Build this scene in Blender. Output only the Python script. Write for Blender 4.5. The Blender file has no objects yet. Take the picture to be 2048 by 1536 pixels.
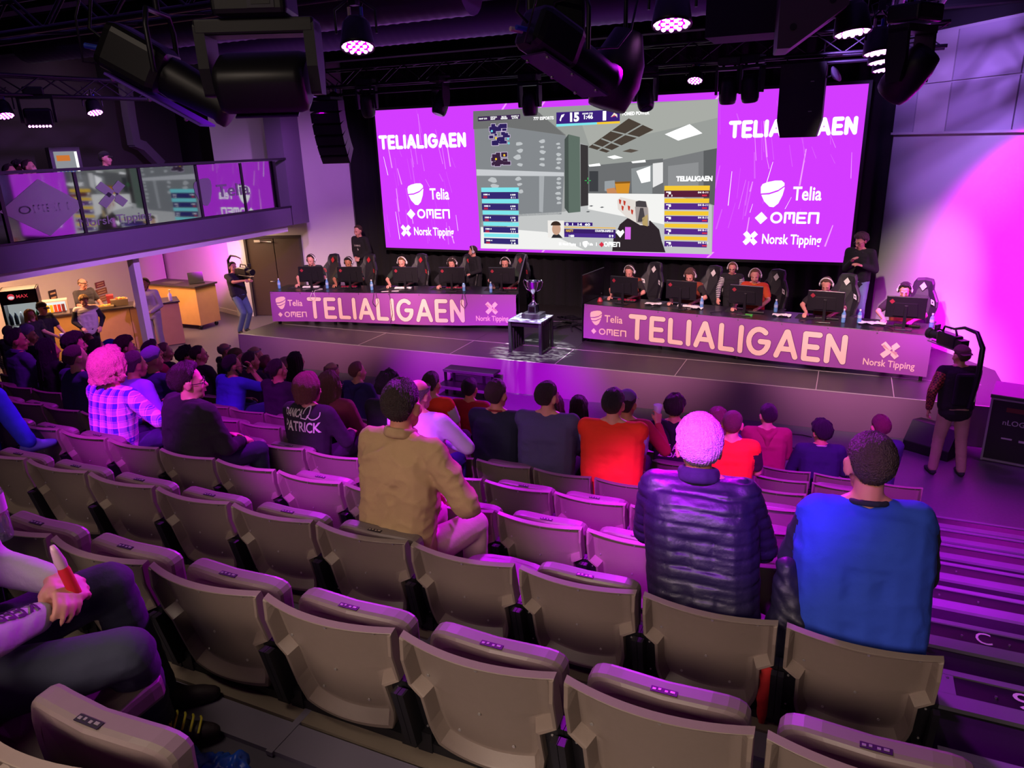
import bpy, bmesh, math, random
import numpy as np
from mathutils import Vector, Matrix, Quaternion, noise
from mathutils.bvhtree import BVHTree

random.seed(7)
SC = bpy.context.scene
COL = SC.collection
PI = math.pi
V = Vector

# ------------------------------------------------------------------ camera
CAM = V((0.0, 0.0, 4.3))
FPX = 1465.0


def cam_axes():
    yaw, pitch, roll = math.radians(24.59), math.radians(18.32), math.radians(-1.84)
    f = V((-math.sin(yaw) * math.cos(pitch), math.cos(yaw) * math.cos(pitch), -math.sin(pitch)))
    r = V((math.cos(yaw), math.sin(yaw), 0))
    u = r.cross(f)
    r2 = r * math.cos(roll) + u * math.sin(roll)
    u2 = u * math.cos(roll) - r * math.sin(roll)
    return r2, u2, f


CR, CU, CF = cam_axes()
cd = bpy.data.cameras.new('camera')
cam = bpy.data.objects.new('camera', cd)
COL.objects.link(cam)
cam.matrix_world = Matrix(((CR.x, CU.x, -CF.x, CAM.x), (CR.y, CU.y, -CF.y, CAM.y), (CR.z, CU.z, -CF.z, CAM.z), (0, 0, 0, 1)))
cd.sensor_width = 36
cd.lens = FPX / 2048 * 36
cd.clip_start = 0.02
SC.camera = cam


# measuring helpers used while laying the hall out: where the sight line of a photo point meets a real plane of the room
def sight(x, y):
    return CR * ((x - 1024) / FPX) + CU * (-(y - 768) / FPX) + CF


def onY(x, y, Y):
    d = sight(x, y)
    return CAM + d * ((Y - CAM.y) / d.y)


def onX(x, y, X):
    d = sight(x, y)
    return CAM + d * ((X - CAM.x) / d.x)


def onZ(x, y, Z):
    d = sight(x, y)
    return CAM + d * ((Z - CAM.z) / d.z)


def onP(x, y, p0, n):
    d = sight(x, y)
    n = V(n)
    return CAM + d * ((V(p0) - CAM).dot(n) / d.dot(n))


def proj(p):
    d = V(p) - CAM
    z = d.dot(CF)
    return 1024 + FPX * d.dot(CR) / z, 768 - FPX * d.dot(CU) / z, z


# ------------------------------------------------------------------ view, world
vs = SC.view_settings
vs.view_transform = 'Standard'
vs.look = 'None'
vs.gamma = 1
vs.use_curve_mapping = False
vs.exposure = 0.0
w = bpy.data.worlds.new('world')
SC.world = w
w.use_nodes = True
w.node_tree.nodes['Background'].inputs[0].default_value = (0.30, 0.16, 0.5, 1)
w.node_tree.nodes['Background'].inputs[1].default_value = 0.0
SC.cycles.max_bounces = 5
SC.cycles.diffuse_bounces = 3
SC.cycles.glossy_bounces = 3
SC.cycles.transmission_bounces = 4
SC.cycles.transparent_max_bounces = 8
SC.cycles.sample_clamp_indirect = 4.0
SC.cycles.caustics_reflective = False
SC.cycles.caustics_refractive = False

MAG = (0.62, 0.0, 1.0)
VIO = (0.30, 0.03, 1.0)
WARM = (1.0, 0.80, 0.62)


def light(name, kind, loc, power, color, target=None, angle=50, blend=0.6, size=0.2, size_y=None):
    d = bpy.data.lights.new(name, kind)
    d.energy = power
    d.color = color
    if kind == 'SPOT':
        d.spot_size = math.radians(angle)
        d.spot_blend = blend
        d.shadow_soft_size = size
    elif kind == 'AREA':
        d.shape = 'RECTANGLE'
        d.size = size
        d.size_y = size_y or size
    else:
        d.shadow_soft_size = size
    o = bpy.data.objects.new(name, d)
    COL.objects.link(o)
    o.location = loc
    if target is not None:
        o.rotation_euler = (V(target) - V(loc)).to_track_quat('-Z', 'Y').to_euler()
    return o


# house light behind the seats, warm and low
light('house_light', 'AREA', (-2.0, -3.2, 6.0), 50, (1.0, 0.78, 0.66), (-1.2, 0.5, 2.2), size=3.0, size_y=0.6).data.spread = math.radians(75)
light('house_light', 'AREA', (0.7, -2.9, 6.0), 22, (1.0, 0.78, 0.66), (-0.2, 0.6, 2.2), size=1.6, size_y=0.6).data.spread = math.radians(75)
# violet ambient fill added under the roof, not real lamps
light('violet_fill', 'AREA', (-5.0, 7.5, 5.9), 45, (0.34, 0.12, 1.0), (-5.0, 7.0, 0), size=12, size_y=7)
light('violet_up_fill', 'AREA', (-5.0, 10.5, 4.9), 40, (0.45, 0.10, 1.0), (-5.0, 9.0, 7), size=12, size_y=3)  # added upward fill that lifts the ceiling and trusses
# magenta back wash, hung over the back rows
for p, t, e, a in (((-3.0, -0.3, 6.1), (-4.9, 4.0, 2.3), 3400, 17), ((-2.0, -0.3, 6.1), (-3.05, 4.0, 2.1), 4200, 14), ((-0.5, -0.3, 6.1), (-0.95, 4.0, 2.1), 5200, 15),
                   ((0.9, 1.6, 6.1), (0.1, 6.6, 0.7), 4200, 32), ((-4.7, 5.7, 5.9), (-5.6, 11.3, 0.25), 6500, 34), ((1.8, 2.0, 6.1), (1.7, 6.5, 0.7), 900, 40)):
    light('wash_light', 'SPOT', p, e, MAG, t, a, 0.7, 0.12)
# magenta front wash from the trusses
for p, t, e, a in (((-3.5, 5.2, 4.85), (-3.0, 3.0, 2.4), 800, 85), ((-1.17, 5.2, 4.85), (-0.9, 2.6, 2.4), 800, 80), ((-9.4, 12.2, 5.0), (-7.4, 6.5, 1.2), 4600, 50),
                   ((-2.4, 12.2, 5.0), (-2.4, 6.0, 1.2), 1800, 55), ((-6.2, 5.0, 5.2), (-6.6, 4.2, 1.9), 420, 95)):
    light('front_wash_light', 'SPOT', p, e, MAG, t, a, 0.8, 0.12)
for p in ((-0.11, 6.6, 4.5), (0.1, 8.2, 4.5), (0.15, 9.5, 4.5), (0.2, 10.6, 4.5)):
    light('side_wash_light', 'SPOT', p, 150, (0.50, 0.0, 1.0), (p[0] + 0.7, p[1] - 0.4, 0), 85, 0.8, 0.12)
# stage key, warm white from the house
for p, t, e in (((-5.6, 6.3, 5.95), (-9.6, 12.9, 1.3), 5200), ((-4.0, 6.3, 5.95), (-7.0, 13.4, 1.3), 4600), ((-2.6, 6.3, 5.95), (-2.9, 12.8, 1.2), 4600), ((-0.7, 7.6, 5.5), (0.3, 12.2, 1.2), 3400)):
    light('stage_key_light', 'SPOT', p, e, (1.0, 0.62, 0.62), t, 34, 0.9, 0.15)
# trophy spot with a rippled pattern
gb = light('trophy_spot', 'SPOT', (-5.0, 11.2, 5.3), 13000, (0.95, 0.97, 1.0), (-5.1, 12.1, 0.6), 20, 0.35, 0.02)
# right wall wash, left wall wash, bar
light('wall_wash_light', 'SPOT', (1.2, 11.7, 5.0), 6200, (0.85, 0.003, 1.0), (2.45, 13.2, 2.1), 76, 1.0, 0.1)
light('wall_wash_light', 'SPOT', (-0.6, 11.4, 5.7), 900, (0.42, 0.20, 1.0), (1.6, 14.6, 4.6), 60, 0.9, 0.1)
light('wall_wash_light', 'SPOT', (-0.8, 10.2, 5.8), 1100, (1.0, 0.82, 0.66), (1.2, 15.0, 1.2), 30, 0.9, 0.1)
light('wall_wash_light', 'SPOT', (-9.6, 12.2, 5.2), 900, (0.66, 0.22, 1.0), (-12.6, 15.5, 3.0), 60, 0.9, 0.1)
light('bar_light', 'AREA', (-15.6, 9.9, 2.36), 210, (1.0, 0.50, 0.24), (-15.9, 10.1, 0), size=1.2, size_y=2.6)
light('bar_light', 'AREA', (-15.0, 12.4, 2.36), 150, (1.0, 0.54, 0.27), (-15.2, 12.7, 0), size=1.2, size_y=1.2)
light('bar_light', 'AREA', (-13.9, 14.0, 2.36), 60, (1.0, 0.66, 0.38), (-14.0, 14.2, 0), size=0.7, size_y=0.7)
light('alcove_light', 'SPOT', (-13.6, 12.9, 2.3), 1300, (0.9, 0.0, 1.0), (-16.2, 15.3, 1.5), 46, 0.9, 0.1)
light('balcony_fill', 'AREA', (-14.8, 11.5, 5.9), 45, (0.8, 0.5, 0.8), (-15.4, 12.5, 3), size=2.5, size_y=6)  # unseen fill added to brighten the back of the balcony
# lens pattern of the trophy spot
gb.data.use_nodes = True
gt_ = gb.data.node_tree
tc_ = gt_.nodes.new('ShaderNodeTexCoord')
mp_ = gt_.nodes.new('ShaderNodeMapping')
mp_.inputs['Scale'].default_value = (26, 60, 10)
nz_ = gt_.nodes.new('ShaderNodeTexNoise')
nz_.inputs['Scale'].default_value = 1.0
nz_.inputs['Distortion'].default_value = 1.5
rp_ = gt_.nodes.new('ShaderNodeValToRGB')
rp_.color_ramp.elements[0].position = 0.46
rp_.color_ramp.elements[1].position = 0.62
gt_.links.new(tc_.outputs['Normal'], mp_.inputs[0])
gt_.links.new(mp_.outputs[0], nz_.inputs['Vector'])
gt_.links.new(nz_.outputs['Fac'], rp_.inputs[0])
gt_.links.new(rp_.outputs[0], gt_.nodes['Emission'].inputs['Strength'])
light('house_light', 'AREA', (-2.4, 0.6, 6.2), 22, (1.0, 0.80, 0.66), (-2.2, 1.1, 2.5), size=1.5, size_y=0.5)  # extra overhead fill added to brighten the lower left seats
light('violet_wall_light', 'SPOT', (-7.0, 8.5, 5.7), 2600, (0.55, 0.2, 1.0), (-12.3, 10.6, 2.6), 70, 0.9, 0.1)
light('violet_back_light', 'SPOT', (-0.3, -0.4, 6.1), 1900, (0.40, 0.0, 1.0), (-0.30, 2.75, 3.1), 15, 0.8, 0.1)
light('wash_light', 'SPOT', (-3.4, 5.6, 5.9), 3200, MAG, (-4.3, 9.7, 0.0), 30, 0.8, 0.1)
light('wash_light', 'SPOT', (-0.7, 1.2, 6.1), 700, MAG, (-0.42, 2.85, 3.36), 8, 0.8, 0.05)  # added pin spot that tints the white hair pink, not part of the wash
light('fridge_lamp', 'AREA', (-14.83, 8.98, 1.60), 6, (0.9, 0.95, 1.0), (-14.83, 8.98, 0), size=0.4, size_y=0.2)


# ------------------------------------------------------------------ materials
def lin(h):
    h = h.lstrip('#')
    c = [int(h[i:i + 2], 16) / 255 for i in (0, 2, 4)]
    return tuple(x / 12.92 if x <= 0.04045 else ((x + 0.055) / 1.055) ** 2.4 for x in c)


MATS = {}


def mat(name, hexc, rough=0.6, metal=0.0, emit=0.0, var=0.0, vscale=8.0, bump=0.0, bscale=40.0, spec=0.5, ecol=None):
    if name in MATS:
        return MATS[name]
    m = bpy.data.materials.new(name)
    m.use_nodes = True
    nt = m.node_tree
    b = nt.nodes['Principled BSDF']
    c = lin(hexc)
    b.inputs['Base Color'].default_value = (*c, 1)
    b.inputs['Roughness'].default_value = rough
    b.inputs['Metallic'].default_value = metal
    b.inputs['Specular IOR Level'].default_value = spec
    if emit:
        b.inputs['Emission Color'].default_value = (*(lin(ecol) if ecol else c), 1)
        b.inputs['Emission Strength'].default_value = emit
    if var or bump:
        tc = nt.nodes.new('ShaderNodeTexCoord')
    if var:
        n = nt.nodes.new('ShaderNodeTexNoise')
        n.inputs['Scale'].default_value = vscale
        n.inputs['Detail'].default_value = 4
        nt.links.new(tc.outputs['Object'], n.inputs['Vector'])
        r = nt.nodes.new('ShaderNodeMix')
        r.data_type = 'RGBA'
        r.inputs[6].default_value = (*[max(0, x * (1 - var)) for x in c], 1)
        r.inputs[7].default_value = (*[min(1, x * (1 + var)) for x in c], 1)
        nt.links.new(n.outputs['Fac'], r.inputs[0])
        nt.links.new(r.outputs[2], b.inputs['Base Color'])
    if bump:
        n2 = nt.nodes.new('ShaderNodeTexNoise')
        n2.inputs['Scale'].default_value = bscale
        n2.inputs['Detail'].default_value = 3
        nt.links.new(tc.outputs['Object'], n2.inputs['Vector'])
        bp = nt.nodes.new('ShaderNodeBump')
        bp.inputs['Strength'].default_value = bump
        bp.inputs['Distance'].default_value = 0.02
        nt.links.new(n2.outputs['Fac'], bp.inputs['Height'])
        nt.links.new(bp.outputs['Normal'], b.inputs['Normal'])
    MATS[name] = m
    return m


def glow(name, hexc, s=1.0):
    if name in MATS:
        return MATS[name]
    m = bpy.data.materials.new(name)
    m.use_nodes = True
    nt = m.node_tree
    nt.nodes.remove(nt.nodes['Principled BSDF'])
    e = nt.nodes.new('ShaderNodeEmission')
    e.inputs[0].default_value = (*lin(hexc), 1)
    e.inputs[1].default_value = s
    nt.links.new(e.outputs[0], nt.nodes['Material Output'].inputs[0])
    MATS[name] = m
    return m


def pane_mat(name, tint, fac, rough=0.04, frost=0.0):
    """thin glazing: part see-through, part mirror, optionally frosted"""
    if name in MATS:
        return MATS[name]
    m = bpy.data.materials.new(name)
    m.use_nodes = True
    nt = m.node_tree
    nt.nodes.remove(nt.nodes['Principled BSDF'])
    t = nt.nodes.new('ShaderNodeBsdfTransparent')
    t.inputs[0].default_value = (*lin(tint), 1)
    g = nt.nodes.new('ShaderNodeBsdfGlossy')
    g.inputs['Roughness'].default_value = rough
    g.inputs['Color'].default_value = (0.95, 0.95, 1, 1)
    mx = nt.nodes.new('ShaderNodeMixShader')
    mx.inputs[0].default_value = fac
    nt.links.new(t.outputs[0], mx.inputs[1])
    nt.links.new(g.outputs[0], mx.inputs[2])
    last = mx
    if frost:
        d = nt.nodes.new('ShaderNodeBsdfDiffuse')
        d.inputs[0].default_value = (0.6, 0.6, 0.62, 1)
        m2 = nt.nodes.new('ShaderNodeMixShader')
        m2.inputs[0].default_value = frost
        nt.links.new(mx.outputs[0], m2.inputs[1])
        nt.links.new(d.outputs[0], m2.inputs[2])
        last = m2
    nt.links.new(last.outputs[0], nt.nodes['Material Output'].inputs[0])
    MATS[name] = m
    return m


# ------------------------------------------------------------------ mesh builder
def basis(d, up=(0, 0, 1)):
    d = V(d).normalized()
    up = V(up)
    if abs(d.dot(up.normalized())) > 0.98:
        up = V((0, 1, 0)) if abs(d.y) < 0.9 else V((1, 0, 0))
    x = up.cross(d).normalized()
    y = d.cross(x).normalized()
    return x, y, d


class MB:
    def __init__(s):
        s.v, s.f, s.m, s.mats = [], [], [], []
        s.M = Matrix.Identity(4)
        s.sm = []

    def mi(s, m):
        if m not in s.mats:
            s.mats.append(m)
        return s.mats.index(m)

    def add(s, vs, fs, m, smooth=False):
        o = len(s.v)
        M = s.M
        s.v += [tuple(M @ V(p)) for p in vs]
        i = s.mi(m)
        for f in fs:
            s.f.append([o + k for k in f])
            s.m.append(i)
            s.sm.append(smooth)
        return s

    def box(s, c, size, m, rot=None, taper=1.0):
        hx, hy, hz = size[0] / 2, size[1] / 2, size[2] / 2
        R = rot if rot is not None else Matrix.Identity(3)
        c = V(c)
        p = [c + R @ V((x * hx * (taper if z > 0 else 1), y * hy * (taper if z > 0 else 1), z * hz)) for z in (-1, 1) for y in (-1, 1) for x in (-1, 1)]
        return s.add(p, [(0, 2, 3, 1), (4, 5, 7, 6), (0, 1, 5, 4), (2, 6, 7, 3), (0, 4, 6, 2), (1, 3, 7, 5)], m)

    def rbox(s, c, size, m, r=0.02, rot=None, n=3):
        """box with rounded vertical edges and softened top and bottom rims"""
        hx, hy, hz = size[0] / 2, size[1] / 2, size[2] / 2
        r = min(r, hx * .99, hy * .99, hz * .99)
        R = rot if rot is not None else Matrix.Identity(3)
        rings = []
        for z, k in [(-hz, 1.0)] + [(-hz + r * (1 - math.cos(a)), 1 - math.sin(a)) for a in (PI / 4, PI / 2)] + [(hz - r * (1 - math.cos(a)), 1 - math.sin(a)) for a in (PI / 2, PI / 4)] + [(hz, 1.0)]:
            ring = []
            ins = r * k
            for cx, cy, a0 in ((hx - r, hy - r, 0), (-hx + r, hy - r, PI / 2), (-hx + r, -hy + r, PI), (hx - r, -hy + r, 3 * PI / 2)):
                for i in range(n + 1):
                    a = a0 + PI / 2 * i / n
                    rr = max(r - ins, 0.0005)
                    ring.append(V(c) + R @ V((cx + rr * math.cos(a), cy + rr * math.sin(a), z)))
            rings.append(ring)
        return s.rings(rings, m, cap=True, smooth=False)

    def rings(s, rings, m, cap=True, smooth=True, close=True):
        n = len(rings[0])
        vs = [p for r in rings for p in r]
        fs = []
        for i in range(len(rings) - 1):
            for j in range(n if close else n - 1):
                a, b = i * n + j, i * n + (j + 1) % n
                fs.append((a, b, b + n, a + n))
        s.add(vs, fs, m, smooth)
        if cap:
            s.add(rings[0], [tuple(range(n))[::-1]], m)
            s.add(rings[-1], [tuple(range(n))], m)
        return s

    def cyl(s, p0, p1, r0, m, r1=None, n=12, cap=True):
        r1 = r0 if r1 is None else r1
        x, y, d = basis(V(p1) - V(p0))
        rs = []
        for p, r in ((p0, r0), (p1, r1)):
            rs.append([V(p) + (x * math.cos(2 * PI * i / n) + y * math.sin(2 * PI * i / n)) * r for i in range(n)])
        return s.rings(rs, m, cap)

    def tube(s, pts, r, m, n=8, cap=True):
        pts = [V(p) for p in pts]
        rs = []
        x = None
        for i, p in enumerate(pts):
            d = (pts[min(i + 1, len(pts) - 1)] - pts[max(i - 1, 0)])
            if d.length < 1e-7:
                d = V((0, 0, 1))
            d.normalize()
            if x is None:
                x, y, _ = basis(d)
            else:
                x = (x - d * x.dot(d)).normalized()
                y = d.cross(x)
            rr = r[i] if isinstance(r, (list, tuple)) else r
            rs.append([p + (x * math.cos(2 * PI * k / n) + y * math.sin(2 * PI * k / n)) * rr for k in range(n)])
        return s.rings(rs, m, cap)

    def lathe(s, prof, c, m, n=20, axis=(0, 0, 1), cap=False):
        x, y, d = basis(axis)
        rs = [[V(c) + d * z + (x * math.cos(2 * PI * i / n) + y * math.sin(2 * PI * i / n)) * max(r, 1e-4) for i in range(n)] for r, z in prof]
        return s.rings(rs, m, cap)

    def ell(s, c, rad, m, R=None, n=14, k=9):
        R = R if R is not None else Matrix.Identity(3)
        rs = []
        for i in range(k + 1):
            t = PI * i / k
            st = max(math.sin(t), 1e-3)
            rs.append([V(c) + R @ V((rad[0] * st * math.cos(2 * PI * j / n), rad[1] * st * math.sin(2 * PI * j / n), -rad[2] * math.cos(t))) for j in range(n)])
        return s.rings(rs, m, cap=False)

    def poly(s, pts, m):
        return s.add(pts, [tuple(range(len(pts)))], m)

    def prism(s, pts, d, m, m_side=None):
        """flat outline pts (3D) pushed along vector d"""
        n = len(pts)
        a = [V(p) for p in pts]
        b = [p + V(d) for p in a]
        s.add(a + b, [tuple(range(n))[::-1], tuple(range(n, 2 * n))], m)
        s.add(a + b, [(i, (i + 1) % n, (i + 1) % n + n, i + n) for i in range(n)], m_side or m)
        return s

    def grid(s, fn, nu, nv, m, smooth=True):
        vs = [fn(i / nu, j / nv) for j in range(nv + 1) for i in range(nu + 1)]
        fs = [(j * (nu + 1) + i, j * (nu + 1) + i + 1, (j + 1) * (nu + 1) + i + 1, (j + 1) * (nu + 1) + i) for j in range(nv) for i in range(nu)]
        return s.add(vs, fs, m, smooth)

    def mesh(s, name):
        me = bpy.data.meshes.new(name)
        me.from_pydata(s.v, [], s.f)
        for m in s.mats:
            me.materials.append(m)
        me.polygons.foreach_set('material_index', s.m)
        me.polygons.foreach_set('use_smooth', s.sm)
        me.update()
        return me

    def build(s, name, parent=None, bevel=0.0, recalc=True):
        me = s.mesh(name)
        if recalc:
            bm = bmesh.new()
            bm.from_mesh(me)
            bmesh.ops.recalc_face_normals(bm, faces=bm.faces)
            bm.to_mesh(me)
            bm.free()
        o = bpy.data.objects.new(name, me)
        COL.objects.link(o)
        if parent:
            o.parent = parent
        if bevel:
            b = o.modifiers.new('edge', 'BEVEL')
            b.width = bevel
            b.segments = 2
            b.limit_method = 'ANGLE'
        return o


def tag(o, label=None, cat=None, group=None, kind=None):
    if label:
        o['label'] = label
    if cat:
        o['category'] = cat
    if group:
        o['group'] = group
    if kind:
        o['kind'] = kind
    return o


def thing(name, label, cat, loc=(0, 0, 0), rz=0.0, group=None):
    o = bpy.data.objects.new(name, None)
    o.empty_display_size = 0.1
    COL.objects.link(o)
    o.location = loc
    o.rotation_euler = (0, 0, rz)
    return tag(o, label, cat, group)


def struct(mb, name, label, cat, bevel=0.0):
    return tag(mb.build(name, bevel=bevel), label, cat, kind='structure')


def dup(root, loc, rz=None, label=None):
    r = root.copy()
    COL.objects.link(r)
    r.location = loc
    if rz is not None:
        r.rotation_euler = (0, 0, rz)
    if label:
        r['label'] = label
    for ch in KIDS(root):
        c = ch.copy()
        COL.objects.link(c)
        c.parent = r
        for g in KIDS(ch):
            e = g.copy()
            COL.objects.link(e)
            e.parent = c
    return r


def KIDS(o):
    return [c for c in COL.objects if c.parent == o] if False else list(o.children)


def Rz(a):
    return Matrix.Rotation(a, 3, 'Z')


def Rx(a):
    return Matrix.Rotation(a, 3, 'X')


def Ry(a):
    return Matrix.Rotation(a, 3, 'Y')


ORD = ['first', 'second', 'third', 'fourth', 'fifth', 'sixth', 'seventh', 'eighth', 'ninth', 'tenth', 'eleventh', 'twelfth', 'thirteenth',
       'fourteenth', 'fifteenth', 'sixteenth', 'seventeenth', 'eighteenth', 'nineteenth', 'twentieth', 'twenty-first', 'twenty-second', 'twenty-third', 'twenty-fourth']


# ------------------------------------------------------------------ lettering
def arc(cx, cy, rx, ry, a0, a1, n=10):
    return [(cx + rx * math.cos(math.radians(a0 + (a1 - a0) * i / n)), cy + ry * math.sin(math.radians(a0 + (a1 - a0) * i / n))) for i in range(n + 1)]


# round-ended stroke alphabet: width, list of polylines, cap height 1
STROKES = {
    'T': (0.80, [[(0, 1), (0.70, 1)], [(0.35, 1), (0.35, 0)]]),
    'E': (0.66, [[(0.55, 1), (0, 1), (0, 0), (0.55, 0)], [(0, 0.5), (0.48, 0.5)]]),
    'L': (0.60, [[(0, 1), (0, 0), (0.52, 0)]]),
    'I': (0.26, [[(0, 1), (0, 0)]]),
    'A': (0.86, [[(0, 0), (0.37, 1), (0.41, 1), (0.78, 0)], [(0.16, 0.3), (0.62, 0.3)]]),
    'G': (0.92, [arc(0.42, 0.5, 0.42, 0.5, 50, 360, 16) + [(0.50, 0.5)]]),
    'N': (0.80, [[(0, 0), (0, 1), (0.62, 0), (0.62, 1)]]),
    'O': (1.0, [arc(0.42, 0.5, 0.42, 0.5, 0, 360, 20)]),
    'M': (1.02, [[(0, 0), (0, 1), (0.40, 0.62), (0.80, 1), (0.80, 0)]]),
    'e': (0.62, [[(0.02, 0.36), (0.46, 0.36)] + arc(0.24, 0.34, 0.24, 0.34, 5, 320, 12)]),
    'l': (0.28, [[(0, 1), (0, 0.12), (0.08, 0)]]),
    'i': (0.24, [[(0, 0.66), (0, 0)], [(0, 0.95), (0, 0.96)]]),
    'a': (0.60, [arc(0.23, 0.33, 0.23, 0.33, 20, 340, 12), [(0.46, 0.66), (0.46, 0)]]),
}
# angular thin caps used by the diamond-mark logo
THIN = {
    'O': (1.15, [arc(0.40, 0.5, 0.42, 0.5, 0, 360, 20)]),
    'M': (1.05, [[(0, 0), (0, 1)], [(0, 1), (0.74, 1), (0.74, 0)], [(0.37, 1), (0.37, 0.42)]]),
    'E': (0.98, [[(0.68, 1), (0, 1), (0, 0), (0.68, 0)], [(0, 0.5), (0.58, 0.5)]]),
    'N': (0.8, [[(0, 0), (0, 1), (0.72, 1), (0.72, 0)]]),
}


def ribbon(pts, hw, n=8, caps=True, step=None):
    """2D polygons of a round-ended stroke"""
    out = []
    if step:
        q = [pts[0]]
        for a, b in zip(pts, pts[1:]):
            L = math.hypot(b[0] - a[0], b[1] - a[1])
            k = max(1, int(L / step))
            q += [(a[0] + (b[0] - a[0]) * i / k, a[1] + (b[1] - a[1]) * i / k) for i in range(1, k + 1)]
    else:
        q = pts
    for a, b in zip(q, q[1:]):
        dx, dy = b[0] - a[0], b[1] - a[1]
        L = math.hypot(dx, dy) or 1
        nx, ny = -dy / L * hw, dx / L * hw
        out.append([(a[0] - nx, a[1] - ny), (b[0] - nx, b[1] - ny), (b[0] + nx, b[1] + ny), (a[0] + nx, a[1] + ny)])
    if caps:
        for p in pts:
            out.append([(p[0] + hw * math.cos(2 * PI * i / 12), p[1] + hw * math.sin(2 * PI * i / 12)) for i in range(12)])
    return out


def word(txt, x, y, h, hw, table=STROKES, gap=1.0, step=None, caps=True, fit=None):
    """stroke lettering -> 2D polygons; fit = total width"""
    if table is STROKES:
        table = {c: (max(p[0] for q in s_ for p in q) + 0.36, s_) for c, (w_, s_) in table.items()}
    W = sum(table[c][0] for c in txt)
    last = txt[-1]
    W -= table[last][0] - max(p[0] for s in table[last][1] for p in s)
    k = gap if fit is None else fit / (W * h)
    out = []
    for c in txt:
        wd, st = table[c]
        for s in st:
            out += ribbon([(x + p[0] * h * (k if fit else 1), y + p[1] * h) for p in s], hw, caps=caps, step=step)
        x += wd * h * k
    return out


_txt = {}


def text_polys(body, size=1.0, bold=0.0, align='LEFT'):
    """outline-font lettering -> 2D vertices, faces"""
    key = (body, bold, align)
    if key not in _txt:
        cu = bpy.data.curves.new('t', 'FONT')
        cu.body = body
        cu.size = 1
        cu.offset = bold
        cu.align_x = align
        cu.resolution_u = 3
        o = bpy.data.objects.new('t', cu)
        COL.objects.link(o)
        dg = bpy.context.evaluated_depsgraph_get()
        me = bpy.data.meshes.new_from_object(o.evaluated_get(dg))
        _txt[key] = ([(v.co.x, v.co.y) for v in me.vertices], [tuple(p.vertices) for p in me.polygons])
        bpy.data.objects.remove(o)
        bpy.data.curves.remove(cu)
        bpy.data.meshes.remove(me)
    vs, fs = _txt[key]
    return [(a * size, b * size) for a, b in vs], fs


def put2d(mb, polys, f, m):
    for p in polys:
        mb.poly([f(*q) for q in p], m)


def puttext(mb, body, x, y, size, f, m, bold=0.0, align='LEFT', fit=None):
    vs, fs = text_polys(body, size, bold, align)
    k = 1.0
    if fit and vs:
        k = fit / (max(v[0] for v in vs) - min(v[0] for v in vs))
    mb.add([f(x + a * k, y + b) for a, b in vs], fs, m)


def oval(cx, cy, rx, ry, n=20, rot=0.0):
    c, s = math.cos(rot), math.sin(rot)
    return [(cx + rx * math.cos(2 * PI * i / n) * c - ry * math.sin(2 * PI * i / n) * s, cy + rx * math.cos(2 * PI * i / n) * s + ry * math.sin(2 * PI * i / n) * c) for i in range(n)]


def pebble(cx, cy, s):
    """rounded drop mark with slits: outline polygon pieces (light) and slits (dark)"""
    body = [(cx + s * a, cy + s * b) for a, b in ((-0.46, 0.30), (-0.40, 0.42), (-0.2, 0.5), (0.1, 0.56), (0.36, 0.56), (0.48, 0.46), (0.5, 0.25), (0.44, -0.05), (0.30, -0.38), (0.12, -0.54), (-0.05, -0.52), (-0.28, -0.30), (-0.44, 0.02))]
    slit1 = [(cx + s * a, cy + s * b) for a, b in ((-0.46, 0.03), (-0.1, 0.06), (0.25, 0.18), (0.5, 0.36), (0.5, 0.30), (0.25, 0.11), (-0.1, -0.01), (-0.46, -0.03))]
    slit2 = [(cx + s * a, cy + s * b) for a, b in ((-0.36, -0.20), (0.0, -0.17), (0.28, -0.05), (0.46, 0.06), (0.45, 0.0), (0.28, -0.11), (0.0, -0.24), (-0.34, -0.25))]
    return [body], [slit1, slit2]


def cross_mark(cx, cy, s, w=0.17):
    """four-armed folded ribbon cross"""
    out = []
    for a in (45, 135, 225, 315):
        c, d = math.cos(math.radians(a)), math.sin(math.radians(a))
        def q(u, v):
            return (cx + (u * c - v * d) * s, cy + (u * d + v * c) * s)
        if a in (135, 225):
            out.append([q(0.0, -w), q(0.62, -w), q(0.62, w), q(0.0, w)])
        else:
            out.append([q(0.08, -w), q(0.62, -w), q(0.62, w), q(0.24, w)] if a == 45 else [q(0.24, -w), q(0.62, -w), q(0.62, w), q(0.08, w)])
    return out


def diamond(cx, cy, s):
    return [[(cx - s, cy), (cx, cy - s), (cx + s, cy), (cx, cy + s)]]

# ================================================================== the hall
ROW0, PITCH, RISE = 2.31, 0.84, 0.277


def rowY(k):
    return ROW0 + PITCH * k


def rowZ(k):
    return max(0.0, RISE * (7 - k))


carpet = mat('grey seating floor', '#4a4452', 0.6, var=0.15, vscale=30)
dark_carpet = mat('black step carpet', '#16131b', 0.95, var=0.25, vscale=60)
M_floor = mat('grey hall floor', '#564f5c', 0.55, var=0.18, vscale=30, bump=0.05, bscale=120)
M_nose = mat('grey step edging', '#6f6878', 0.5, var=0.1)
M_tan = mat('tan step strip', '#75695a', 0.6)
M_black = mat('black metal', '#121015', 0.45)
M_blackmatt = mat('matt black cloth', '#0d0b12', 0.95, bump=0.2, bscale=14)
M_wall = mat('white painted wall', '#c9c4c6', 0.75, var=0.04, vscale=2)
M_dark = mat('dark painted wall', '#3a3338', 0.85, var=0.1, vscale=1.5)
M_ceil = mat('black ceiling', '#17141c', 0.9, var=0.3, vscale=2)
M_white = mat('white paint', '#d8d4d0', 0.6)
M_alu = mat('aluminium', '#a9a7ad', 0.35, 0.9)
M_steel = mat('dark steel', '#3a3840', 0.4, 0.7)

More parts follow.
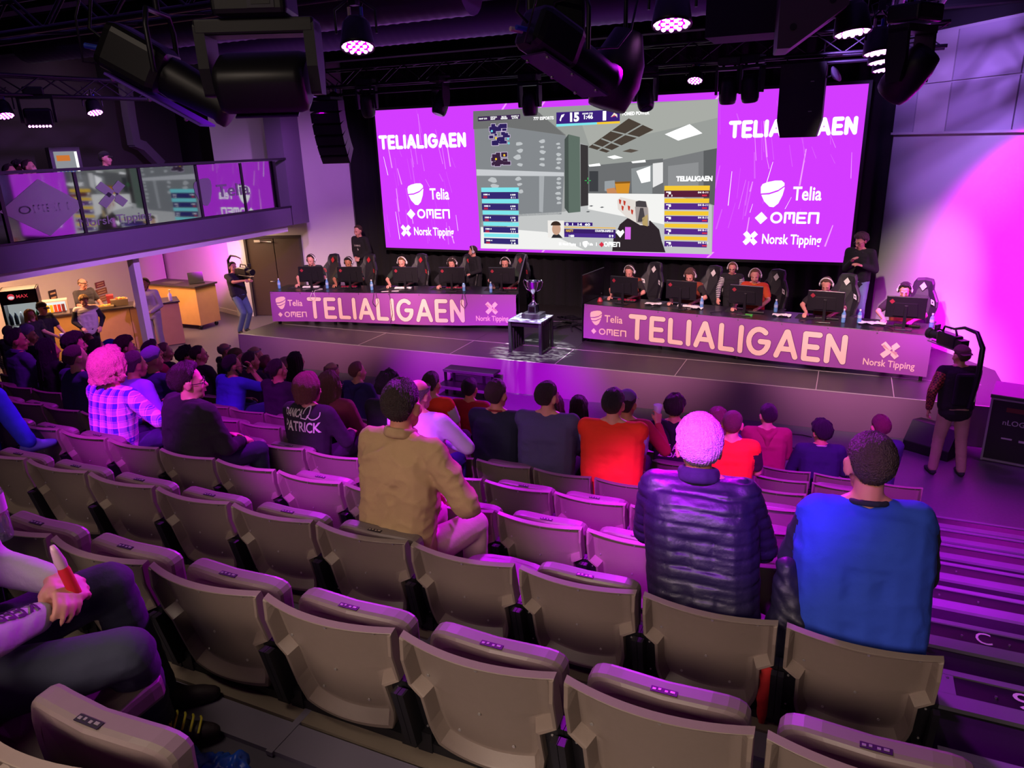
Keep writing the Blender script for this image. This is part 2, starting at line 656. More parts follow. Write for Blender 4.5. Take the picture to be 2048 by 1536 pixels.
m = MB()
m.box((-7, 5.5, -0.1), (30, 24, 0.2), M_floor)
struct(m, 'floor', 'grey floor between the seating and the stage', 'floor')
m = MB()
m.box((-7, 5.5, 6.75), (30, 24, 0.2), M_ceil)
for y in np.arange(-3, 15.8, 0.22):           # corrugated deck
    m.box((-7, y, 6.62), (29, 0.09, 0.06), M_ceil)
struct(m, 'ceiling', 'black corrugated ceiling above the lighting rig', 'ceiling')
n_beam = 0
for y, z in ((7.0, 6.3), (9.6, 6.3), (13.6, 6.2)):
    m = MB()
    m.box((-6.5, y, z), (27, 0.06, 0.42), M_ceil)
    m.box((-6.5, y, z - 0.21), (27, 0.24, 0.04), M_ceil)
    m.box((-6.5, y, z + 0.21), (27, 0.24, 0.04), M_ceil)
    n_beam += 1
    struct(m, 'trim_%d' % n_beam, 'black ceiling beam running across the hall, %s from the seats' % ORD[n_beam - 1], 'beam')

# seating risers with edged fronts; the aisle on the right uses the same steps
for k in range(-4, 7):
    y1, y0 = rowY(k) + 1.0, rowY(k - 1) + 1.0
    if k == -4:
        y0 = -3.9
    z = rowZ(k)
    m = MB()
    xl, xr = -11.2, 3.7
    m.box(((xl + 0.46) / 2, (y0 + y1) / 2, z / 2 - 0.005), (0.46 - xl, y1 - y0, z - 0.01), carpet)
    m.box(((0.46 + xr) / 2, (y0 + y1) / 2, z / 2 - 0.005), (xr - 0.46, y1 - y0, z - 0.01), dark_carpet)
    m.box(((xl + 0.46) / 2, y1 - 0.23, z - 0.002), (0.46 - xl, 0.12, 0.02), M_nose)
    m.box(((xl + 0.46) / 2, y1 - 0.13, z), (0.46 - xl, 0.06, 0.02), M_tan)
    if k >= -2:
        for i in range(9):
            m.box((0.46 - 0.7 - i * 1.25, y1 - 0.2, z + 0.003), (0.025, 0.2, 0.016), M_nose)
    # aisle edging: wide band, dark inset, thin lip
    m.box((2.08, y1 - 0.215, z), (3.2, 0.09, 0.02), M_nose)
    m.box((2.08, y1 - 0.02, z), (3.2, 0.036, 0.022), M_nose)
    m.box((2.08, y1 - 0.105, z - 0.004), (3.2, 0.13, 0.018), M_black)
    m.box((0.53 + 0.06, y1 - 0.105, z), (0.11, 0.13, 0.021), M_nose)
    for x in (0.56, 0.62, 0.80, 1.02):
        m.cyl((x, y1 - 0.12 + (0.0 if x > 0.7 else 0.06), z + 0.005), (x, y1 - 0.12 + (0.0 if x > 0.7 else 0.06), z + 0.014), 0.006, M_alu, n=8)
    mark = {0: '9', 1: 'C'}.get(k)
    if mark:
        puttext(m, mark, 0.86, y1 - 0.155, 0.15, lambda x, y: V((x, y, z + 0.0075)), M_white, fit=0.075)
    struct(m, 'seating_riser', 'dark carpeted riser step with grey edging under seat row %s from the camera' % ORD[k + 4], 'riser')

# ------------------------------------------------------------------ stage
HS = 0.595
M_stage = mat('black stage board', '#2a2729', 0.42, var=0.15, vscale=6)
SX0, SX1, SY0, SY1 = -11.55, 2.4, 11.39, 16.3
m = MB()
m.box(((SX0 + SX1) / 2, (SY0 + SY1) / 2, HS / 2), (SX1 - SX0, SY1 - SY0, HS - 0.002), M_stage)
M_seam = mat('bright stage seam', '#b9b2ae', 0.4, 0.5)
seamx = [onZ(x, y, HS).x for x, y in ((714, 691), (901, 707), (1108.6, 729), (1349, 752), (1631.6, 780), (1788, 794))]
for x in seamx:
    m.box((x, 11.9, HS), (0.012, 1.0, 0.004), M_seam)
    m.box((x, 14.3, HS), (0.012, 3.6, 0.004), M_stage)
m.box((-4.6, 12.42, HS), (13.4, 0.014, 0.004), M_seam)
m.box((-4.6, 14.4, HS), (13.4, 0.012, 0.004), M_seam)
m.box(((SX0 + SX1) / 2, SY0 + 0.01, HS), (SX1 - SX0, 0.03, 0.006), M_seam)
struct(m, 'stage', 'low black stage with seamed boards in front of the large screen', 'stage')
M_skirt = mat('grey purple stage skirt', '#7a4f78', 0.85, bump=0.1, bscale=6)
m = MB()


def skirt(u, v):
    x = SX0 + (2.3 - SX0) * u
    wv = 0.012 * math.sin(x * 2.3) * math.sin(x * 7.1 + 1) + 0.010 * max(0, math.sin(x * 1.7)) ** 8
    return V((x, SY0 - 0.012 - (1 - v) * (0.03 + wv), 0.002 + v * (HS - 0.004)))


m.grid(skirt, 200, 6, M_skirt)
m.grid(lambda u, v: V((SX0 - 0.012 - (1 - v) * 0.03, SY0 - 0.012 + u * 4.5, 0.002 + v * (HS - 0.004))), 20, 3, M_skirt)
tag(m.build('stage_skirt'), 'grey purple cloth skirt hanging along the stage front', 'skirt')

# ------------------------------------------------------------------ walls
W1A, W1D = V((-14.9, 14.75, 0)), V((0.943, 0.333, 0)).normalized()
W1N = V((W1D.y, -W1D.x, 0))


def wallbox(mb, a, b, z0, z1, th, mt, off=0.0):
    """upright slab from a to b (plan points); th grows to the left-hand side of a->b"""
    a, b = V((a[0], a[1], 0)), V((b[0], b[1], 0))
    d = (b - a).normalized()
    n = V((-d.y, d.x, 0))
    p = [a + n * off, b + n * off, b + n * (off + th), a + n * (off + th)]
    mb.prism([q + V((0, 0, z0)) for q in p], (0, 0, z1 - z0), mt)


def w1(s, z, o=0.0):
    return W1A + W1D * s + W1N * o + V((0, 0, z))


m = MB()
for s0, s1, z0, z1 in ((0.0, 0.50, 0, 6.6), (0.5, 2.0, 2.12, 6.6), (2.0, 3.5, 0, 6.6)):
    a, b = w1(s0, 0), w1(s1, 0)
    wallbox(m, a, b, z0, z1, 0.15, M_wall)
struct(m, 'wall_stage_left', 'white wall with a dark double door left of the stage', 'wall')
M_door = mat('dark brown door', '#3a2a28', 0.5, var=0.1)
m = MB()
for s0, s1 in ((0.52, 1.24), (1.26, 1.98)):
    wallbox(m, w1(s0, 0), w1(s1, 0), 0.01, 2.08, 0.05, M_door, 0.05)
dr = struct(m, 'door_1', 'dark double door in the white wall left of the stage', 'door')
m = MB()
m.tube([w1(0.95, 2.02, 0.0), w1(0.95, 2.02, 0.07), w1(1.25, 1.99, 0.06)], 0.02, M_alu)
m.box(w1(0.85, 2.02, 0.03), (0.16, 0.06, 0.06), M_alu, rot=Rz(math.atan2(W1D.y, W1D.x)))
m.build('door_closer', dr)
m = MB()
m.tube([w1(1.2, 0.95, 0.0), w1(1.2, 0.95, 0.06), w1(1.08, 0.95, 0.06)], 0.012, M_alu)
m.build('door_handle', dr)
m = MB()
for s in (0.50, 2.0):
    wallbox(m, w1(s - 0.03, 0), w1(s + 0.03, 0), 0, 2.12, 0.06, M_dark, -0.03)
wallbox(m, w1(0.47, 0), w1(2.03, 0), 2.08, 2.15, 0.06, M_dark, -0.03)
m.build('door_frame', dr)

# right wall, splayed
RWA, RWB = V((0.50, 16.2, 0)), V((6.35, 7.26, 0))
RD = (RWB - RWA).normalized()
RN = V((RD.y, -RD.x, 0))
RN = RN if RN.x < 0 else -RN
M_panel = mat('pale acoustic panel', '#b9b2bd', 0.8, bump=0.25, bscale=260)
m = MB()
wallbox(m, RWA, RWB, 0, 4.22, 0.2, M_wall)
wallbox(m, RWA, RWB, 4.22, 6.6, 0.2, M_wall)
for i, (a, b) in enumerate(((-0.6, 0.80), (0.83, 1.60), (1.63, 3.0), (3.03, 4.6))):
    for z0, z1 in ((4.24, 5.0), (5.03, 5.80)):
        wallbox(m, RWA + RD * a, RWA + RD * b, z0, z1, -0.05, M_panel if i != 1 else M_wall)
wallbox(m, RWA - RD * 0.6, RWA + RD * 6, 4.20, 4.24, -0.09, M_wall)
struct(m, 'wall_right', 'pale wall right of the stage with panels above a ledge', 'wall')
m = MB()
wallbox(m, RWA, RWB, 5.85, 6.6, -0.12, M_ceil)
struct(m, 'trim_4', 'dark band along the top of the pale right wall', 'trim')
m = MB()
m.box((-7.5, 16.6, 3.3), (26, 0.2, 6.6), M_ceil)
struct(m, 'wall_back', 'dark back wall behind the stage drapes', 'wall')
m = MB()
m.box((-7, -4.1, 3.3), (30, 0.2, 6.6), M_dark)
struct(m, 'wall_rear', 'dark wall behind the camera', 'wall')
m = MB()
m.box((6.5, 1.6, 3.3), (0.2, 11.6, 6.6), M_dark)
struct(m, 'wall_aisle', 'dark wall beside the aisle steps', 'wall')

# drapes behind the stage
SCY = 15.6


def drape(name, x0, x1, z0, z1, y, label):
    m = MB()
    n = max(12, int((x1 - x0) * 16))
    m.grid(lambda u, v: V((x0 + (x1 - x0) * u, y + 0.05 * math.sin((x0 + (x1 - x0) * u) * 21) + 0.025 * math.sin((x0 + (x1 - x0) * u) * 47 + 2), z0 + (z1 - z0) * v)), n, 2, M_blackmatt)
    tag(m.build(name), label, 'curtain')


drape('stage_drape', -11.95, -10.3, HS, 6.5, 15.95, 'black drape left of the large screen')
drape('stage_drape', -10.3, 0.0, HS, 1.95, 15.95, 'black drape below the large screen')
drape('stage_drape', -0.05, 0.62, HS, 6.5, 15.95, 'black drape between the screen and the pale right wall')
drape('stage_drape', -10.6, 0.3, 5.12, 6.5, 15.9, 'black border drape above the large screen')

# ------------------------------------------------------------------ balcony and the bar below it
BA = V((-12.18, 7.35, 0))
BU = V((0, 1, 0))
BN = V((-BU.y, BU.x, 0))      # into the balcony
BN = BN if BN.x < 0 else -BN


def bal(s, z, o=0.0):
    return BA + BU * s + BN * o + V((0, 0, z))


S1 = 6.9
M_fascia = mat('grey purple fascia', '#5d5566', 0.7, var=0.06, vscale=2)
m = MB()
m.prism([bal(-7, 2.55), bal(S1, 2.55), bal(S1, 2.55, 6.3), bal(-7, 2.55, 6.3)], (0, 0, 0.42), M_fascia)
struct(m, 'balcony', 'balcony slab with grey fascia above the bar', 'balcony')
M_vent = mat('dark vent slot', '#1a161a', 0.6)


def onB(x, y, o=0.0):
    return onP(x, y, bal(0, 0, o), BN)


# balcony end column and back wall
m = MB()
e0 = bal(S1 - 0.35, 0)
m.prism([bal(S1 - 0.02, 2.55), bal(S1 + 0.6, 2.55), bal(S1 + 0.6, 2.55, 0.5), bal(S1 - 0.02, 2.55, 0.5)], (0, 0, 4.1), M_fascia)
struct(m, 'column_1', 'grey purple column at the far end of the balcony glass', 'column')
m = MB()
m.prism([bal(-7, 2.9, 4.9), bal(S1 + 1.5, 2.9, 4.9), bal(S1 + 1.5, 2.9, 5.1), bal(-7, 2.9, 5.1)], (0, 0, 3.7), M_dark)
struct(m, 'wall_left', 'dark wall at the back of the balcony', 'wall')
# bar back wall
m = MB()
m.prism([(-15.9, 6.0, 0), (-18.75, 15.95, 0), (-18.95, 15.95, 0), (-16.1, 6.0, 0)], (0, 0, 2.55), M_wall)
struct(m, 'wall_bar', 'white wall behind the bar under the balcony', 'wall')
m = MB()
wallbox(m, (-18.9, 16.1), (-14.9, 14.80), 0, 2.55, 0.12, M_wall)
struct(m, 'wall_alcove', 'white alcove wall lit magenta beside the dark door', 'wall')
m = MB()
wallbox(m, (-18.9, 16.1), (-14.9, 14.80), 0, 0.12, -0.02, M_white)
struct(m, 'baseboard_alcove', 'white baseboard under the magenta alcove wall', 'baseboard')
m = MB()
m.prism([bal(-7, 2.40, 0.1), bal(S1 - 0.1, 2.40, 0.1), bal(S1 - 0.1, 2.40, 5.5), bal(-7, 2.40, 5.5)], (0, 0, 0.14), M_white)
o = struct(m, 'ceiling_bar', 'white ceiling with black air slots above the bar', 'ceiling')

cb = onP(262, 505, bal(0, 0, 0.25), BN)
m = MB()
cx, cy = bal(0, 0, 0.45).x, 0
sC = onX(258, 506, -12.5).y - BA.y
m.prism([bal(sC, 0, 0.26), bal(sC + 0.14, 0, 0.26), bal(sC + 0.14, 0, 0.42), bal(sC, 0, 0.42)], (0, 0, 2.40), M_white)
struct(m, 'column_2', 'white column lit purple under the balcony edge', 'column')
for n_, (qa, qb) in enumerate((((68, 541), (236, 515)), ((276, 500), (414, 483)), ((446, 470), (560, 454)))):
    a, b = onZ(qa[0], qa[1], 2.40), onZ(qb[0], qb[1], 2.40)
    d = (b - a).normalized()
    n = V((-d.y, d.x, 0))
    m = MB()
    m.prism([a, b, b + n * 0.5, a + n * 0.5], (0, 0, -0.05), M_white)
    for i in range(3):
        m.prism([a + n * (0.06 + i * 0.14) + d * .06, b + n * (0.06 + i * .14) - d * .06, b + n * (0.15 + i * .14) - d * .06, a + n * (0.15 + i * 0.14) + d * .06], (0, 0, -0.06), M_vent)
    tag(m.build('ceiling_vent'), ['long slotted air vent above the bar with the soft drink fridge', 'long slotted air vent above the rolling counter', 'long slotted air vent in front of the dark double door'][n_], 'vent', 'slotted air vents under the balcony')

# balustrade: posts, rail and five frosted-logo panes
M_glass = pane_mat('dark balcony glass', '#8a8a95', 0.40)
M_frost = pane_mat('frosted glass', '#77777f', 0.12, 0.25, frost=0.2)
edges = [onB(4, 400).dot(BU) - BA.dot(BU)] + [onB(x, y).dot(BU) - BA.dot(BU) for x, y in ((162, 410), (287, 390), (398, 375), (486, 365), (552, 355))]
rail = thing('glass_balustrade', 'balcony balustrade of glass panes between black posts under a dark rail', 'balustrade', bal(0, 2.97))
pinv = Matrix.Translation(-bal(0, 2.97))


def bmb():
    q = MB()
    q.M = pinv
    return q


m = bmb()
m.prism([bal(-7, 4.05, -0.02), bal(S1, 4.05, -0.02), bal(S1, 4.05, 0.05), bal(-7, 4.05, 0.05)], (0, 0, 0.05), M_steel)
m.build('top_rail', rail)
m = bmb()
m.prism([bal(-7, 2.97, -0.02), bal(S1, 2.97, -0.02), bal(S1, 2.97, 0.05), bal(-7, 2.97, 0.05)], (0, 0, 0.03), M_steel)
m.build('bottom_rail', rail)
for e in edges:
    m = bmb()
    m.prism([bal(e - 0.03, 2.97, 0.0), bal(e + 0.03, 2.97, 0.0), bal(e + 0.03, 2.97, 0.06), bal(e - 0.03, 2.97, 0.06)], (0, 0, 1.06), M_black)
    m.build('post', rail)
names = ['OMEN', 'NT', None, 'TELIA', None]
for i in range(5):
    m = bmb()
    a, b = edges[i] + 0.04, edges[i + 1] - 0.04
    m.prism([bal(a, 3.01, 0.015), bal(b, 3.01, 0.015), bal(b, 3.01, 0.027), bal(a, 3.01, 0.027)], (0, 0, 1.03), M_glass)
    p = m.build('glass_pane', rail)
    if not names[i]:
        continue
    q = bmb()
    mid, wd = (a + b) / 2, (b - a)
    F = lambda x, y: bal(mid + x, 3.49 + y, 0.009)
    if names[i] == 'OMEN':
        put2d(q, [[(-0.74, 0), (0, -0.46), (0.74, 0), (0, 0.46)]], F, M_frost)
        F2 = lambda x, y: bal(mid + x, 3.49 + y, 0.004)
        put2d(q, word('OMEN', -0.42, -0.06, 0.11, 0.012, THIN, fit=0.84), F2, M_frost)
    elif names[i] == 'NT':
        put2d(q, cross_mark(0, 0.12, 0.42), lambda x, y: F(x * 1.3, y), M_frost)
        puttext(q, 'Norsk Tipping', 0, -0.38, 0.2, F, M_frost, 0.01, 'CENTER', fit=1.5)
    else:
        b_, s_ = pebble(-0.52, 0.0, 0.5)
        put2d(q, b_, F, M_frost)
        puttext(q, 'Telia', -0.15, -0.12, 0.36, F, M_frost, 0.015, fit=0.95)
    q.build('frosted_logo', p)

# ================================================================== the large screen
def scr(px, py, o=0.0):
    return onY(px, py, SCY - 0.001 * o)


SX_L, SX_R, SZ0, SZ1 = -10.49, 0.11, 1.87, 5.09
m = MB()
m.box(((SX_L + SX_R) / 2, SCY + 0.07, (SZ0 + SZ1) / 2), (SX_R - SX_L + 0.12, 0.12, SZ1 - SZ0 + 0.12), M_black)
screen = thing('led_screen', 'huge wide led screen showing a purple league picture and a game view above the stage', 'screen', ((SX_L + SX_R) / 2, SCY, SZ0))
SCR = Matrix.Translation((-(SX_L + SX_R) / 2, -SCY, -SZ0))
m.M = SCR
m.v = [tuple(SCR @ V(p)) for p in m.v]
m.build('cabinet', screen)
C_pur, C_hi, C_wh = glow('screen violet', '#cf3bfb', 1.05), glow('screen streak', '#ef9cff', 1.05), glow('screen white', '#ffffff', 1.25)
C_st2 = glow('screen streak dim', '#dd62ff', 1.0)
C_navy, C_cy, C_ye = glow('screen navy', '#3b1f7a', 0.9), glow('screen cyan', '#7fe6ee', 1.0), glow('screen yellow', '#f5c936', 1.0)
C_red = glow('screen red', '#d9304a', 1.0)


def G(h, s=1.0):
    return glow('screen ' + h, '#' + h, s)


pic = MB()
pic.M = SCR
pic.add([(SX_L, SCY, SZ0), (SX_R, SCY, SZ0), (SX_R, SCY, SZ1), (SX_L, SCY, SZ1)], [(0, 1, 2, 3)], C_pur)
rs = random.Random(3)


def sp(x, z, o):
    return V((x, SCY - 0.001 * o, z))


for side in (0, 1):
    for i in range(46):
        x = rs.uniform(SX_L + 0.1, -8.35) if side == 0 else rs.uniform(-3.0, SX_R - 0.12)
        z = rs.uniform(SZ0 + 0.1, SZ1 - 0.5)
        L = rs.uniform(0.15, 0.75)
        wd = rs.choice([0.008, 0.012, 0.012, 0.03])
        sl = rs.uniform(0.02, 0.12) * (1 if side == 0 else 1) * (1 if z > 3.4 else (-1 if side else 1))
        z1 = min(z + L, SZ1 - 0.03)
        mt = rs.choice([C_hi, C_st2, C_st2, C_wh if rs.random() < .3 else C_st2])
        pic.poly([sp(x, z, 1), sp(x + wd, z, 1), sp(x + wd * 0.6 - sl, z1, 1), sp(x - sl, z1, 1)], mt)
for x in (-7.2, -6.3, -2.6):
    for z, h in ((SZ0, 0.13), (SZ1 - 0.15, 0.15)):
        pic.poly([sp(x, z + .01, 1), sp(x + 0.05, z + .01, 1), sp(x + 0.16, z + h, 1), sp(x + 0.12, z + h, 1)], C_hi)
# league titles and sponsors on both side panels
tl, tr_, rl, rr_ = scr(758, 285), scr(932, 282), scr(1456, 258), scr(1717, 250)
for cx, wd, zt in (((tl.x + tr_.x) / 2, tr_.x - tl.x - 0.07, scr(758, 298).z), ((rl.x + rr_.x) / 2, rr_.x - rl.x - 0.1, scr(1460, 275).z)):
    k = wd / 1.95
    put2d(pic, word('TELIALIGAEN', cx - wd / 2, zt + 0.02, 0.25 if k < 1.2 else 0.33, 0.034 * k ** .6, fit=wd), lambda x, y: sp(x, y, 3), C_wh)
    b_, s_ = pebble(cx - 0.18 * k - 0.05, 3.16, 0.46)
    put2d(pic, b_, lambda x, y: sp(x, y, 3), C_wh)
    put2d(pic, s_[:1], lambda x, y: sp(x, y, 4), C_pur)
    puttext(pic, 'Telia', cx + 0.12 * k, 3.05, 0.36, lambda x, y: sp(x, y, 3), C_wh, 0.02, fit=0.52)
    put2d(pic, diamond(cx - 0.42, 2.70, 0.12), lambda x, y: sp(x, y, 3), C_wh)
    put2d(pic, word('OMEN', cx - 0.22, 2.62, 0.18, 0.022, THIN, fit=0.85), lambda x, y: sp(x, y, 3), C_wh)
    put2d(pic, cross_mark(cx - 0.60, 2.30, 0.25, 0.19), lambda x, y: sp(x, y, 3), C_wh)
    puttext(pic, 'Norsk Tipping', cx - 0.38, 2.20, 0.27, lambda x, y: sp(x, y, 3), C_wh, 0.02, fit=1.1)
pic.build('side_artwork', screen)

# the game view in the middle: a grey building interior with overlays
gm = MB()
gm.M = SCR


def g(x, y, o):
    return scr(940 + x * 520 / 2048, 200 + y * 320 / 1260, o)


def gp(pts, c, o, s=1.0):
    gm.poly([g(x, y, o) for x, y in pts], G(c, s))


def gq(x0, y0, x1, y1, c, o, s=1.0):
    # upright rectangle following the screen, given by its left-top and right-bottom photo points
    a, b = g(x0, y0, o), g(x1, y1, o)
    gm.poly([V((a.x, a.y, b.z)), V((b.x, a.y, b.z)), V((b.x, a.y, a.z)), V((a.x, a.y, a.z))], G(c, s))


def gt(txt, x, y, h, c, o, fit=None, bold=0.03):
    a = g(x, y, o)
    k = 320 / 1260 * 16.3 / FPX
    puttext(gm, txt, a.x, a.z, h * k * 1.35, lambda u, v: V((u, a.y, v)), G(c, 1.2), bold, fit=fit * k if fit else None)


fr = [(25, 88), (1955, -8), (1905, 1215), (85, 1168)]
gp(fr, 'a2a4a4', 2)
gp([(25, 88), (730, 52), (760, 300), (740, 620), (720, 900), (390, 915), (85, 1168), (50, 600)], '84888c', 3)       # left partition
gp([(25, 88), (500, 62), (760, 280), (300, 215), (25, 230)], '6f7070', 4)                                          # dark ceiling corner
gp([(500, 62), (1955, -8), (1945, 400), (1180, 520), (935, 530), (930, 360), (760, 290)], '9a9e9a', 4)             # ceiling
gp([(860, 130), (1250, 40), (1955, -8), (1950, 140), (1480, 250), (940, 360)], 'a9aca6', 5)
gp([(50, 545), (740, 570), (740, 600), (52, 596)], 'c9ccd0', 5)                                                   # light rail
gp([(545, 600), (585, 600), (575, 885), (545, 880)], 'a9adb1', 5)
gp([(90, 915), (740, 880), (1180, 740), (1540, 730), (1905, 830), (1905, 1215), (85, 1168)], 'c4c6c6', 3)          # floor
gp([(930, 730), (1530, 740), (1530, 980), (930, 860)], 'f4f4f2', 4)                                               # bright floor patch
gp([(85, 1000), (600, 1040), (900, 1180), (85, 1168)], 'f2f2f0', 4)
gp([(930, 520), (1520, 460), (1525, 740), (930, 735)], '6c6e70', 5)                                               # far wall
gp([(940, 560), (1010, 560), (1010, 720), (940, 720)], '3e4044', 6)
gp([(1520, 470), (1840, 400), (1840, 760), (1525, 740)], '7a7c7e', 6)                                             # lift doors
gp([(1560, 520), (1800, 490), (1800, 760), (1560, 745)], '8f9193', 7)
gp([(1840, 400), (1945, 380), (1925, 830), (1840, 800)], '5c5e60', 6)
gp([(1270, 540), (1440, 510), (1436, 740), (1275, 735)], '8d9294', 6)
gp([(1310, 560), (1420, 520), (1420, 640), (1350, 655)], 'ffffff', 7, 1.3)                                        # glare
gp([(1440, 500), (1520, 490), (1520, 650), (1440, 690)], 'e8e8e8', 7)
gp([(745, 310), (775, 270), (865, 292), (870, 880), (775, 890), (745, 850)], '5f6f66', 8)                          # pillar
gp([(745, 310), (775, 270), (778, 890), (745, 850)], '48524e', 9)
gp([(870, 348), (930, 360), (932, 830), (872, 838)], '3a3638', 8)
gp([(932, 372), (1250, 145), (1445, 235), (1075, 415)], '4a4038', 8)                                              # open ceiling grid
for a, b in (((1120, 240), (1330, 290)), ((1040, 300), (1200, 360)), ((975, 345), (1120, 395))):
    gp([a, b, (b[0] - 10, b[1] + 10), (a[0] - 10, a[1] + 8)], '9a9e9a', 9)
gp([(1350, 190), (1362, 196), (1010, 400), (1000, 394)], '9a9e9a', 9)
gp([(1535, 270), (1730, 190), (1830, 262), (1640, 320)], 'ffffff', 9, 1.3)                                        # ceiling lamps
gp([(1080, 448), (1140, 435), (1205, 455), (1130, 465)], 'ffffff', 9, 1.2)
gp([(935, 510), (1020, 498), (1030, 518), (940, 525)], 'ffffff', 9, 1.2)
gp([(1270, 485), (1380, 470), (1385, 490), (1280, 498)], 'eeeeee', 9, 1.2)
gp([(1200, 405), (1260, 385), (1330, 398), (1270, 415)], '5a5048', 9)
for cx, cy, r in ((385, 345, 26), (395, 400, 24), (375, 450, 30), (395, 510, 22), (570, 325, 24), (570, 370, 16), (572, 410, 24), (570, 465, 20), (570, 510, 22), (695, 345, 16), (700, 375, 14), (698, 430, 20), (700, 465, 22),
                  (698, 495, 16), (695, 535, 20), (180, 630, 34), (380, 620, 24), (390, 665, 20), (700, 620, 18), (698, 655, 18), (698, 690, 20), (695, 735, 22), (698, 775, 20), (195, 680, 32), (400, 720, 22), (700, 810, 18)):
    gp([(cx + r * math.cos(t) * (1 + 0.2 * math.sin(t * 3 + cx)), cy - r * 0.62 * math.sin(t) * (1 + 0.2 * math.cos(t * 2 + cy))) for t in np.linspace(0, 2 * PI, 12, endpoint=False)], 'bfc3c6', 6)
gp([(1060, 640), (1140, 632), (1145, 735), (1060, 715)], '9aa0a4', 7)
gp([(1140, 645), (1262, 640), (1250, 735), (1155, 735)], 'd8922c', 8)                                             # skip
gp([(1140, 645), (1262, 640), (1260, 655), (1142, 660)], '8a5a1c', 9)
gp([(1075, 700), (1140, 690), (1160, 735), (1080, 735)], 'c98a5c', 9)
for x, y in ((930, 880), (955, 835), (1040, 845)):
    gp([(x - 18, y), (x, y - 6), (x + 18, y - 2), (x, y + 5)], '55585c', 6)
# hands and pistol
gp([(1120, 1190), (1130, 1090), (1180, 980), (1240, 930), (1330, 960), (1420, 950), (1490, 1020), (1510, 1110), (1540, 1200)], '30262c', 10)
gp([(1160, 790), (1185, 765), (1300, 790), (1390, 800), (1410, 870), (1410, 990), (1340, 985), (1230, 920), (1165, 860)], 'e4dcd6', 11)
for a in ((1180, 800), (1215, 810), (1250, 850), (1200, 850), (1275, 880)):
    gp([(a[0] - 8, a[1] - 20), (a[0] + 12, a[1] - 12), (a[0] + 6, a[1] + 24), (a[0] - 4, a[1] + 14)], 'c23a2a', 12)
gp([(1305, 800), (1330, 792), (1385, 798), (1395, 845), (1305, 840)], '4a4448', 12)
gp([(1300, 840), (1400, 845), (1410, 990), (1310, 965)], 'a59a98', 12)
gp([(1340, 850), (1365, 850), (1380, 940), (1350, 960), (1320, 960)], '4a4448', 13)
gp([(1355, 930), (1400, 900), (1400, 995), (1360, 985)], 'b9a06a', 13)
# crosshair
for dx, dy in ((-16, 0), (16, 0), (0, -16), (0, 16)):
    gq(928 + dx - (8 if dx else 2.5), 635 + dy - (8 if dy else 2.5), 928 + dx + (8 if dx else 2.5), 635 + dy + (8 if dy else 2.5), '35d060', 14)
# score bar
gp([(680, 98), (1180, 74), (1180, 168), (680, 190)], '3b1f7a', 10)
gp([(680, 190), (1000, 175), (1000, 192), (680, 210)], '7fe6ee', 11)
gp([(1000, 175), (1180, 166), (1180, 184), (1000, 192)], 'f5c936', 11)
gt('15', 775, 168, 62, 'ffffff', 12, 72, 0.05)
gt('1', 1025, 158, 62, 'ffffff', 12, 26, 0.05)
gt('1:46', 890, 150, 30, 'ffffff', 12, 70, 0.03)
gt('ROUND 17/30', 885, 114, 11, 'ffffff', 12, 80)
gt('777 ESPORTS', 500, 158, 22, 'ffffff', 12, 165)
gt('FOMED POWER', 1200, 122, 24, 'ffffff', 12, 198)
gp([(705, 160), (720, 118), (745, 110), (735, 130), (722, 140), (715, 168)], 'ffffff', 12)
gp([(1108, 135), (1135, 100), (1160, 115), (1160, 140), (1150, 125), (1130, 125)], 'f0e0d0', 12)
gp([(1112, 140), (1135, 118), (1150, 128), (1130, 130)], 'd9304a', 13)
gp([(62, 132), (395, 112), (395, 148), (62, 168)], '3b2350', 9)
for x, y, t, wd in ((70, 154, 'MAP 2/3', 70), (160, 142, 'VERTIGO', 58), (162, 156, 'MAP', 40), (248, 138, 'BO3', 40), (242, 152, 'SERIES', 58), (325, 134, 'ROUND 17', 64), (330, 148, 'LIVE', 50)):
    gt(t, x, y, 11, 'ffffff', 11, wd)
# mini maps
r2 = random.Random(5)
for bx, by, bw, bh, ct in ((150, 180, 165, 190, 26), (165, 400, 145, 140, 15)):
    for i in range(ct):
        x, y = bx + r2.random() * (bw - 50), by + r2.random() * (bh - 40)
        w_, h_ = r2.uniform(20, 60), r2.uniform(14, 36)
        gq(x - 4, y - 4, x + w_ + 4, y + h_ + 4, 'c9b9d8', 9)
        gq(x, y, x + w_, y + h_, '2e1f5c' if by < 300 else '3a2340', 10)
for x, y, c in ((172, 245, '6fe0ea'), (300, 305, '6fe0ea'), (305, 340, '6fe0ea'), (205, 300, 'f5c936'), (270, 435, 'f5c936'), (205, 465, 'f5c936')):
    gm.poly([V(g(x, y, 12)) + V((0.025 * math.cos(t), 0, 0.025 * math.sin(t))) for t in np.linspace(0, 2 * PI, 12, endpoint=False)], G(c))
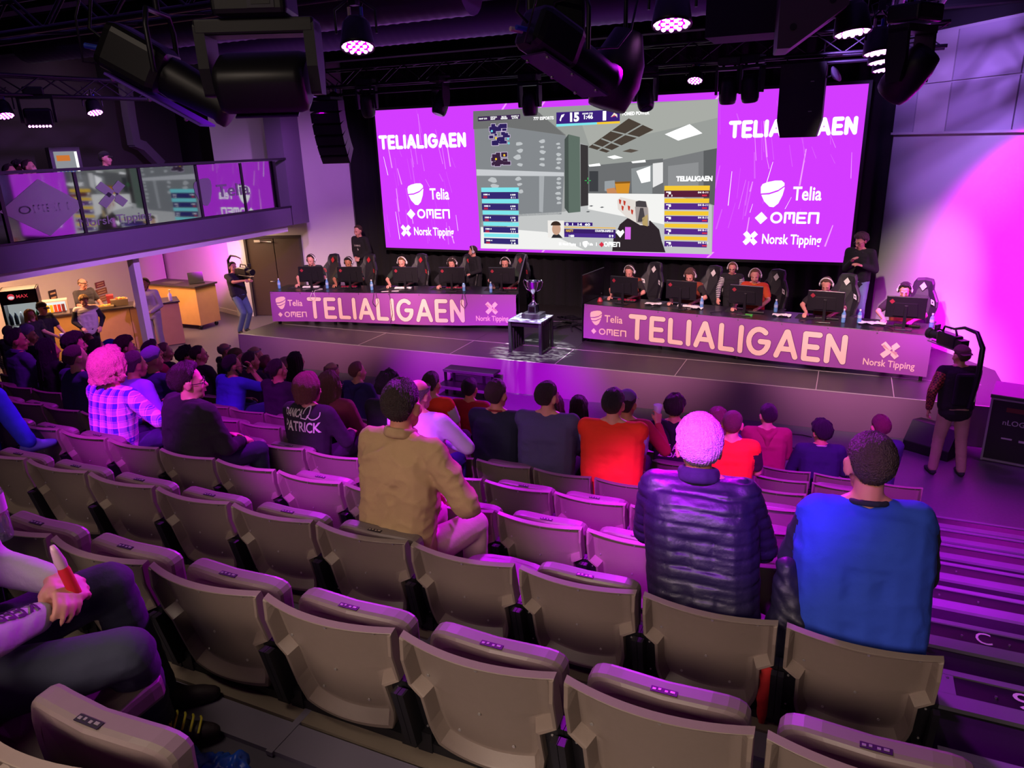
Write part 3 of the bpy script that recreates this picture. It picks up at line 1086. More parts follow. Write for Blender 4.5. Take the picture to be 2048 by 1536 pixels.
# player lists
for i in range(5):
    y = 690 + i * 90
    x = 88 + i * 5.5
    gq(x, y, 385, y + 34, '7fe6ee', 9)
    gq(x, y + 36, 380, y + 88, '352a72', 9)
    gt('1000 4', x + 15, y + 60, 12, 'ffffff', 11, 55)
    gq(x + 16, y + 66, x + 48, y + 82, 'b02a4a', 11)
    gt('$ 2350', 318, y + 62, 12, 'ffffff', 11, 45)
    gt(['6 1 1', '9 1 1', '1 9', '1 1 1', '1 6'][i], 322, y + 84, 14, 'ffffff', 11, 38)
    y = 676 + i * 99
    gq(1532, y, 1888 - i * 5, y + 36, 'f5c936', 9)
    gq(1532, y + 38, 1884 - i * 5, y + 90, '5a1f3a' if i == 0 else '552a88', 9)
    gq(1545, y + 46, 1582, y + 54, 'ffffff', 11)
    gq(1565, y + 52, 1582, y + 66, 'ffffff', 11)
    gt('04 0-11', 1795, y + 58, 12, 'ffffff', 11, 72)
    gq(1828, y + 70, 1866, y + 82, 'd9304a', 11)
    gt(['1 1', '1', '', '1', '1 1 6'][i] or '.', 1550, y + 84, 13, 'ffffff', 11, 34 if i in (0, 4) else 8)
gt('TELIALIGAEN', 1625, 638, 34, 'ffffff', 11, 258, 0.05)
# portrait card
gq(612, 948, 742, 1086, 'f0ece8', 9)
gp([(640, 1086), (655, 1060), (700, 1055), (730, 1086)], '2b2b30', 10)
gm.poly([g(680 + 34 * math.cos(t), 1015 - 48 * math.sin(t), 11) for t in np.linspace(0, 2 * PI, 16, endpoint=False)], G('c9a088'))
gm.poly([g(676 + 40 * math.cos(t), 988 - 34 * math.sin(t), 12) for t in np.linspace(0, PI, 10)], G('3a2a24'))
gq(742, 962, 965, 992, '3b1f7a', 10)
gt('0  1  14  60', 755, 986, 18, 'ffffff', 12, 200)
gq(742, 998, 1146, 1012, 'f5b936', 10)
gq(742, 1014, 1146, 1088, '3b1f6a', 10)
gq(742, 1048, 1146, 1088, '4a2a8a', 11)
gt('NASTY', 755, 1038, 20, 'f5c936', 12, 62)
gt('COUNTER-SNIPER 01', 985, 1038, 16, 'ffffff', 12, 145)
gt('1480', 775, 1078, 18, 'ffffff', 12, 44)
gt('0 9', 1095, 1080, 18, 'ffffff', 12, 34)
gp([(1150, 1045), (1165, 1020), (1185, 1035), (1205, 1020), (1215, 1042), (1183, 1085)], 'ffffff', 12)
gq(1222, 1000, 1265, 1098, 'd86ae8', 12)
gt('Norsk Tipping', 730, 1142, 20, 'ffffff', 12, 110)
put2d(gm, cross_mark(*[g(712, 1132, 0).x, g(712, 1132, 0).z], 0.06, .2), lambda x, y: sp(x, y, 12), C_wh)
gt('Telia', 928, 1144, 20, 'ffffff', 12, 42)
put2d(gm, pebble(g(908, 1136, 0).x, g(908, 1136, 0).z, 0.13)[0], lambda x, y: sp(x, y, 12), C_wh)
for x in (866, 994):
    gq(x, 1122, x + 4, 1150, 'ffffff', 12)
put2d(gm, diamond(g(1038, 1138, 0).x, g(1038, 1138, 0).z, 0.06), lambda x, y: sp(x, y, 12), C_red)
put2d(gm, word('OMEN', g(1060, 1148, 0).x, g(1060, 1150, 0).z, 0.085, 0.011, THIN, fit=0.34), lambda x, y: sp(x, y, 12), C_wh)
gm.build('game_picture', screen)

# ================================================================== desks
M_desk = mat('black desk laminate', '#1d1b20', 0.28, var=0.1)
M_ban = mat('purple banner vinyl', '#8a3f96', 0.55, var=0.06, vscale=1.5)
M_let = mat('pale banner print', '#e3bcb4', 0.6)
M_edge = mat('dark purple print edge', '#5b2668', 0.6)
DH = 0.745


def desk(A, B, label, ban_label, full):
    """desk on the stage with its front edge from A to B; banner hangs on the front"""
    A, B = V(A), V(B)
    d = (B - A).normalized()
    L = (B - A).length
    t = thing('player_desk', label, 'desk', (A.x, A.y, HS), math.atan2(d.y, d.x), 'long player desks on the stage')
    m = MB()
    m.box((L / 2, 0.40, DH - 0.015), (L, 0.80, 0.03), M_desk)
    m.build('tabletop', t, bevel=0.004)
    for i in range(5):
        x = 0.1 + (L - 0.2) * i / 4
        for y in (0.1, 0.7):
            m = MB()
            m.box((x, y, (DH - 0.03) / 2), (0.05, 0.05, DH - 0.03), M_black)
            m.build('leg', t)
    # banner cloth
    b = MB()
    z1, z0 = DH - 0.005, 0.09
    bow = lambda x: 0.02 * math.sin(x * 1.9 + 1) + 0.008 * math.sin(x * 6.3)

    def F(x, z, o=0.0):
        v = (z - z0) / (z1 - z0)
        return V((x, -0.012 - (0.03 + bow(x)) * (1 - v) * 0.9 - 0.012 * math.sin(PI * v) - o, z + 0.012 * math.sin(x * 1.3) * (1 - v)))
    b.grid(lambda u, v: F(0.02 + (L - 0.04) * u, z0 + (z1 - z0) * v), 120, 10, M_ban)
    k = L / 5.8
    for o, hw, mt in ((0.004, 0.052, M_edge), (0.007, 0.043, M_let)):
        put2d(b, word('TELIALIGAEN', 0.97 * k, 0.195, 0.40, hw * k, gap=1, step=0.06, fit=3.62 * k), lambda x, z: F(x, z, o), mt)
    pb, sl = pebble(0.27 * k, 0.50, 0.25)
    put2d(b, pb, lambda x, z: F(x, z, 0.005), M_let)
    put2d(b, sl, lambda x, z: F(x, z, 0.008), M_ban)
    puttext(b, 'Telia', 0.45 * k, 0.44, 0.19, lambda x, z: F(x, z, 0.005), M_let, 0.012, fit=0.36 * k)
    put2d(b, diamond(0.24 * k, 0.245, 0.055), lambda x, z: F(x, z, 0.005), M_let)
    put2d(b, word('OMEN', 0.36 * k, 0.20, 0.10, 0.011, THIN, fit=0.52 * k), lambda x, z: F(x, z, 0.005), M_let)
    cx = L - 0.56 * k
    put2d(b, cross_mark(cx, 0.46, 0.24), lambda x, z: F(x, z, 0.005), M_let)
    put2d(b, [[(cx - .002, .46), (cx - .09, .55), (cx - .12, .52)], [(cx, .46), (cx + .1, .44), (cx + .1, .38)]], lambda x, z: F(x, z, 0.008), mat('print fold shade', '#b98a92', 0.6))
    puttext(b, 'Norsk Tipping', cx, 0.19, 0.155, lambda x, z: F(x, z, 0.005), M_let, 0.012, 'CENTER', fit=0.72 * k)
    for i in range(9):
        x = 0.06 + (L - 0.12) * i / 8
        b.cyl(F(x, z1 - 0.025, 0.001), F(x, z1 - 0.025, 0.006), 0.011, M_alu, n=10)
    M4 = t.matrix_basis.copy()
    q = MB()
    q.mats = b.mats
    R4 = Matrix.Translation(V((A.x, A.y, HS))) @ Matrix.Rotation(math.atan2(d.y, d.x), 4, 'Z')
    bt = thing('sponsor_banner', ban_label, 'banner', (A.x, A.y, HS), math.atan2(d.y, d.x), 'purple league banners on the player desks')
    b.build('banner_cloth', bt, recalc=False)
    return t, R4, L


LDA, LDB = (-11.40, 12.30, 0), (-5.98, 13.45, 0)
RDA, RDB = (-4.40, 13.00, 0), (1.37, 12.26, 0)
ldesk, LM, LL = desk(LDA, LDB, 'black player desk on the left of the stage, behind the trophy', 'purple league banner hung on the left player desk, partly behind the trophy stand', False)
rdesk, RM, RL = desk(RDA, RDB, 'black player desk on the right of the stage', 'purple league banner hung on the right player desk', True)

# end dividers
M_perspex = mat('smoked divider', '#16131a', 0.2)
for (R4, x, lab, hh) in ((LM, LL + 0.02, 'thin dark divider panel at the trophy end of the left desk', 1.02), (RM, -0.03, 'dark divider panel at the trophy end of the right desk', 1.10)):
    m = MB()
    if x > 0:
        m.prism([(x, 0.05, 0.05), (x, 0.85, 0.05), (x, 0.85, 1.42), (x, 0.05, 0.98)], (0.012, 0, 0), M_perspex)
        m.tube([(x + 0.006, 0.05, 0.98), (x + 0.006, 0.85, 1.42)], 0.012, M_alu)
    else:
        m.prism([(x, -0.02, 0.0), (x, 0.95, 0.0), (x, 0.95, 1.28), (x, -0.02, 1.28)], (0.015, 0, 0), M_perspex)
        m.tube([(x + 0.006, -0.02, 1.28), (x + 0.006, 0.95, 1.28)], 0.010, M_steel)
    m.v = [tuple(R4 @ V(p)) for p in m.v]
    tag(m.build('desk_divider'), lab, 'divider')

# ================================================================== tip-up chairs
M_shell = mat('grey brown seat plastic', '#77695f', 0.42, var=0.05, vscale=40, bump=0.03, bscale=220)
M_pan = mat('dark grey brown seat plastic', '#6a5d58', 0.45, var=0.05, vscale=40)
M_brk = mat('black seat bracket', '#131116', 0.5)
M_screw = mat('bright screw', '#cfc8c0', 0.3, 0.8)
BH = 0.77          # backrest top above the row floor
TILT = math.radians(14)


def shell_w(z):
    """half width of the back shell at height z (0 bottom, 1 top)"""
    return 0.236 if z > 0.54 else (0.236 - 0.046 * min(1, (0.54 - z) / 0.05)) - 0.022 * max(0, (0.20 - z) / 0.2) ** 1.5


SHH = 0.43
BOT = V((0, 0.105, BH - SHH * math.cos(TILT)))


def shell_pt(u, z, dy):
    x = u * shell_w(z)
    yb = 0.045 * (1 - (x / 0.236) ** 2)        # bows to the rear in the middle
    zz = z * SHH - (0.022 * (u * u) if z > .97 else 0)
    cut = 0.05 * (1 - abs(u)) * 0 
    y = -yb + dy
    # tilt about the bottom
    return V((x, y * math.cos(TILT) - zz * math.sin(TILT), zz * math.cos(TILT) + y * math.sin(TILT)))


def make_backrest():
    b = MB()
    zs = [0, 0.05, 0.11, 0.2, 0.3, 0.4, 0.49, 0.515, 0.54, 0.541, 0.6, 0.7, 0.8, 0.9, 0.955, 1.0]
    nu = 14
    us = [-1 + 2 * i / nu for i in range(nu + 1)]
    # panel, 30 mm inside the rim
    def pt(u, z, dy, ins):
        zz = ins * 0.085 + z * (1 - ins * 0.118)
        if dy < 0:
            dy *= 1 - 0.62 * max(0.0, min(1.0, (z - 0.80) / 0.2))
        k = (shell_w(z) - ins * 0.028) / shell_w(z)
        q = shell_pt(u * 1.0, z, dy)
        x = q.x * k
        yb = 0.045 * (1 - (q.x / 0.236) ** 2)
        h = zz * SHH - (0.016 * (u * u) if z > .97 else 0)
        y = -yb + dy
        return V((x, y * math.cos(TILT) - h * math.sin(TILT), h * math.cos(TILT) + y * math.sin(TILT)))
    n1 = nu + 1
    def loop(dy, ins):
        L = [pt(u, 0, dy, ins) for u in us]
        L += [pt(1, z, dy, ins) for z in zs[1:-1]]
        L += [pt(u, 1, dy, ins) for u in us[::-1]]
        L += [pt(-1, z, dy, ins) for z in zs[-2:0:-1]]
        return L
    vs = [pt(u, z, 0.0, 1) for z in zs for u in us]
    fs = [(j * n1 + i, j * n1 + i + 1, (j + 1) * n1 + i + 1, (j + 1) * n1 + i) for j in range(len(zs) - 1) for i in range(nu)]
    b.add(vs, fs, M_shell, True)
    b.rings([loop(0.0, 1.0), loop(-0.036, 0.5)], M_shell, cap=False, smooth=False)
    b.rings([loop(-0.036, 0.5), loop(-0.04, 0.42), loop(-0.04, 0.06), loop(-0.034, 0.0), loop(0.010, 0.0)], M_shell, cap=False, smooth=False)
    vs = [pt(u, z, 0.010, 0) for z in zs for u in us]
    b.add(vs, fs, M_shell, True)
    for u, z in ((-0.82, 0.62), (0.82, 0.95), (-0.6, 0.1), (0.55, 0.12), (0.0, 0.45), (0.1, 0.97)):
        p = pt(u, z, -0.001, 1)
        b.cyl(p, p + V((0, -0.003, 0)), 0.005, M_screw, n=6)
    return b


def pan_outline(h, w):
    """rounded seat pan outline, u along width, v from hinge to front"""
    pts = []
    for i in range(9):
        t = -1 + 2 * i / 8
        pts.append((t * w * 0.93, 0.0))
    for t in np.linspace(0.08, 0.82, 6):
        pts.append((w * (0.93 + 0.07 * min(1, t * 2)), h * t))
    for i in range(13):
        a = PI * i / 12
        c, s = math.cos(a), math.sin(a)
        pts.append((w * math.copysign(abs(c) ** 0.45, c), h * (0.82 + 0.18 * s ** 0.6)))
    for t in np.linspace(0.82, 0.08, 6):
        pts.append((-w * (0.93 + 0.07 * min(1, t * 2)), h * t))
    return pts


def make_pan():
    """seat pan lying flat, hinge at the origin, front along +y"""
    b = MB()
    o = pan_outline(0.385, 0.218)
    def ring(k, z, sc=1.0):
        return [V((x * k, 0.2 + (y - 0.2) * k, z - 0.03 * (x / 0.22) ** 2 * sc + 0.02 * (max(0, y - 0.3) / 0.1) * -1 * sc)) for x, y in o]
    b.rings([ring(0.80, 0.028, .6), ring(0.94, 0.036), ring(0.985, 0.03), ring(1.0, 0.018), ring(1.0, -0.016), ring(0.985, -0.026), ring(0.80, -0.03), ring(0.4, -0.03)], M_pan, cap=True, smooth=False)
    b.cyl((-0.2, 0.0, 0), (0.2, 0.0, 0), 0.018, M_brk)
    return b


def tilt_pt(x, y, h):
    """point on the back shell: y behind (-) or before (+) the panel, h up the shell"""
    return V((x, y * math.cos(TILT) - h * math.sin(TILT), h * math.cos(TILT) + y * math.sin(TILT))) + BOT


def make_bracket(s):
    b = MB()
    a, c = s * 0.183, s * 0.249
    # black plate filling the notch of the shell, and the arm that runs down to the floor beam
    b.prism([tilt_pt(a + s * 0.012, -0.030, 0.225), tilt_pt(c, -0.030, 0.225), tilt_pt(c, -0.030, -0.06), tilt_pt(a - s * 0.012, -0.030, -0.06)], (0, 0.05, 0.0), M_brk)
    b.prism([V((c - s * 0.02, 0.02, 0.33)), V((c - s * 0.02, 0.20, 0.30)), V((c - s * 0.02, 0.22, 0.40)), V((c - s * 0.02, 0.10, 0.46)), V((c - s * 0.02, 0.0, 0.56)), V((c - s * 0.02, -0.03, 0.56))], (s * 0.02, 0, 0), M_brk)
    b.box((s * 0.22, 0.10, 0.30), (0.05, 0.10, 0.12), M_brk)
    for h in (0.19, 0.03):
        p = tilt_pt(s * 0.215, -0.031, h)
        b.cyl(p, p + V((0, -0.003, 0)), 0.004, M_screw, n=6)
    return b


def make_plate():
    b = MB()
    b.box((0, 0, 0), (0.07, 0.018, 0.002), M_brk)
    for i, (x, wd) in enumerate(((-0.026, 0.009), (-0.012, 0.007), (0.006, 0.008), (0.022, 0.012))):
        b.box((x, 0.002 * (i % 2), 0.0014), (wd, 0.007, 0.001), M_screw)
    return b


ME = {n: f.mesh(n) for n, f in (('backrest', make_backrest()), ('seat', make_pan()), ('seat_bracket', make_bracket(1)), ('bracket2', make_bracket(-1)), ('number_plate', make_plate()))}
for me in ME.values():
    bm = bmesh.new()
    bm.from_mesh(me)
    bmesh.ops.remove_doubles(bm, verts=bm.verts, dist=0.0002)
    bmesh.ops.recalc_face_normals(bm, faces=bm.faces)
    bm.to_mesh(me)
    bm.free()


def kid(name, me, par, loc=(0, 0, 0), rot=(0, 0, 0)):
    o = bpy.data.objects.new(name, me)
    COL.objects.link(o)
    o.parent = par
    o.location = loc
    o.rotation_euler = rot
    return o


ROWNAME = {-2: 'nearest row', -1: 'second nearest row', 0: 'third nearest row', 1: 'fourth nearest row', 2: 'fifth nearest row', 3: 'sixth nearest row', 4: 'seventh nearest row',
           5: 'third row from the stage', 6: 'second row from the stage', 7: 'front row by the stage'}
SEATS = {}


def chair(k, i, down=False, jit=0.0):
    """seat i counted from the aisle, row k"""
    x = -0.05 - 0.5 * i + 0.238
    n = ORD[i + 1] if i + 1 < len(ORD) else 'far'
    if i < 0:
        n = 'aisle-side extra'
    t = thing('tip_up_chair', '%s, %s from the aisle, %s' % ('tip-up chair with seat down' if down else 'folded tip-up chair', n.replace('first', 'first') if i >= 0 else 'outermost', ROWNAME[k]),
              'chair', (x, rowY(k), rowZ(k)), jit, 'tip-up chairs, ' + ROWNAME[k])
    kid('backrest', ME['backrest'], t, BOT)
    s = kid('seat', ME['seat'], t, (0, 0.125, 0.41 if down else 0.322), (math.radians(4 if down else 93), 0, 0))
    if not down and k < 3:
        kid('number_plate', ME['number_plate'], s, (0.0, 0.386, 0.0), (math.radians(-90), 0, 0))
    kid('seat_bracket', ME['seat_bracket'], t)
    kid('seat_bracket', ME['bracket2'], t)
    SEATS[(k, i)] = t
    return t


def visible(k, i):
    x = -0.05 - 0.5 * i + 0.238
    p = proj((x, rowY(k), rowZ(k) + BH))
    q = proj((x, rowY(k) + 0.4, rowZ(k) + BH))
    if p[2] < 0.3:
        return False
    return (-130 < p[0] < 2150 or -60 < q[0] < 2100) and p[1] < 1640


OCC = {(0, 3), (0, 0), (0, 1), (-2, 4), (-2, 6), (1, 7), (1, 9), (1, 8), (2, 11), (2, 13), (2, 12), (3, 17), (3, 16), (3, 15), (3, 13), (4, 19), (4, 17), (4, 16), (4, 15), (4, 14), (4, 12), (2, 7), (2, 5), (2, 6), (3, 8), (3, 7), (3, 6),
       (3, 4), (3, 3), (4, 6), (4, 4), (4, 3), (4, 2), (4, 1), (5, 19), (5, 18), (5, 17), (5, 16), (5, 14), (5, 13), (5, 12), (5, 10), (5, 7), (5, 4), (5, 2), (5, 1), (6, 17), (6, 16), (6, 14), (6, 13), (6, 12), (6, 1), (6, 0), (6, -1), (7, 17), (7, 16), (7, 15)}
for k in range(-2, 8):
    for i in range(-1 if k == 6 else 0, 21):
        if k == 7 and i < 13:
            continue
        if visible(k, i) and -0.05 - 0.5 * i > -10.6:
            chair(k, i, (k, i) in OCC)
# one floor beam per row carries the chairs
for k in range(-2, 7):
    m = MB()
    xs = [SEATS[key].location.x for key in SEATS if key[0] == k]
    if not xs:
        continue
    x0, x1 = min(xs) - 0.25, max(xs) + 0.25
    y, z = rowY(k) + 0.09, rowZ(k)
    m.box(((x0 + x1) / 2, y, z + 0.29), (x1 - x0, 0.07, 0.06), M_brk)
    x = x1 - 0.3
    while x > x0:
        m.box((x, y, z + 0.14), (0.06, 0.06, 0.28), M_brk)
        m.box((x, y, z + 0.012), (0.10, 0.26, 0.024), M_brk)
        x -= 1.0
    tag(m.build('chair_beam'), 'black floor beam with posts carrying the chairs of the ' + ROWNAME[k], 'beam', 'black beams under the chair rows')

# ================================================================== people
def remesh(mb, voxel, it, fac=0.5):
    me = mb.mesh('tmp')
    o = bpy.data.objects.new('tmp', me)
    COL.objects.link(o)
    r = o.modifiers.new('r', 'REMESH')
    r.mode = 'VOXEL'
    r.voxel_size = voxel
    if it:
        sm = o.modifiers.new('s', 'SMOOTH')
        sm.factor = fac
        sm.iterations = it
    dg = bpy.context.evaluated_depsgraph_get()
    out = bpy.data.meshes.new_from_object(o.evaluated_get(dg))
    bpy.data.objects.remove(o)
    bpy.data.meshes.remove(me)
    out.polygons.foreach_set('use_smooth', [True] * len(out.polygons))
    return out


DUM = None


class Blob:
    """tapered limbs and ellipsoids that get fused into one skin"""

    def __init__(s):
        s.p = []

    def cap(s, a, b, ra, rb=None, mi=0):
        s.p.append(('c', V(a), V(b), ra, ra if rb is None else rb, mi))
        return s

    def ell(s, c, rad, R=None, mi=0):
        s.p.append(('e', V(c), V(rad), R or Matrix.Identity(3), None, mi))
        return s

    def mesh(s, name, voxel, it, mats, disp=None):
        global DUM
        if DUM is None:
            DUM = bpy.data.materials.new('dummy')
        b = MB()
        for q in s.p:
            if q[0] == 'c':
                _, a, c, ra, rb, mi = q
                x, y, d = basis(c - a) if (c - a).length > 1e-5 else (V((1, 0, 0)), V((0, 1, 0)), V((0, 0, 1)))
                rs = []
                n = 12
                for sgn, p, r in ((-1, a, ra), (1, c, rb)):
                    for t in ((85, 60, 30, 0) if sgn < 0 else (0, 30, 60, 85)):
                        t = math.radians(t)
                        rs.append([p + d * (sgn * r * math.sin(t)) + (x * math.cos(2 * PI * k / n) + y * math.sin(2 * PI * k / n)) * (r * math.cos(t)) for k in range(n)])
                b.rings(rs, DUM, cap=True)
            else:
                b.ell(q[1], q[2], DUM, q[3], 16, 10)
        me = remesh(b, voxel, it)
        me.name = name
        me.materials.clear()
        for m in mats:
            me.materials.append(m)
        nv = len(me.vertices)
        co = np.empty(nv * 3)
        me.vertices.foreach_get('co', co)
        co = co.reshape(-1, 3)
        if len(mats) > 1:
            npoly = len(me.polygons)
            ce = np.empty(npoly * 3)
            me.polygons.foreach_get('center', ce)
            ce = ce.reshape(-1, 3)
            best = np.full(npoly, 1e9)
            idx = np.zeros(npoly, dtype=np.int32)
            for q in s.p:
                if q[0] == 'c':
                    a, c = np.array(q[1]), np.array(q[2])
                    ab = c - a
                    L2 = max(ab @ ab, 1e-9)
                    t = np.clip(((ce - a) @ ab) / L2, 0, 1)
                    dd = np.linalg.norm(ce - a - t[:, None] * ab, axis=1) - (q[3] + (q[4] - q[3]) * t)
                else:
                    R = np.array(q[3])
                    l = ((ce - np.array(q[1])) @ R) / np.array(q[2])
                    dd = (np.linalg.norm(l, axis=1) - 1) * min(q[2])
                k = dd < best
                best[k] = dd[k]
                idx[k] = q[5]
            me.polygons.foreach_set('material_index', idx)
        if disp:
            no = np.empty(nv * 3)
            me.vertices.foreach_get('normal', no)
            no = no.reshape(-1, 3)
            co = co + no * disp(co)[:, None]
            me.vertices.foreach_set('co', co.reshape(-1))
        me.update()
        return me


def folds(amp, sx=9.0, sz=26.0, seed=0.0):
    """soft cloth creases"""
    def f(co):
        out = np.zeros(len(co))
        for i, c in enumerate(co):
            v = V((c[0] * sx + seed, c[1] * sx, c[2] * sz + 0.6 * c[0] * sx))
            out[i] = noise.noise(v) + 0.5 * noise.noise(v * 2.1)
        return out * amp
    return f


def creases(amp, sc=8.0, seed=0.0):
    """sharper pulled folds of a thin shirt"""
    def f(co):
        out = np.zeros(len(co))
        for i, c in enumerate(co):
            v = V((c[0] * sc + seed + 0.5 * c[2] * sc, c[1] * sc, c[2] * sc * 1.5 - 0.7 * c[0] * sc))
            out[i] = (1 - abs(noise.noise(v))) ** 5 + 0.5 * (1 - abs(noise.noise(v * 1.9))) ** 6
        return out * amp - amp * 0.5
    return f


def quilt(amp, period):
    def f(co):
        ph = co[:, 2] / period + 0.25 * np.sin(co[:, 0] * 14) * 0.5
        s = np.abs(np.sin(PI * ph))
        w = np.array([noise.noise(V((c[0] * 11, c[1] * 11, c[2] * 34))) for c in co])
        return amp * (np.minimum(1, s * 2.2) ** 0.6 - 0.8) + w * amp * 0.45
    return f


SKIN = {'pale': '#c98f78', 'fair': '#c08068', 'tan': '#a86c50', 'rose': '#cd8c7e'}


def skin(k):
    return mat('skin ' + k, SKIN[k], 0.5, var=0.06, vscale=25)


def cloth(h, rough=0.9, bump=0.12, bs=45):
    return mat('cloth ' + h, '#' + h, rough, var=0.10, vscale=9, bump=bump, bscale=bs)


def hairm(h):
    n = 'hair ' + h
    if n in MATS:
        return MATS[n]
    m = mat(n, '#' + h, 0.55, var=0.35, vscale=70, bump=0.8, bscale=190)
    return m


def ik(a, b, l1, l2, pole):
    a, b = V(a), V(b)
    d = b - a
    L = min(d.length, (l1 + l2) * 0.998)
    d.normalize()
    b = a + d * L
    x = (l1 * l1 - l2 * l2 + L * L) / (2 * L)
    h = math.sqrt(max(l1 * l1 - x * x, 0))
    p = V(pole)
    p = (p - d * p.dot(d))
    if p.length < 1e-5:
        p = V((0, 0, -1))
    p.normalize()
    return a + d * x + p * h, b


def hand(bl, wr, fdir, back, side, curl=0.35, s=1.0, spread=1.0):
    """palm with four unequal fingers and a side thumb; back = back-of-hand direction; side=+1 when the thumb lies on the +x' side"""
    f = V(fdir).normalized()
    n = V(back)
    n = (n - f * n.dot(f)).normalized()
    x = f.cross(n) * side         # towards the thumb
    pc = V(wr) + f * 0.045 * s
    for k, t in ((-1, 0.030), (-0.33, 0.011), (0.33, -0.010), (1, -0.030)):
        bl.cap(V(wr) + x * t * 0.55 * s, V(wr) + f * 0.085 * s + x * -t * s * -1, 0.0155 * s, 0.0125 * s)
    L = [(0.030, 0.072), (0.0105, 0.082), (-0.0105, 0.077), (-0.030, 0.060)]
    for i, (t, ln) in enumerate(L):
        p = V(wr) + f * (0.088 - 0.004 * abs(i - 1)) * s + x * t * s
        d = (f + x * (t * 3.0 * spread)).normalized()
        c = curl * (1 + 0.12 * i)
        ang = 0.0
        for seg, fr in ((0, 0.45), (1, 0.32), (2, 0.23)):
            ang += c * (0.75, 1.0, 0.7)[seg]
            dd = d * math.cos(ang) - n * math.sin(ang)
            q = p + dd * ln * fr * s
            bl.cap(p, q, (0.0098, 0.009, 0.0082)[seg] * s, (0.009, 0.0082, 0.0072)[seg] * s)
            p = q
    # thumb leaves the side of the palm near its base
    p = V(wr) + f * 0.028 * s + x * 0.024 * s
    d = (f * 0.72 + x * 0.62 - n * 0.25 * (1 + curl)).normalized()
    q = p + d * 0.042 * s
    bl.cap(p, q, 0.0135 * s, 0.011 * s)
    d2 = (f * 0.9 + x * (0.25 - 0.5 * curl) - n * 0.35 * (1 + curl)).normalized()
    bl.cap(q, q + d2 * 0.032 * s, 0.0105 * s, 0.0085 * s)


HK = dict(top=0.128)


def head_blob(bl, H, s=1.0, ears=True, nose=1.0, chin=1.0):
    """H maps head space (origin at ear height, +y the face) to the body"""
    def P(x, y, z):
        return H @ V((x * s, y * s, z * s))
    R = H.to_3x3()
    bl.ell(P(0, -0.014, 0.034), V((0.074, 0.094, 0.088)) * s, R)
    bl.ell(P(0, 0.030, -0.012), V((0.064, 0.062, 0.082)) * s, R)
    bl.ell(P(0, 0.044, -0.070), V((0.047, 0.044, 0.042)) * s, R)
    bl.ell(P(0, 0.062, -0.094), V((0.026 * chin, 0.024, 0.021)) * s, R)
    bl.cap(P(0, 0.088, 0.012), P(0, 0.108 * nose, -0.026), 0.009 * s, 0.0125 * s)
    bl.cap(P(-0.011, 0.093, -0.031), P(0.011, 0.093, -0.031), 0.0105 * s)
    bl.cap(P(-0.034, 0.074, 0.024), P(0.034, 0.074, 0.024), 0.0125 * s)
    for a in (-1, 1):
        bl.ell(P(a * 0.040, 0.060, -0.028), V((0.022, 0.024, 0.022)) * s, R)
        if ears:
            E = R @ Rz(a * -0.35)
            bl.ell(P(a * 0.077, -0.010, -0.004), V((0.009, 0.021, 0.033)) * s, E)
            bl.ell(P(a * 0.080, -0.006, 0.016), V((0.009, 0.020, 0.014)) * s, E)
    bl.cap(P(-0.018, 0.084, -0.058), P(0.018, 0.084, -0.058), 0.0095 * s)


def smooth(t):
    t = max(0.0, min(1.0, t))
    return t * t * (3 - 2 * t)


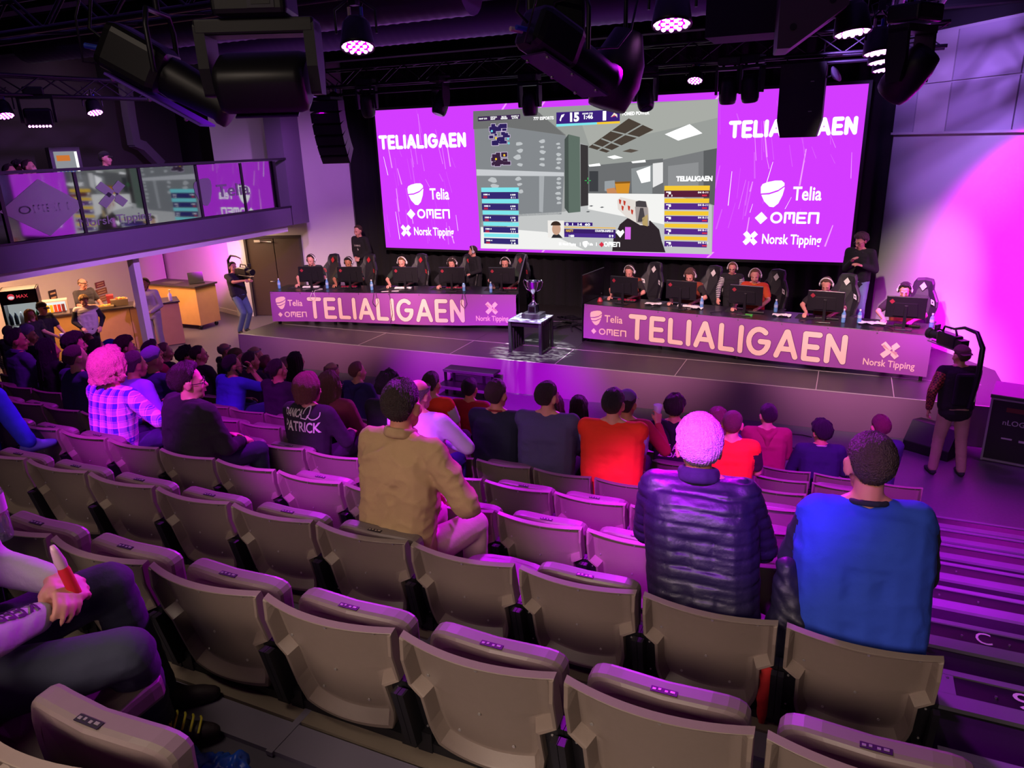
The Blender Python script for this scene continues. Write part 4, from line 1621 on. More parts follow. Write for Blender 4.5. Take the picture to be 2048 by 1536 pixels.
def hair_mesh(H, s, m, front=48, side=2, back=-34, thick=0.016, top=0.0, drop=0.0, dropside=0.0, strand=0.003, k=26, seed=0, start=90, flare=0.0, fringe=0.0, name='hair', rad=(0.076, 0.098, 0.092), part=False, fine=False):
    """hair as a shell over the skull: hairline heights (degrees) at front / side / back, extra length hanging from the back and the sides"""
    b = MB()
    c = V((0, -0.012, 0.032))
    na, nv = (150, 46) if fine else (56, 16)
    rng = random.Random(seed)
    ph = [rng.uniform(0, 6.28) for _ in range(6)]
    cols = []
    for i in range(na):
        a = 2 * PI * i / na
        aa = abs(((a + PI) % (2 * PI)) - PI)          # 0 front, pi back
        t1 = smooth((math.degrees(aa) - 38) / 42)
        t2 = smooth((math.degrees(aa) - 95) / 45)
        lim = front + (side - front) * t1 + (back - side) * t2
        dr = drop * t2 + dropside * t1 * (1 - t2)
        col = []
        for j in range(nv + 1):
            v = j / nv
            e = start + (lim - start) * v
            er = math.radians(e)
            d = V((math.sin(a) * math.cos(er), math.cos(a) * math.cos(er), math.sin(er)))
            r = 1 / math.sqrt((d.x / rad[0]) ** 2 + (d.y / rad[1]) ** 2 + (d.z / rad[2]) ** 2)
            th = thick * (1 - 0.85 * smooth((v - 0.72) / 0.28) * (0 if dr > 0.01 else 1)) + top * max(0, math.sin(er)) ** 2 * (0.6 + 0.4 * math.cos(a))
            th += strand * (math.sin(k * a + ph[0] + 2.2 * v) * 0.6 + math.sin((k * 1.7) * a + ph[1] - 3 * v)) * (0.35 + 0.65 * v)
            th += strand * 1.6 * noise.noise(V((d.x * 4 + seed, d.y * 4, d.z * 4)))
            if fine:
                th += 0.0030 * noise.noise(V((d.x * 46, d.y * 46, d.z * 30 + seed))) + 0.0022 * noise.noise(V((d.x * 110, d.y * 110, d.z * 60)))
            if part and aa < 1.2 and v < .8:
                th -= 0.006 * math.exp(-(d.x - 0.03) ** 2 / 0.0004)
            p = c + d * (r + th)
            if aa < 0.7 and fringe:
                p.y += fringe * smooth((v - .5) / .5)
            col.append(p)
        if dr > 0.01:
            last = col[-1]
            out = V((math.sin(a), math.cos(a), 0))
            for q in range(1, 9):
                u = q / 8
                w_ = strand * 1.6 * math.sin(k * a * 0.9 + ph[2] + u * 3)
                col.append(V((last.x, last.y, last.z)) + out * (flare * u + w_ - 0.012 * u * u) + V((0, 0, -dr * u * (1 + 0.08 * math.sin(k * .7 * a + ph[3])))))
        else:
            last = col[-1]
            inn = (c - last).normalized()
            for q in range(1, 9):
                col.append(last + inn * min(0.022, thick + 0.006) * q / 8)
        cols.append(col)
    nr = len(cols[0])
    rings = [[H @ (cols[i][j] * s) for i in range(na)] for j in range(nr)]
    b.rings(rings, m, cap=False, smooth=True)
    if start >= 89:
        pass
    return b


def person(label, loc, rz=0.0, pose='sit', s=1.0, torso=1.0, bulk=1.0, lean=6, side=0.0, hyaw=0, hpitch=0, hroll=0, twist=0, lh=None, rh=None, lpole=None, rpole=None, lf=None, rf=None, lb=None, rb=None, curl=0.4,
           sk='fair', hair=None, hc='2a1c18', shirt='22222a', sleeve='long', sleevec=None, legs='1d1f2a', shoes='1a1a1e', face=False, voxel=0.011, crease=0.003, extras=(), lk=None, rk=None, la=None, ra=None,
           group=None, sh=0.43, beard=None, shirtmat=None, disp=None, jacket_open=None, headscale=1.04, shirt_len=1.0, sleevemat=None, neck=1.0, necklen=1.0, shw=1.0, name='person'):
    t = thing(name, label, 'person', loc, rz, group)
    t.scale = (s, s, s)
    S = skin(sk)
    ln = math.radians(lean)
    D = V((math.sin(side), math.sin(ln), math.cos(ln))).normalized()
    if pose == 'sit':
        P = V((0, 0.0, sh + 0.10))
    else:
        P = V((0, 0, 0.93))
    Tw = Rz(math.radians(twist))
    X = Tw @ V((1, 0, 0))
    Fw = Tw @ V((0, 1, 0))
    T = torso
    nb = P + D * 0.475 * T
    shd = P + D * 0.445 * T
    ch = P + D * 0.335 * T
    ws = P + D * 0.16 * T
    sw = 0.178 * shw * (0.6 + 0.4 * bulk)
    S_ = {-1: shd - X * sw, 1: shd + X * sw}
    nd = (D * 0.75 + V((0, 0.12, 0.55))).normalized()
    hcen = nb + nd * 0.146 * necklen
    Hm = Matrix.Translation(hcen) @ (Rz(math.radians(twist + hyaw)).to_4x4() @ Rx(math.radians(-hpitch)).to_4x4() @ Ry(math.radians(hroll)).to_4x4())
    hs = headscale
    B = bulk
    # ---- joints of the limbs
    if pose == 'sit':
        KN = {-1: V(lk or (-0.13, 0.45, sh + 0.07)), 1: V(rk or (0.13, 0.45, sh + 0.07))}
        AN = {-1: V(la or (-0.13, 0.43, 0.09)), 1: V(ra or (0.13, 0.43, 0.09))}
        HP = {-1: P + V((-0.085, 0.02, -0.01)), 1: P + V((0.085, 0.02, -0.01))}
        wr = {-1: V(lh or (-0.12, 0.34, sh + 0.18)), 1: V(rh or (0.12, 0.34, sh + 0.18))}
    else:
        KN = {-1: V(lk or (-0.095, 0.02, 0.50)), 1: V(rk or (0.095, 0.02, 0.50))}
        AN = {-1: V(la or (-0.10, -0.02, 0.09)), 1: V(ra or (0.10, -0.02, 0.09))}
        HP = {-1: P + V((-0.085, 0, -0.03)), 1: P + V((0.085, 0, -0.03))}
        wr = {-1: V(lh or (-0.27, 0.05, 0.86)), 1: V(rh or (0.27, 0.05, 0.86))}
    EL = {}
    for a, pole in ((-1, lpole), (1, rpole)):
        pole = pole or (X * a * 0.6 + V((0, -0.5, -0.6)))
        EL[a], wr[a] = ik(S_[a], wr[a], 0.285, 0.255, pole)
    fd = {-1: lf, 1: rf}
    bk = {-1: lb, 1: rb}
    # ---- body: one fused skin
    bl = Blob()
    bl.cap(ch - X * 0.07 * B, ch + X * 0.07 * B, 0.095 * B ** .7)
    bl.cap(ws - X * 0.05 * B, ws + X * 0.05 * B, 0.09 * B)
    bl.cap(P - X * 0.06 * B, P + X * 0.06 * B, 0.098 * B ** .8)
    bl.cap(P, nb - D * 0.1, 0.1 * B ** .8, 0.085 * B ** .5)
    bl.cap(S_[-1], S_[1], 0.052)
    bl.cap(nb - D * 0.04, hcen + nd * -0.03 + V((0, -0.012, 0)), 0.055 * neck, 0.050 * neck)
    for a in (-1, 1):
        bl.cap(S_[a] * 0.62 + nb * 0.38 + D * 0.0, nb + D * 0.035, 0.042, 0.040)
        bl.cap(S_[a], EL[a], 0.049 * B ** .5, 0.040 * B ** .4)
        bl.cap(EL[a], wr[a], 0.040 * B ** .4, 0.027)
        f = V(fd[a]) if fd[a] else (wr[a] - EL[a]).normalized()
        back = V(bk[a]) if bk[a] else V((0, 0, 1)) + X * a * 0.5
        hand(bl, wr[a] + f * 0.008, f, back, -1 if a > 0 else 1, curl)
        bl.cap(HP[a], KN[a], 0.082 * B ** .5, 0.056)
        bl.cap(KN[a], AN[a], 0.054, 0.038)
    head_blob(bl, Hm, hs)
    body = bpy.data.objects.new('body', bl.mesh('body', voxel, 3, [S]))
    COL.objects.link(body)
    body.parent = t
    # ---- shirt / jacket
    c = Blob()
    g = 0.017
    M1 = shirtmat or cloth(shirt)
    M2 = sleevemat or (cloth(sleevec) if sleevec else M1)
    c.cap(ch - X * 0.072 * B, ch + X * 0.072 * B, 0.095 * B ** .7 + g)
    c.cap(ch - X * 0.085 * B + D * 0.05, ch + X * 0.085 * B + D * 0.05, 0.088 * B ** .7 + g)
    c.cap(ws - X * 0.078 * B, ws + X * 0.078 * B, 0.094 * B ** .8 + g)
    for a in (-1, 1):
        c.cap(ch + X * a * 0.085 * B, P + X * a * 0.075 * B + D * 0.03, 0.092 * B ** .7 + g, 0.094 * B ** .7 + g)
    if B > 1.15:
        c.ell(ws + Fw * 0.07 + D * -0.02, (0.15 * B, 0.12 * B, 0.15))
    c.cap(P - X * 0.072 * B + D * 0.02, P + X * 0.072 * B + D * 0.02, 0.098 * B ** .8 + g)
    c.cap(P + D * 0.03, nb - D * 0.11, 0.1 * B ** .8 + g, 0.09 * B ** .5 + g)
    c.cap(S_[-1] * 0.92 + shd * 0.08, S_[1] * 0.92 + shd * 0.08, 0.055 + g * .8)
    if pose != 'sit' and shirt_len > 0:
        c.cap(P - X * 0.055 * B - D * 0.07 * shirt_len, P + X * 0.055 * B - D * 0.07 * shirt_len, 0.098 * B ** .8 + g)
    for a in (-1, 1):
        c.cap(S_[a] * 0.66 + nb * 0.34 - D * 0.012, nb + D * 0.012, 0.047 + g * .5, 0.040 + g * .4)
        if M2 is not M1:
            c.cap(S_[a], S_[a] * 0.8 + EL[a] * 0.2, 0.050 * B ** .5 + g * .9)
        c.cap(S_[a] * 0.8 + EL[a] * 0.2 if M2 is not M1 else S_[a], S_[a] * 0.5 + EL[a] * 0.5, 0.050 * B ** .5 + g, 0.046 * B ** .5 + g, 1 if M2 is not M1 else 0)
        if sleeve in ('long', 'rolled'):
            c.cap(S_[a] * 0.5 + EL[a] * 0.5, EL[a], 0.046 * B ** .5 + g, 0.042 * B ** .4 + g * .9, 1 if M2 is not M1 else 0)
            e = wr[a] if sleeve == 'long' else EL[a] * 0.6 + wr[a] * 0.4
            c.cap(EL[a], e - (wr[a] - EL[a]).normalized() * 0.02, 0.042 * B ** .4 + g * .9, 0.030 + g * .7, 1 if M2 is not M1 else 0)
        elif sleeve == 'short':
            c.cap(S_[a] * 0.5 + EL[a] * 0.5, S_[a] * 0.28 + EL[a] * 0.72, 0.046 * B ** .5 + g, 0.046 * B ** .5 + g, 1 if M2 is not M1 else 0)
    if disp is None and crease:
        disp = folds(crease, seed=loc[0] * 3)
    so = bpy.data.objects.new('shirt', c.mesh('shirt', max(voxel * 1.15, 0.010), 4, [M1, M2] if M2 is not M1 else [M1], disp))
    so.name = 'top'
    COL.objects.link(so)
    so.parent = t
    # ---- trousers and shoes
    c = Blob()
    c.cap(P - X * 0.06 * B - D * 0.01, P + X * 0.06 * B - D * 0.01, 0.098 * B ** .8 + 0.012)
    for a in (-1, 1):
        c.cap(HP[a], KN[a], 0.082 * B ** .5 + 0.014, 0.058 + 0.014)
        c.cap(KN[a], AN[a] + V((0, 0, 0.0)), 0.057 + 0.014, 0.046 + 0.012)
    lo = bpy.data.objects.new('trousers', c.mesh('trousers', max(voxel * 1.25, 0.011), 4, [cloth(legs)], folds(crease * .9, seed=3) if crease else None))
    COL.objects.link(lo)
    lo.parent = t
    for a in (-1, 1):
        sm_ = MB()
        A = AN[a]
        q = Blob()
        q.cap(A + V((0, -0.025, -0.045)), A + V((a * 0.01, 0.12, -0.055)), 0.040, 0.036)
        q.cap(A + V((0, 0, 0)), A + V((0, 0.06, -0.035)), 0.044, 0.036)
        q.cap(A + V((a * 0.01, 0.12, -0.055)), A + V((a * 0.012, 0.16, -0.06)), 0.036, 0.028)
        me = q.mesh('shoe', 0.012, 3, [cloth(shoes, 0.6)])
        so_ = bpy.data.objects.new('shoe', me)
        COL.objects.link(so_)
        so_.parent = t
    # ---- hair, headwear
    Hh = Hm @ Matrix.Scale(hs, 4)
    HS_ = dict(
        short=dict(front=50, side=4, back=-57, thick=0.013, top=0.007, k=30, strand=0.002),
        fluffy=dict(front=46, side=4, back=-58, thick=0.017, top=0.010, strand=0.0022, k=61),
        buzz=dict(front=52, side=6, back=-54, thick=0.006, strand=0.0006),
        crop=dict(front=50, side=2, back=-55, thick=0.010, top=0.008, strand=0.0012),
        messy=dict(front=46, side=-2, back=-58, thick=0.024, top=0.012, strand=0.006, k=17),
        curly=dict(front=44, side=-2, back=-56, thick=0.026, top=0.022, strand=0.010, k=11),
        mop=dict(front=34, side=-10, back=-60, thick=0.026, top=0.012, strand=0.006, k=15, fringe=0.012),
        bob=dict(front=36, side=-30, back=-20, thick=0.024, drop=0.075, dropside=0.05, strand=0.0035, k=24),
        bushy=dict(front=40, side=-24, back=-22, thick=0.046, top=0.014, drop=0.055, dropside=0.045, strand=0.008, k=13, flare=0.004),
        long=dict(front=48, side=-20, back=-14, thick=0.019, drop=0.30, dropside=0.22, strand=0.004, k=22, flare=0.02),
        tied=dict(front=50, side=6, back=-56, thick=0.011, strand=0.002, k=28),
        fringe=dict(front=14, side=2, back=-54, thick=0.012, strand=0.0012, start=24),
        swept=dict(front=44, side=2, back=-56, thick=0.014, top=0.026, strand=0.003, k=24, fringe=-0.01),
    )
    if hair in HS_:
        hm = hair_mesh(Hh, 1.0, hairm(hc), seed=len(label), fine=voxel < 0.009, **HS_[hair])
        hm.build('hair', t, recalc=False)
    HX = lambda x, y, z: Hh @ V((x, y, z))
    R3 = Hm.to_3x3()
    if face:
        for a in (-1, 1):
            e = MB()
            e.ell(HX(a * 0.031, 0.0745, 0.004), V((0.0135, 0.012, 0.0105)), mat('eye white', '#cfc6c2', 0.25), R3, 12, 8)
            e.ell(HX(a * 0.031, 0.0835, 0.002), V((0.0062, 0.004, 0.0066)), mat('iris', '#2a1d18', 0.2), R3, 10, 6)
            e.ell(HX(a * 0.031, 0.078, 0.0095), V((0.0150, 0.0125, 0.0062)), S, R3, 12, 8)
            e.build('eye', t, recalc=False)
        for a in (-1, 1):
            e = MB()
            e.tube([HX(a * 0.014, 0.0925, 0.026), HX(a * 0.030, 0.090, 0.031), HX(a * 0.048, 0.078, 0.025)], [0.004, 0.0045, 0.002], hairm(hc if hair else '4a3428'), 6)
            e.build('eyebrow', t, recalc=False)
        e = MB()
        e.tube([HX(-0.023, 0.0865, -0.0575), HX(-0.008, 0.0955, -0.0545), HX(0.008, 0.0955, -0.0545), HX(0.023, 0.0865, -0.0575)], [0.0015, 0.0042, 0.0042, 0.0015], mat('lips', '#8f4a44', 0.45), 8)
        e.tube([HX(-0.021, 0.086, -0.0605), HX(0, 0.0955, -0.0635), HX(0.021, 0.086, -0.0605)], [0.0015, 0.0052, 0.0015], mat('lips', '#8f4a44', 0.45), 8)
        e.build('mouth', t, recalc=False)
    if beard:
        e = Blob()
        for a in (-1, 1):
            e.cap(HX(a * 0.062, 0.015, -0.035), HX(a * 0.042, 0.052, -0.088), 0.014, 0.014)
        e.cap(HX(-0.036, 0.06, -0.094), HX(0.036, 0.06, -0.094), 0.018)
        e.cap(HX(-0.026, 0.086, -0.044), HX(0.026, 0.086, -0.044), 0.007)
        o = bpy.data.objects.new('beard', e.mesh('beard', 0.007, 2, [hairm(beard)]))
        COL.objects.link(o)
        o.parent = t
    for ex in extras:
        kind = ex[0]
        e = MB()
        if kind == 'headset':
            mc = mat('headset ' + ex[1], '#' + ex[1], 0.35)
            mk = mat('headset pad', '#17161a', 0.6)
            e.tube([HX(0.098 * math.cos(q), -0.012, 0.012 + 0.122 * math.sin(q)) for q in np.linspace(0.1, PI - 0.1, 13)], 0.0115, mc, 8)
            for a in (-1, 1):
                e.cyl(HX(a * 0.078, -0.008, 0.0), HX(a * 0.094, -0.008, 0.0), 0.040, mk, n=16)
                e.cyl(HX(a * 0.094, -0.008, 0.0), HX(a * 0.112, -0.008, 0.0), 0.038, mc, 0.028, n=16)
            e.tube([HX(-0.098, 0.0, -0.02), HX(-0.085, 0.06, -0.06), HX(-0.045, 0.105, -0.066)], 0.0045, mk, 6)
            e.ell(HX(-0.04, 0.108, -0.066), V((0.012, 0.009, 0.009)), mk, R3, 8, 6)
            e.build('headset', t, recalc=False)
        elif kind == 'cap':
            cm = cloth(ex[1])
            q = hair_mesh(Hh, 1.0, cm, front=20, side=16, back=8, thick=0.018, top=0.006, strand=0.0004, k=6)
            q.v += []
            yaw = ex[2] if len(ex) > 2 else 0
            q.grid(lambda u, v: Hh @ (Rz(yaw) @ V(((u - 0.5) * 2 * 0.075 * (1 - 0.25 * v * v), 0.082 + 0.075 * v * (1 - ((u - .5) * 2) ** 2 * .45), 0.058 - 0.012 * ((u - .5) * 2) ** 2 - 0.018 * v))), 10, 4, cm)
            q.build('baseball_cap', t, recalc=False)
        elif kind == 'beanie':
            q = hair_mesh(Hh, 1.0, cloth(ex[1], bump=0.5, bs=130), front=26, side=4, back=-12, thick=0.022, top=0.018, strand=0.0015, k=34)
            q.build('beanie', t, recalc=False)
        elif kind == 'glasses':
            gm_ = mat('spectacle frame', '#15131a', 0.3)
            for a in (-1, 1):
                e.tube([HX(a * 0.033 + 0.024 * math.cos(q), 0.099 - 0.006 * abs(math.cos(q)), 0.004 + 0.019 * math.sin(q)) for q in np.linspace(0, 2 * PI, 15)], 0.0026, gm_, 6, cap=False)
                e.tube([HX(a * 0.057, 0.094, 0.008), HX(a * 0.078, 0.06, 0.010), HX(a * 0.082, -0.01, 0.008)], 0.0024, gm_, 6)
            e.tube([HX(-0.009, 0.099, 0.006), HX(0.009, 0.099, 0.006)], 0.0026, gm_, 6)
            e.build('glasses', t, recalc=False)
        elif kind == 'hood':
            q = Blob()
            q.cap(nb + V((-0.085, -0.03, 0.0)), nb + V((0, -0.105, -0.05)), 0.038, 0.045)
            q.cap(nb + V((0.085, -0.03, 0.0)), nb + V((0, -0.105, -0.05)), 0.038, 0.045)
            q.cap(nb + V((0, -0.10, -0.04)), nb + V((0, -0.115, -0.16)), 0.045, 0.03)
            q.cap(nb + V((-0.085, -0.03, 0.0)), nb + V((-0.05, 0.06, -0.03)), 0.034, 0.026)
            q.cap(nb + V((0.085, -0.03, 0.0)), nb + V((0.05, 0.06, -0.03)), 0.034, 0.026)
            o = bpy.data.objects.new('hood', q.mesh('hood', 0.012, 4, [M1], folds(0.004)))
            COL.objects.link(o)
            o.parent = t
        elif kind == 'collar':
            q = Blob()
            cm = cloth(ex[1])
            n_ = 10
            rr = ex[2] if len(ex) > 2 else 0.014
            pts = [nb + nd * 0.022 + X * (0.064 * math.cos(z)) + V((0, 0.066 * math.sin(z) - 0.006, 0.022 * -math.sin(z))) for z in np.linspace(0, 2 * PI, n_ + 1)]
            for u, v in zip(pts, pts[1:]):
                q.cap(u, v, rr)
                if rr > 0.015:
                    q.cap(u + nd * 0.022, v + nd * 0.022, rr * .8)
            o = bpy.data.objects.new('collar', q.mesh('collar', 0.008, 2, [cm]))
            COL.objects.link(o)
            o.parent = t
        elif kind == 'bun':
            q = Blob()
            q.ell(HX(0, -0.125, 0.03), V((0.034, 0.030, 0.034)), R3)
            q.cap(HX(0.02, -0.11, 0.03), HX(0.03, -0.10, -0.06), 0.018, 0.010)
            o = bpy.data.objects.new('bun', q.mesh('bun', 0.008, 2, [hairm(hc)], folds(0.004, 60, 60)))
            COL.objects.link(o)
            o.parent = t
    # where things are, for props that are worn or held
    t_M = Matrix.Translation(V(loc)) @ Matrix.Rotation(rz, 4, 'Z') @ Matrix.Scale(s, 4)
    return dict(root=t, M=t_M, wr=wr, EL=EL, H=Hm, nb=nb, D=D, P=P, S=S_, X=X, top=so)


def print_on(obj, fn, dirn, polys, m, name, off=0.004, cuts=2):
    """lay 2D lettering on a garment: fn maps 2D to a point in front of it (local), dirn is the casting direction"""
    me = obj.data
    bvh = BVHTree.FromPolygons([v.co[:] for v in me.vertices], [tuple(p.vertices) for p in me.polygons])
    bm = bmesh.new()
    for vs_, fs_ in polys:
        q = [bm.verts.new((a, b, 0)) for a, b in vs_]
        for f in fs_:
            try:
                bm.faces.new([q[i] for i in f])
            except ValueError:
                pass
    bmesh.ops.triangulate(bm, faces=bm.faces)
    if cuts:
        bmesh.ops.subdivide_edges(bm, edges=bm.edges, cuts=cuts, use_grid_fill=True)
    dr = V(dirn).normalized()
    for v in bm.verts:
        p = fn(v.co.x, v.co.y)
        hit = bvh.ray_cast(p, dr, 1.0)
        v.co = (hit[0] - dr * off) if hit[0] else p + dr * 0.12
    me2 = bpy.data.meshes.new(name)
    bm.to_mesh(me2)
    bm.free()
    me2.materials.append(m)
    o = bpy.data.objects.new(name, me2)
    COL.objects.link(o)
    o.parent = obj
    return o

# ------------------------------------------------------------------ the audience
def aud(label, k, X, h, **kw):
    T = kw.pop('torso', None) or 1 + (h - 1.275 * kw.get('s', 1)) / 0.475
    T = max(0.80, min(1.16, T))
    Y = rowY(k) + kw.pop('dy', 0.27)
    look = kw.pop('look', (-4.5, 15.6))
    ang = math.degrees(math.atan2(-(look[0] - X), look[1] - Y))
    rz = kw.pop('rz', math.radians(ang * 0.4))
    kw.setdefault('hyaw', ang * 0.6 if 'rz' not in kw else 0)
    kw['hyaw'] += kw.pop('yaw2', 0)
    kw.setdefault('hpitch', 2)
    return person(label, (X, Y, rowZ(k)), rz, 'sit', torso=T, **kw)


# nearest two rows, left edge
hood = aud('person in a light grey sweatshirt with clasped hands, seated at the bottom left', -2, -2.05, 1.27, dy=0.15, lean=6, rh=(-0.02, 0.30, 0.66), lh=(-0.13, 0.30, 0.70), rf=(-0.75, 0.6, 0.25), lf=(0.8, 0.55, -0.1), rb=(0.3, 0.5, 0.8), lb=(-0.1, 0.5, 0.8),
           rpole=(0.9, 0.1, -0.6), shirt='b5aeb4', legs='232638', shoes='2b2026', voxel=0.0065, crease=0.005, hair='short', hc='3a2a22', curl=0.55, sk='rose', rk=(0.05, 0.50, 0.55), lk=(-0.27, 0.38, 0.58), ra=(-0.22, 0.44, 0.09), la=(-0.38, 0.42, 0.09), bulk=1.05, rz=math.radians(-52))
bott = aud('person in navy holding a clear water bottle at the left edge', -2, -2.85, 1.27, dy=0.2, lean=10, rh=(0.12, 0.50, 0.70), rf=(0.0, 0.9, 0.45), rb=(0.8, -0.3, 0.4), shirt='1d2138', legs='1a1d30', voxel=0.0065, sk='rose', curl=1.0, hair='short', rz=math.radians(-40))
aud('person in bright blue jeans with one shoe up, at the left edge', 0, -5.66, 1.27, rk=(0.36, 0.36, 0.80), ra=(0.44, 0.46, 0.44), shirt='2030d0', legs='3038e0', shoes='6a6ad0', hair='short', hc='4a3020', lean=2, rz=math.radians(-8), rh=(0.2, 0.40, 0.92))
# third nearest row: the three big backs
beige = aud('person in a beige corduroy shirt with dark cropped hair, seen from behind', 0, -1.78, 1.36, lean=13, side=-0.05, shirt='a1835f', legs='c39aa0', hair='crop', hc='2c1d1a', voxel=0.008, disp=creases(0.014, 5.0, 2.0), bulk=1.10, sk='fair',
            rh=(0.16, 0.30, 0.70), rpole=(1.0, -0.5, -0.3), lh=(-0.16, 0.36, 0.66), rz=math.radians(-8), yaw2=4, extras=(('collar', 'a1835f', 0.017),), dy=0.22)
puff = aud('person with white hair in a dark quilted puffer jacket', 0, -0.36, 1.375, lean=17, side=-0.10, shirt='241f38', shirtmat=mat('puffer nylon', '#1e1a30', 0.45, bump=0.12, bscale=40), legs='2a3a8a', hair='fluffy', hc='d0bcc6', voxel=0.0075, bulk=1.22, shw=0.86, necklen=0.86, rpole=(0.35, 0.25, -1), lpole=(-0.35, 0.25, -1),
           disp=quilt(0.0085, 0.052), hyaw=6, hpitch=10, rh=(0.10, 0.42, 0.66), lh=(-0.10, 0.42, 0.66), extras=(('collar', '241f38', 0.024),), dy=0.24)
blue = aud('person in a bright blue sweater with black sleeves in the aisle seat', 0, 0.19, 1.36, lean=15, shirt='2344b8', sleevec='1b1c30', legs='20222c', hair='buzz', hc='46352f', voxel=0.008, disp=creases(0.006, 4.0, 5.0), bulk=1.32, shw=0.80, rpole=(0.3, 0.25, -1), lpole=(-0.3, 0.25, -1), hyaw=6, hpitch=6, rh=(0.10, 0.40, 0.66),
           lh=(-0.10, 0.42, 0.66), sk='fair', extras=(('collar', '1b1c2a', 0.012),), dy=0.24)
# fourth row
plaid = aud('person with bushy blond hair in a purple plaid shirt', 1, -4.88, 1.25, lean=9, shirt='5a3fb0', legs='2a2a50', hair='bushy', hc='d8a08a', voxel=0.010, crease=0.004, bulk=1.05, hyaw=-6, rh=(0.22, 0.28, 0.68), rpole=(1, -.3, -.3))
big = aud('large person in a black sweater and glasses, short dark hair, beside the blond person', 1, -4.09, 1.34, lean=7, shirt='15121a', legs='20223c', hair='messy', hc='241614', voxel=0.010, disp=creases(0.008, 5.0, 8.0), bulk=1.42, sk='rose', hyaw=-28, extras=(('glasses',),), face=True, torso=0.92, rz=math.radians(-14))
# fifth row
aud('person with short dark hair in a dark blue sweatshirt with a pale back print', 2, -6.45, 1.24, lean=6, shirt='232050', legs='1c1c30', hair='buzz', hc='4a2a30', sk='rose', hyaw=-8)
aud('person in a light purple hooded top slumped forward past the blond person', 2, -5.88, 1.22, lean=24, shirt='8a62d8', legs='6a50b0', hair='short', hc='5a3050', rh=(0.14, 0.36, 0.66), extras=(('hood',),))
bob = aud('person with a chestnut bob in a black printed shirt', 2, -3.76, 1.225, lean=8, shirt='17141c', legs='1b1b24', hair='bob', hc='6a3a34', sk='rose', voxel=0.010, hyaw=-12, sleeve='long', crease=0.003, rh=(0.16, .36, .64))
aud('balding person in a pale lavender sweater behind the beige shirt', 2, -2.76, 1.28, lean=11, shirt='c9b4e0', legs='2a2c70', hair='fringe', hc='6a5a60', sk='rose', hyaw=-14, bulk=1.12, rh=(0.14, 0.30, 0.72), rpole=(1, -0.2, -0.4), voxel=0.010)
# sixth row
aud('person with dark swept hair in a purple zip top at the far left', 3, -8.66, 1.29, lean=4, shirt='4a3474', legs='1c1c30', hair='swept', hc='1d1418', hyaw=-26, face=True, extras=(('collar', '4a3474', 0.016),))
aud('person with long black hair seen from behind at the far left', 3, -8.12, 1.23, lean=4, shirt='120f16', legs='16161c', hair='long', hc='120c12')
aud('person with dark hair in profile and a black jacket, behind the dark blue sweatshirt', 3, -7.64, 1.33, lean=3, shirt='19151f', legs='1c1c24', hair='mop', hc='241418', hyaw=-30, face=True, sk='rose')
aud('person in a grey lilac knitted beanie and dark blue top', 3, -6.50, 1.25, lean=6, shirt='29255c', legs='1c1c30', hair=None, extras=(('beanie', '7a68a0'),), bulk=1.15)
aud('person with long hair and glasses in a maroon top beside the chestnut bob', 3, -4.22, 1.22, lean=8, shirt='8a2c50', legs='1d1d28', hair='long', hc='6a4038', extras=(('glasses',),), hyaw=-22, bulk=1.1)
aud('person with dark curly hair and a black top behind the beige shirt', 3, -3.56, 1.27, lean=6, shirt='15131c', legs='1a1a22', hair='curly', hc='1c1216', hyaw=-16, bulk=1.15)
aud('person in a navy top with brown hair beside the grey purple sweater', 3, -2.50, 1.32, lean=5, shirt='1a1a34', legs='16161e', hair='short', hc='3c2420', hyaw=-10, bulk=1.12, extras=(('collar', '8a2430', 0.010),))
aud('large bearded person in a grey purple sweater', 3, -2.05, 1.35, lean=6, shirt='4d4270', legs='191a28', hair='short', hc='2a1a1a', beard='2a1a1a', hyaw=-24, bulk=1.38, sk='rose', face=True)
aud('large person in a bright orange jersey with lilac sleeves', 3, -1.50, 1.38, lean=6, shirt='f03018', sleevec='a890c8', sleeve='short', legs='202030', hair='short', hc='1d1318', hyaw=-8, bulk=1.42, sk='rose')
# seventh row
aud('person in a pale purple beanie, second from the wall at the far left', 4, -9.80, 1.33, lean=3, shirt='231c2c', legs='1c1c24', hair=None, extras=(('beanie', '9a70b8'),), hyaw=-30, face=True)
aud('person with dark hair directly behind the blond person', 4, -8.50, 1.26, lean=5, shirt='2a2440', legs='1c1c24', hair='short', hc='24161c')
aud('person with wavy brown hair in profile, dark purple top', 4, -7.95, 1.33, lean=3, shirt='2c2250', legs='1c1c24', hair='mop', hc='3a1c20', hyaw=-28, face=True, sk='rose')
aud('person with black hair in profile and a red top behind the beanie', 4, -7.50, 1.31, lean=3, shirt='7a2430', legs='1c1c24', hair='swept', hc='1c1216', hyaw=-26, face=True)
aud('person in a blue T-shirt resting the chin on one hand', 4, -6.36, 1.23, lean=16, shirt='3038a8', sleeve='short', legs='232a60', hair='short', hc='1d1418', hyaw=-24, face=True, extras=(('glasses',),), rh=(0.10, 0.34, 0.98), rf=(-0.1, -0.15, 0.9), rb=(0.3, 0.9, 0.1), rpole=(0.7, 0.3, -0.8), beard='1d1418')
aud('person with braided hair in a black top', 4, -5.60, 1.26, lean=5, shirt='16121a', legs='16161e', hair='tied', hc='2c1a1c', extras=(('bun',),), hyaw=-16)
aud('person in an orange vest over a white T-shirt, short brown hair', 4, -3.62, 1.31, lean=4, shirt='e83418', sleevec='c9bcc8', sleeve='short', legs='222230', hair='crop', hc='38241c', hyaw=-6, sk='rose')
aud('person with long reddish hair hidden behind the grey purple sweater', 4, -2.32, 1.22, lean=4, shirt='4a2240', legs='202028', hair='long', hc='5a2030')
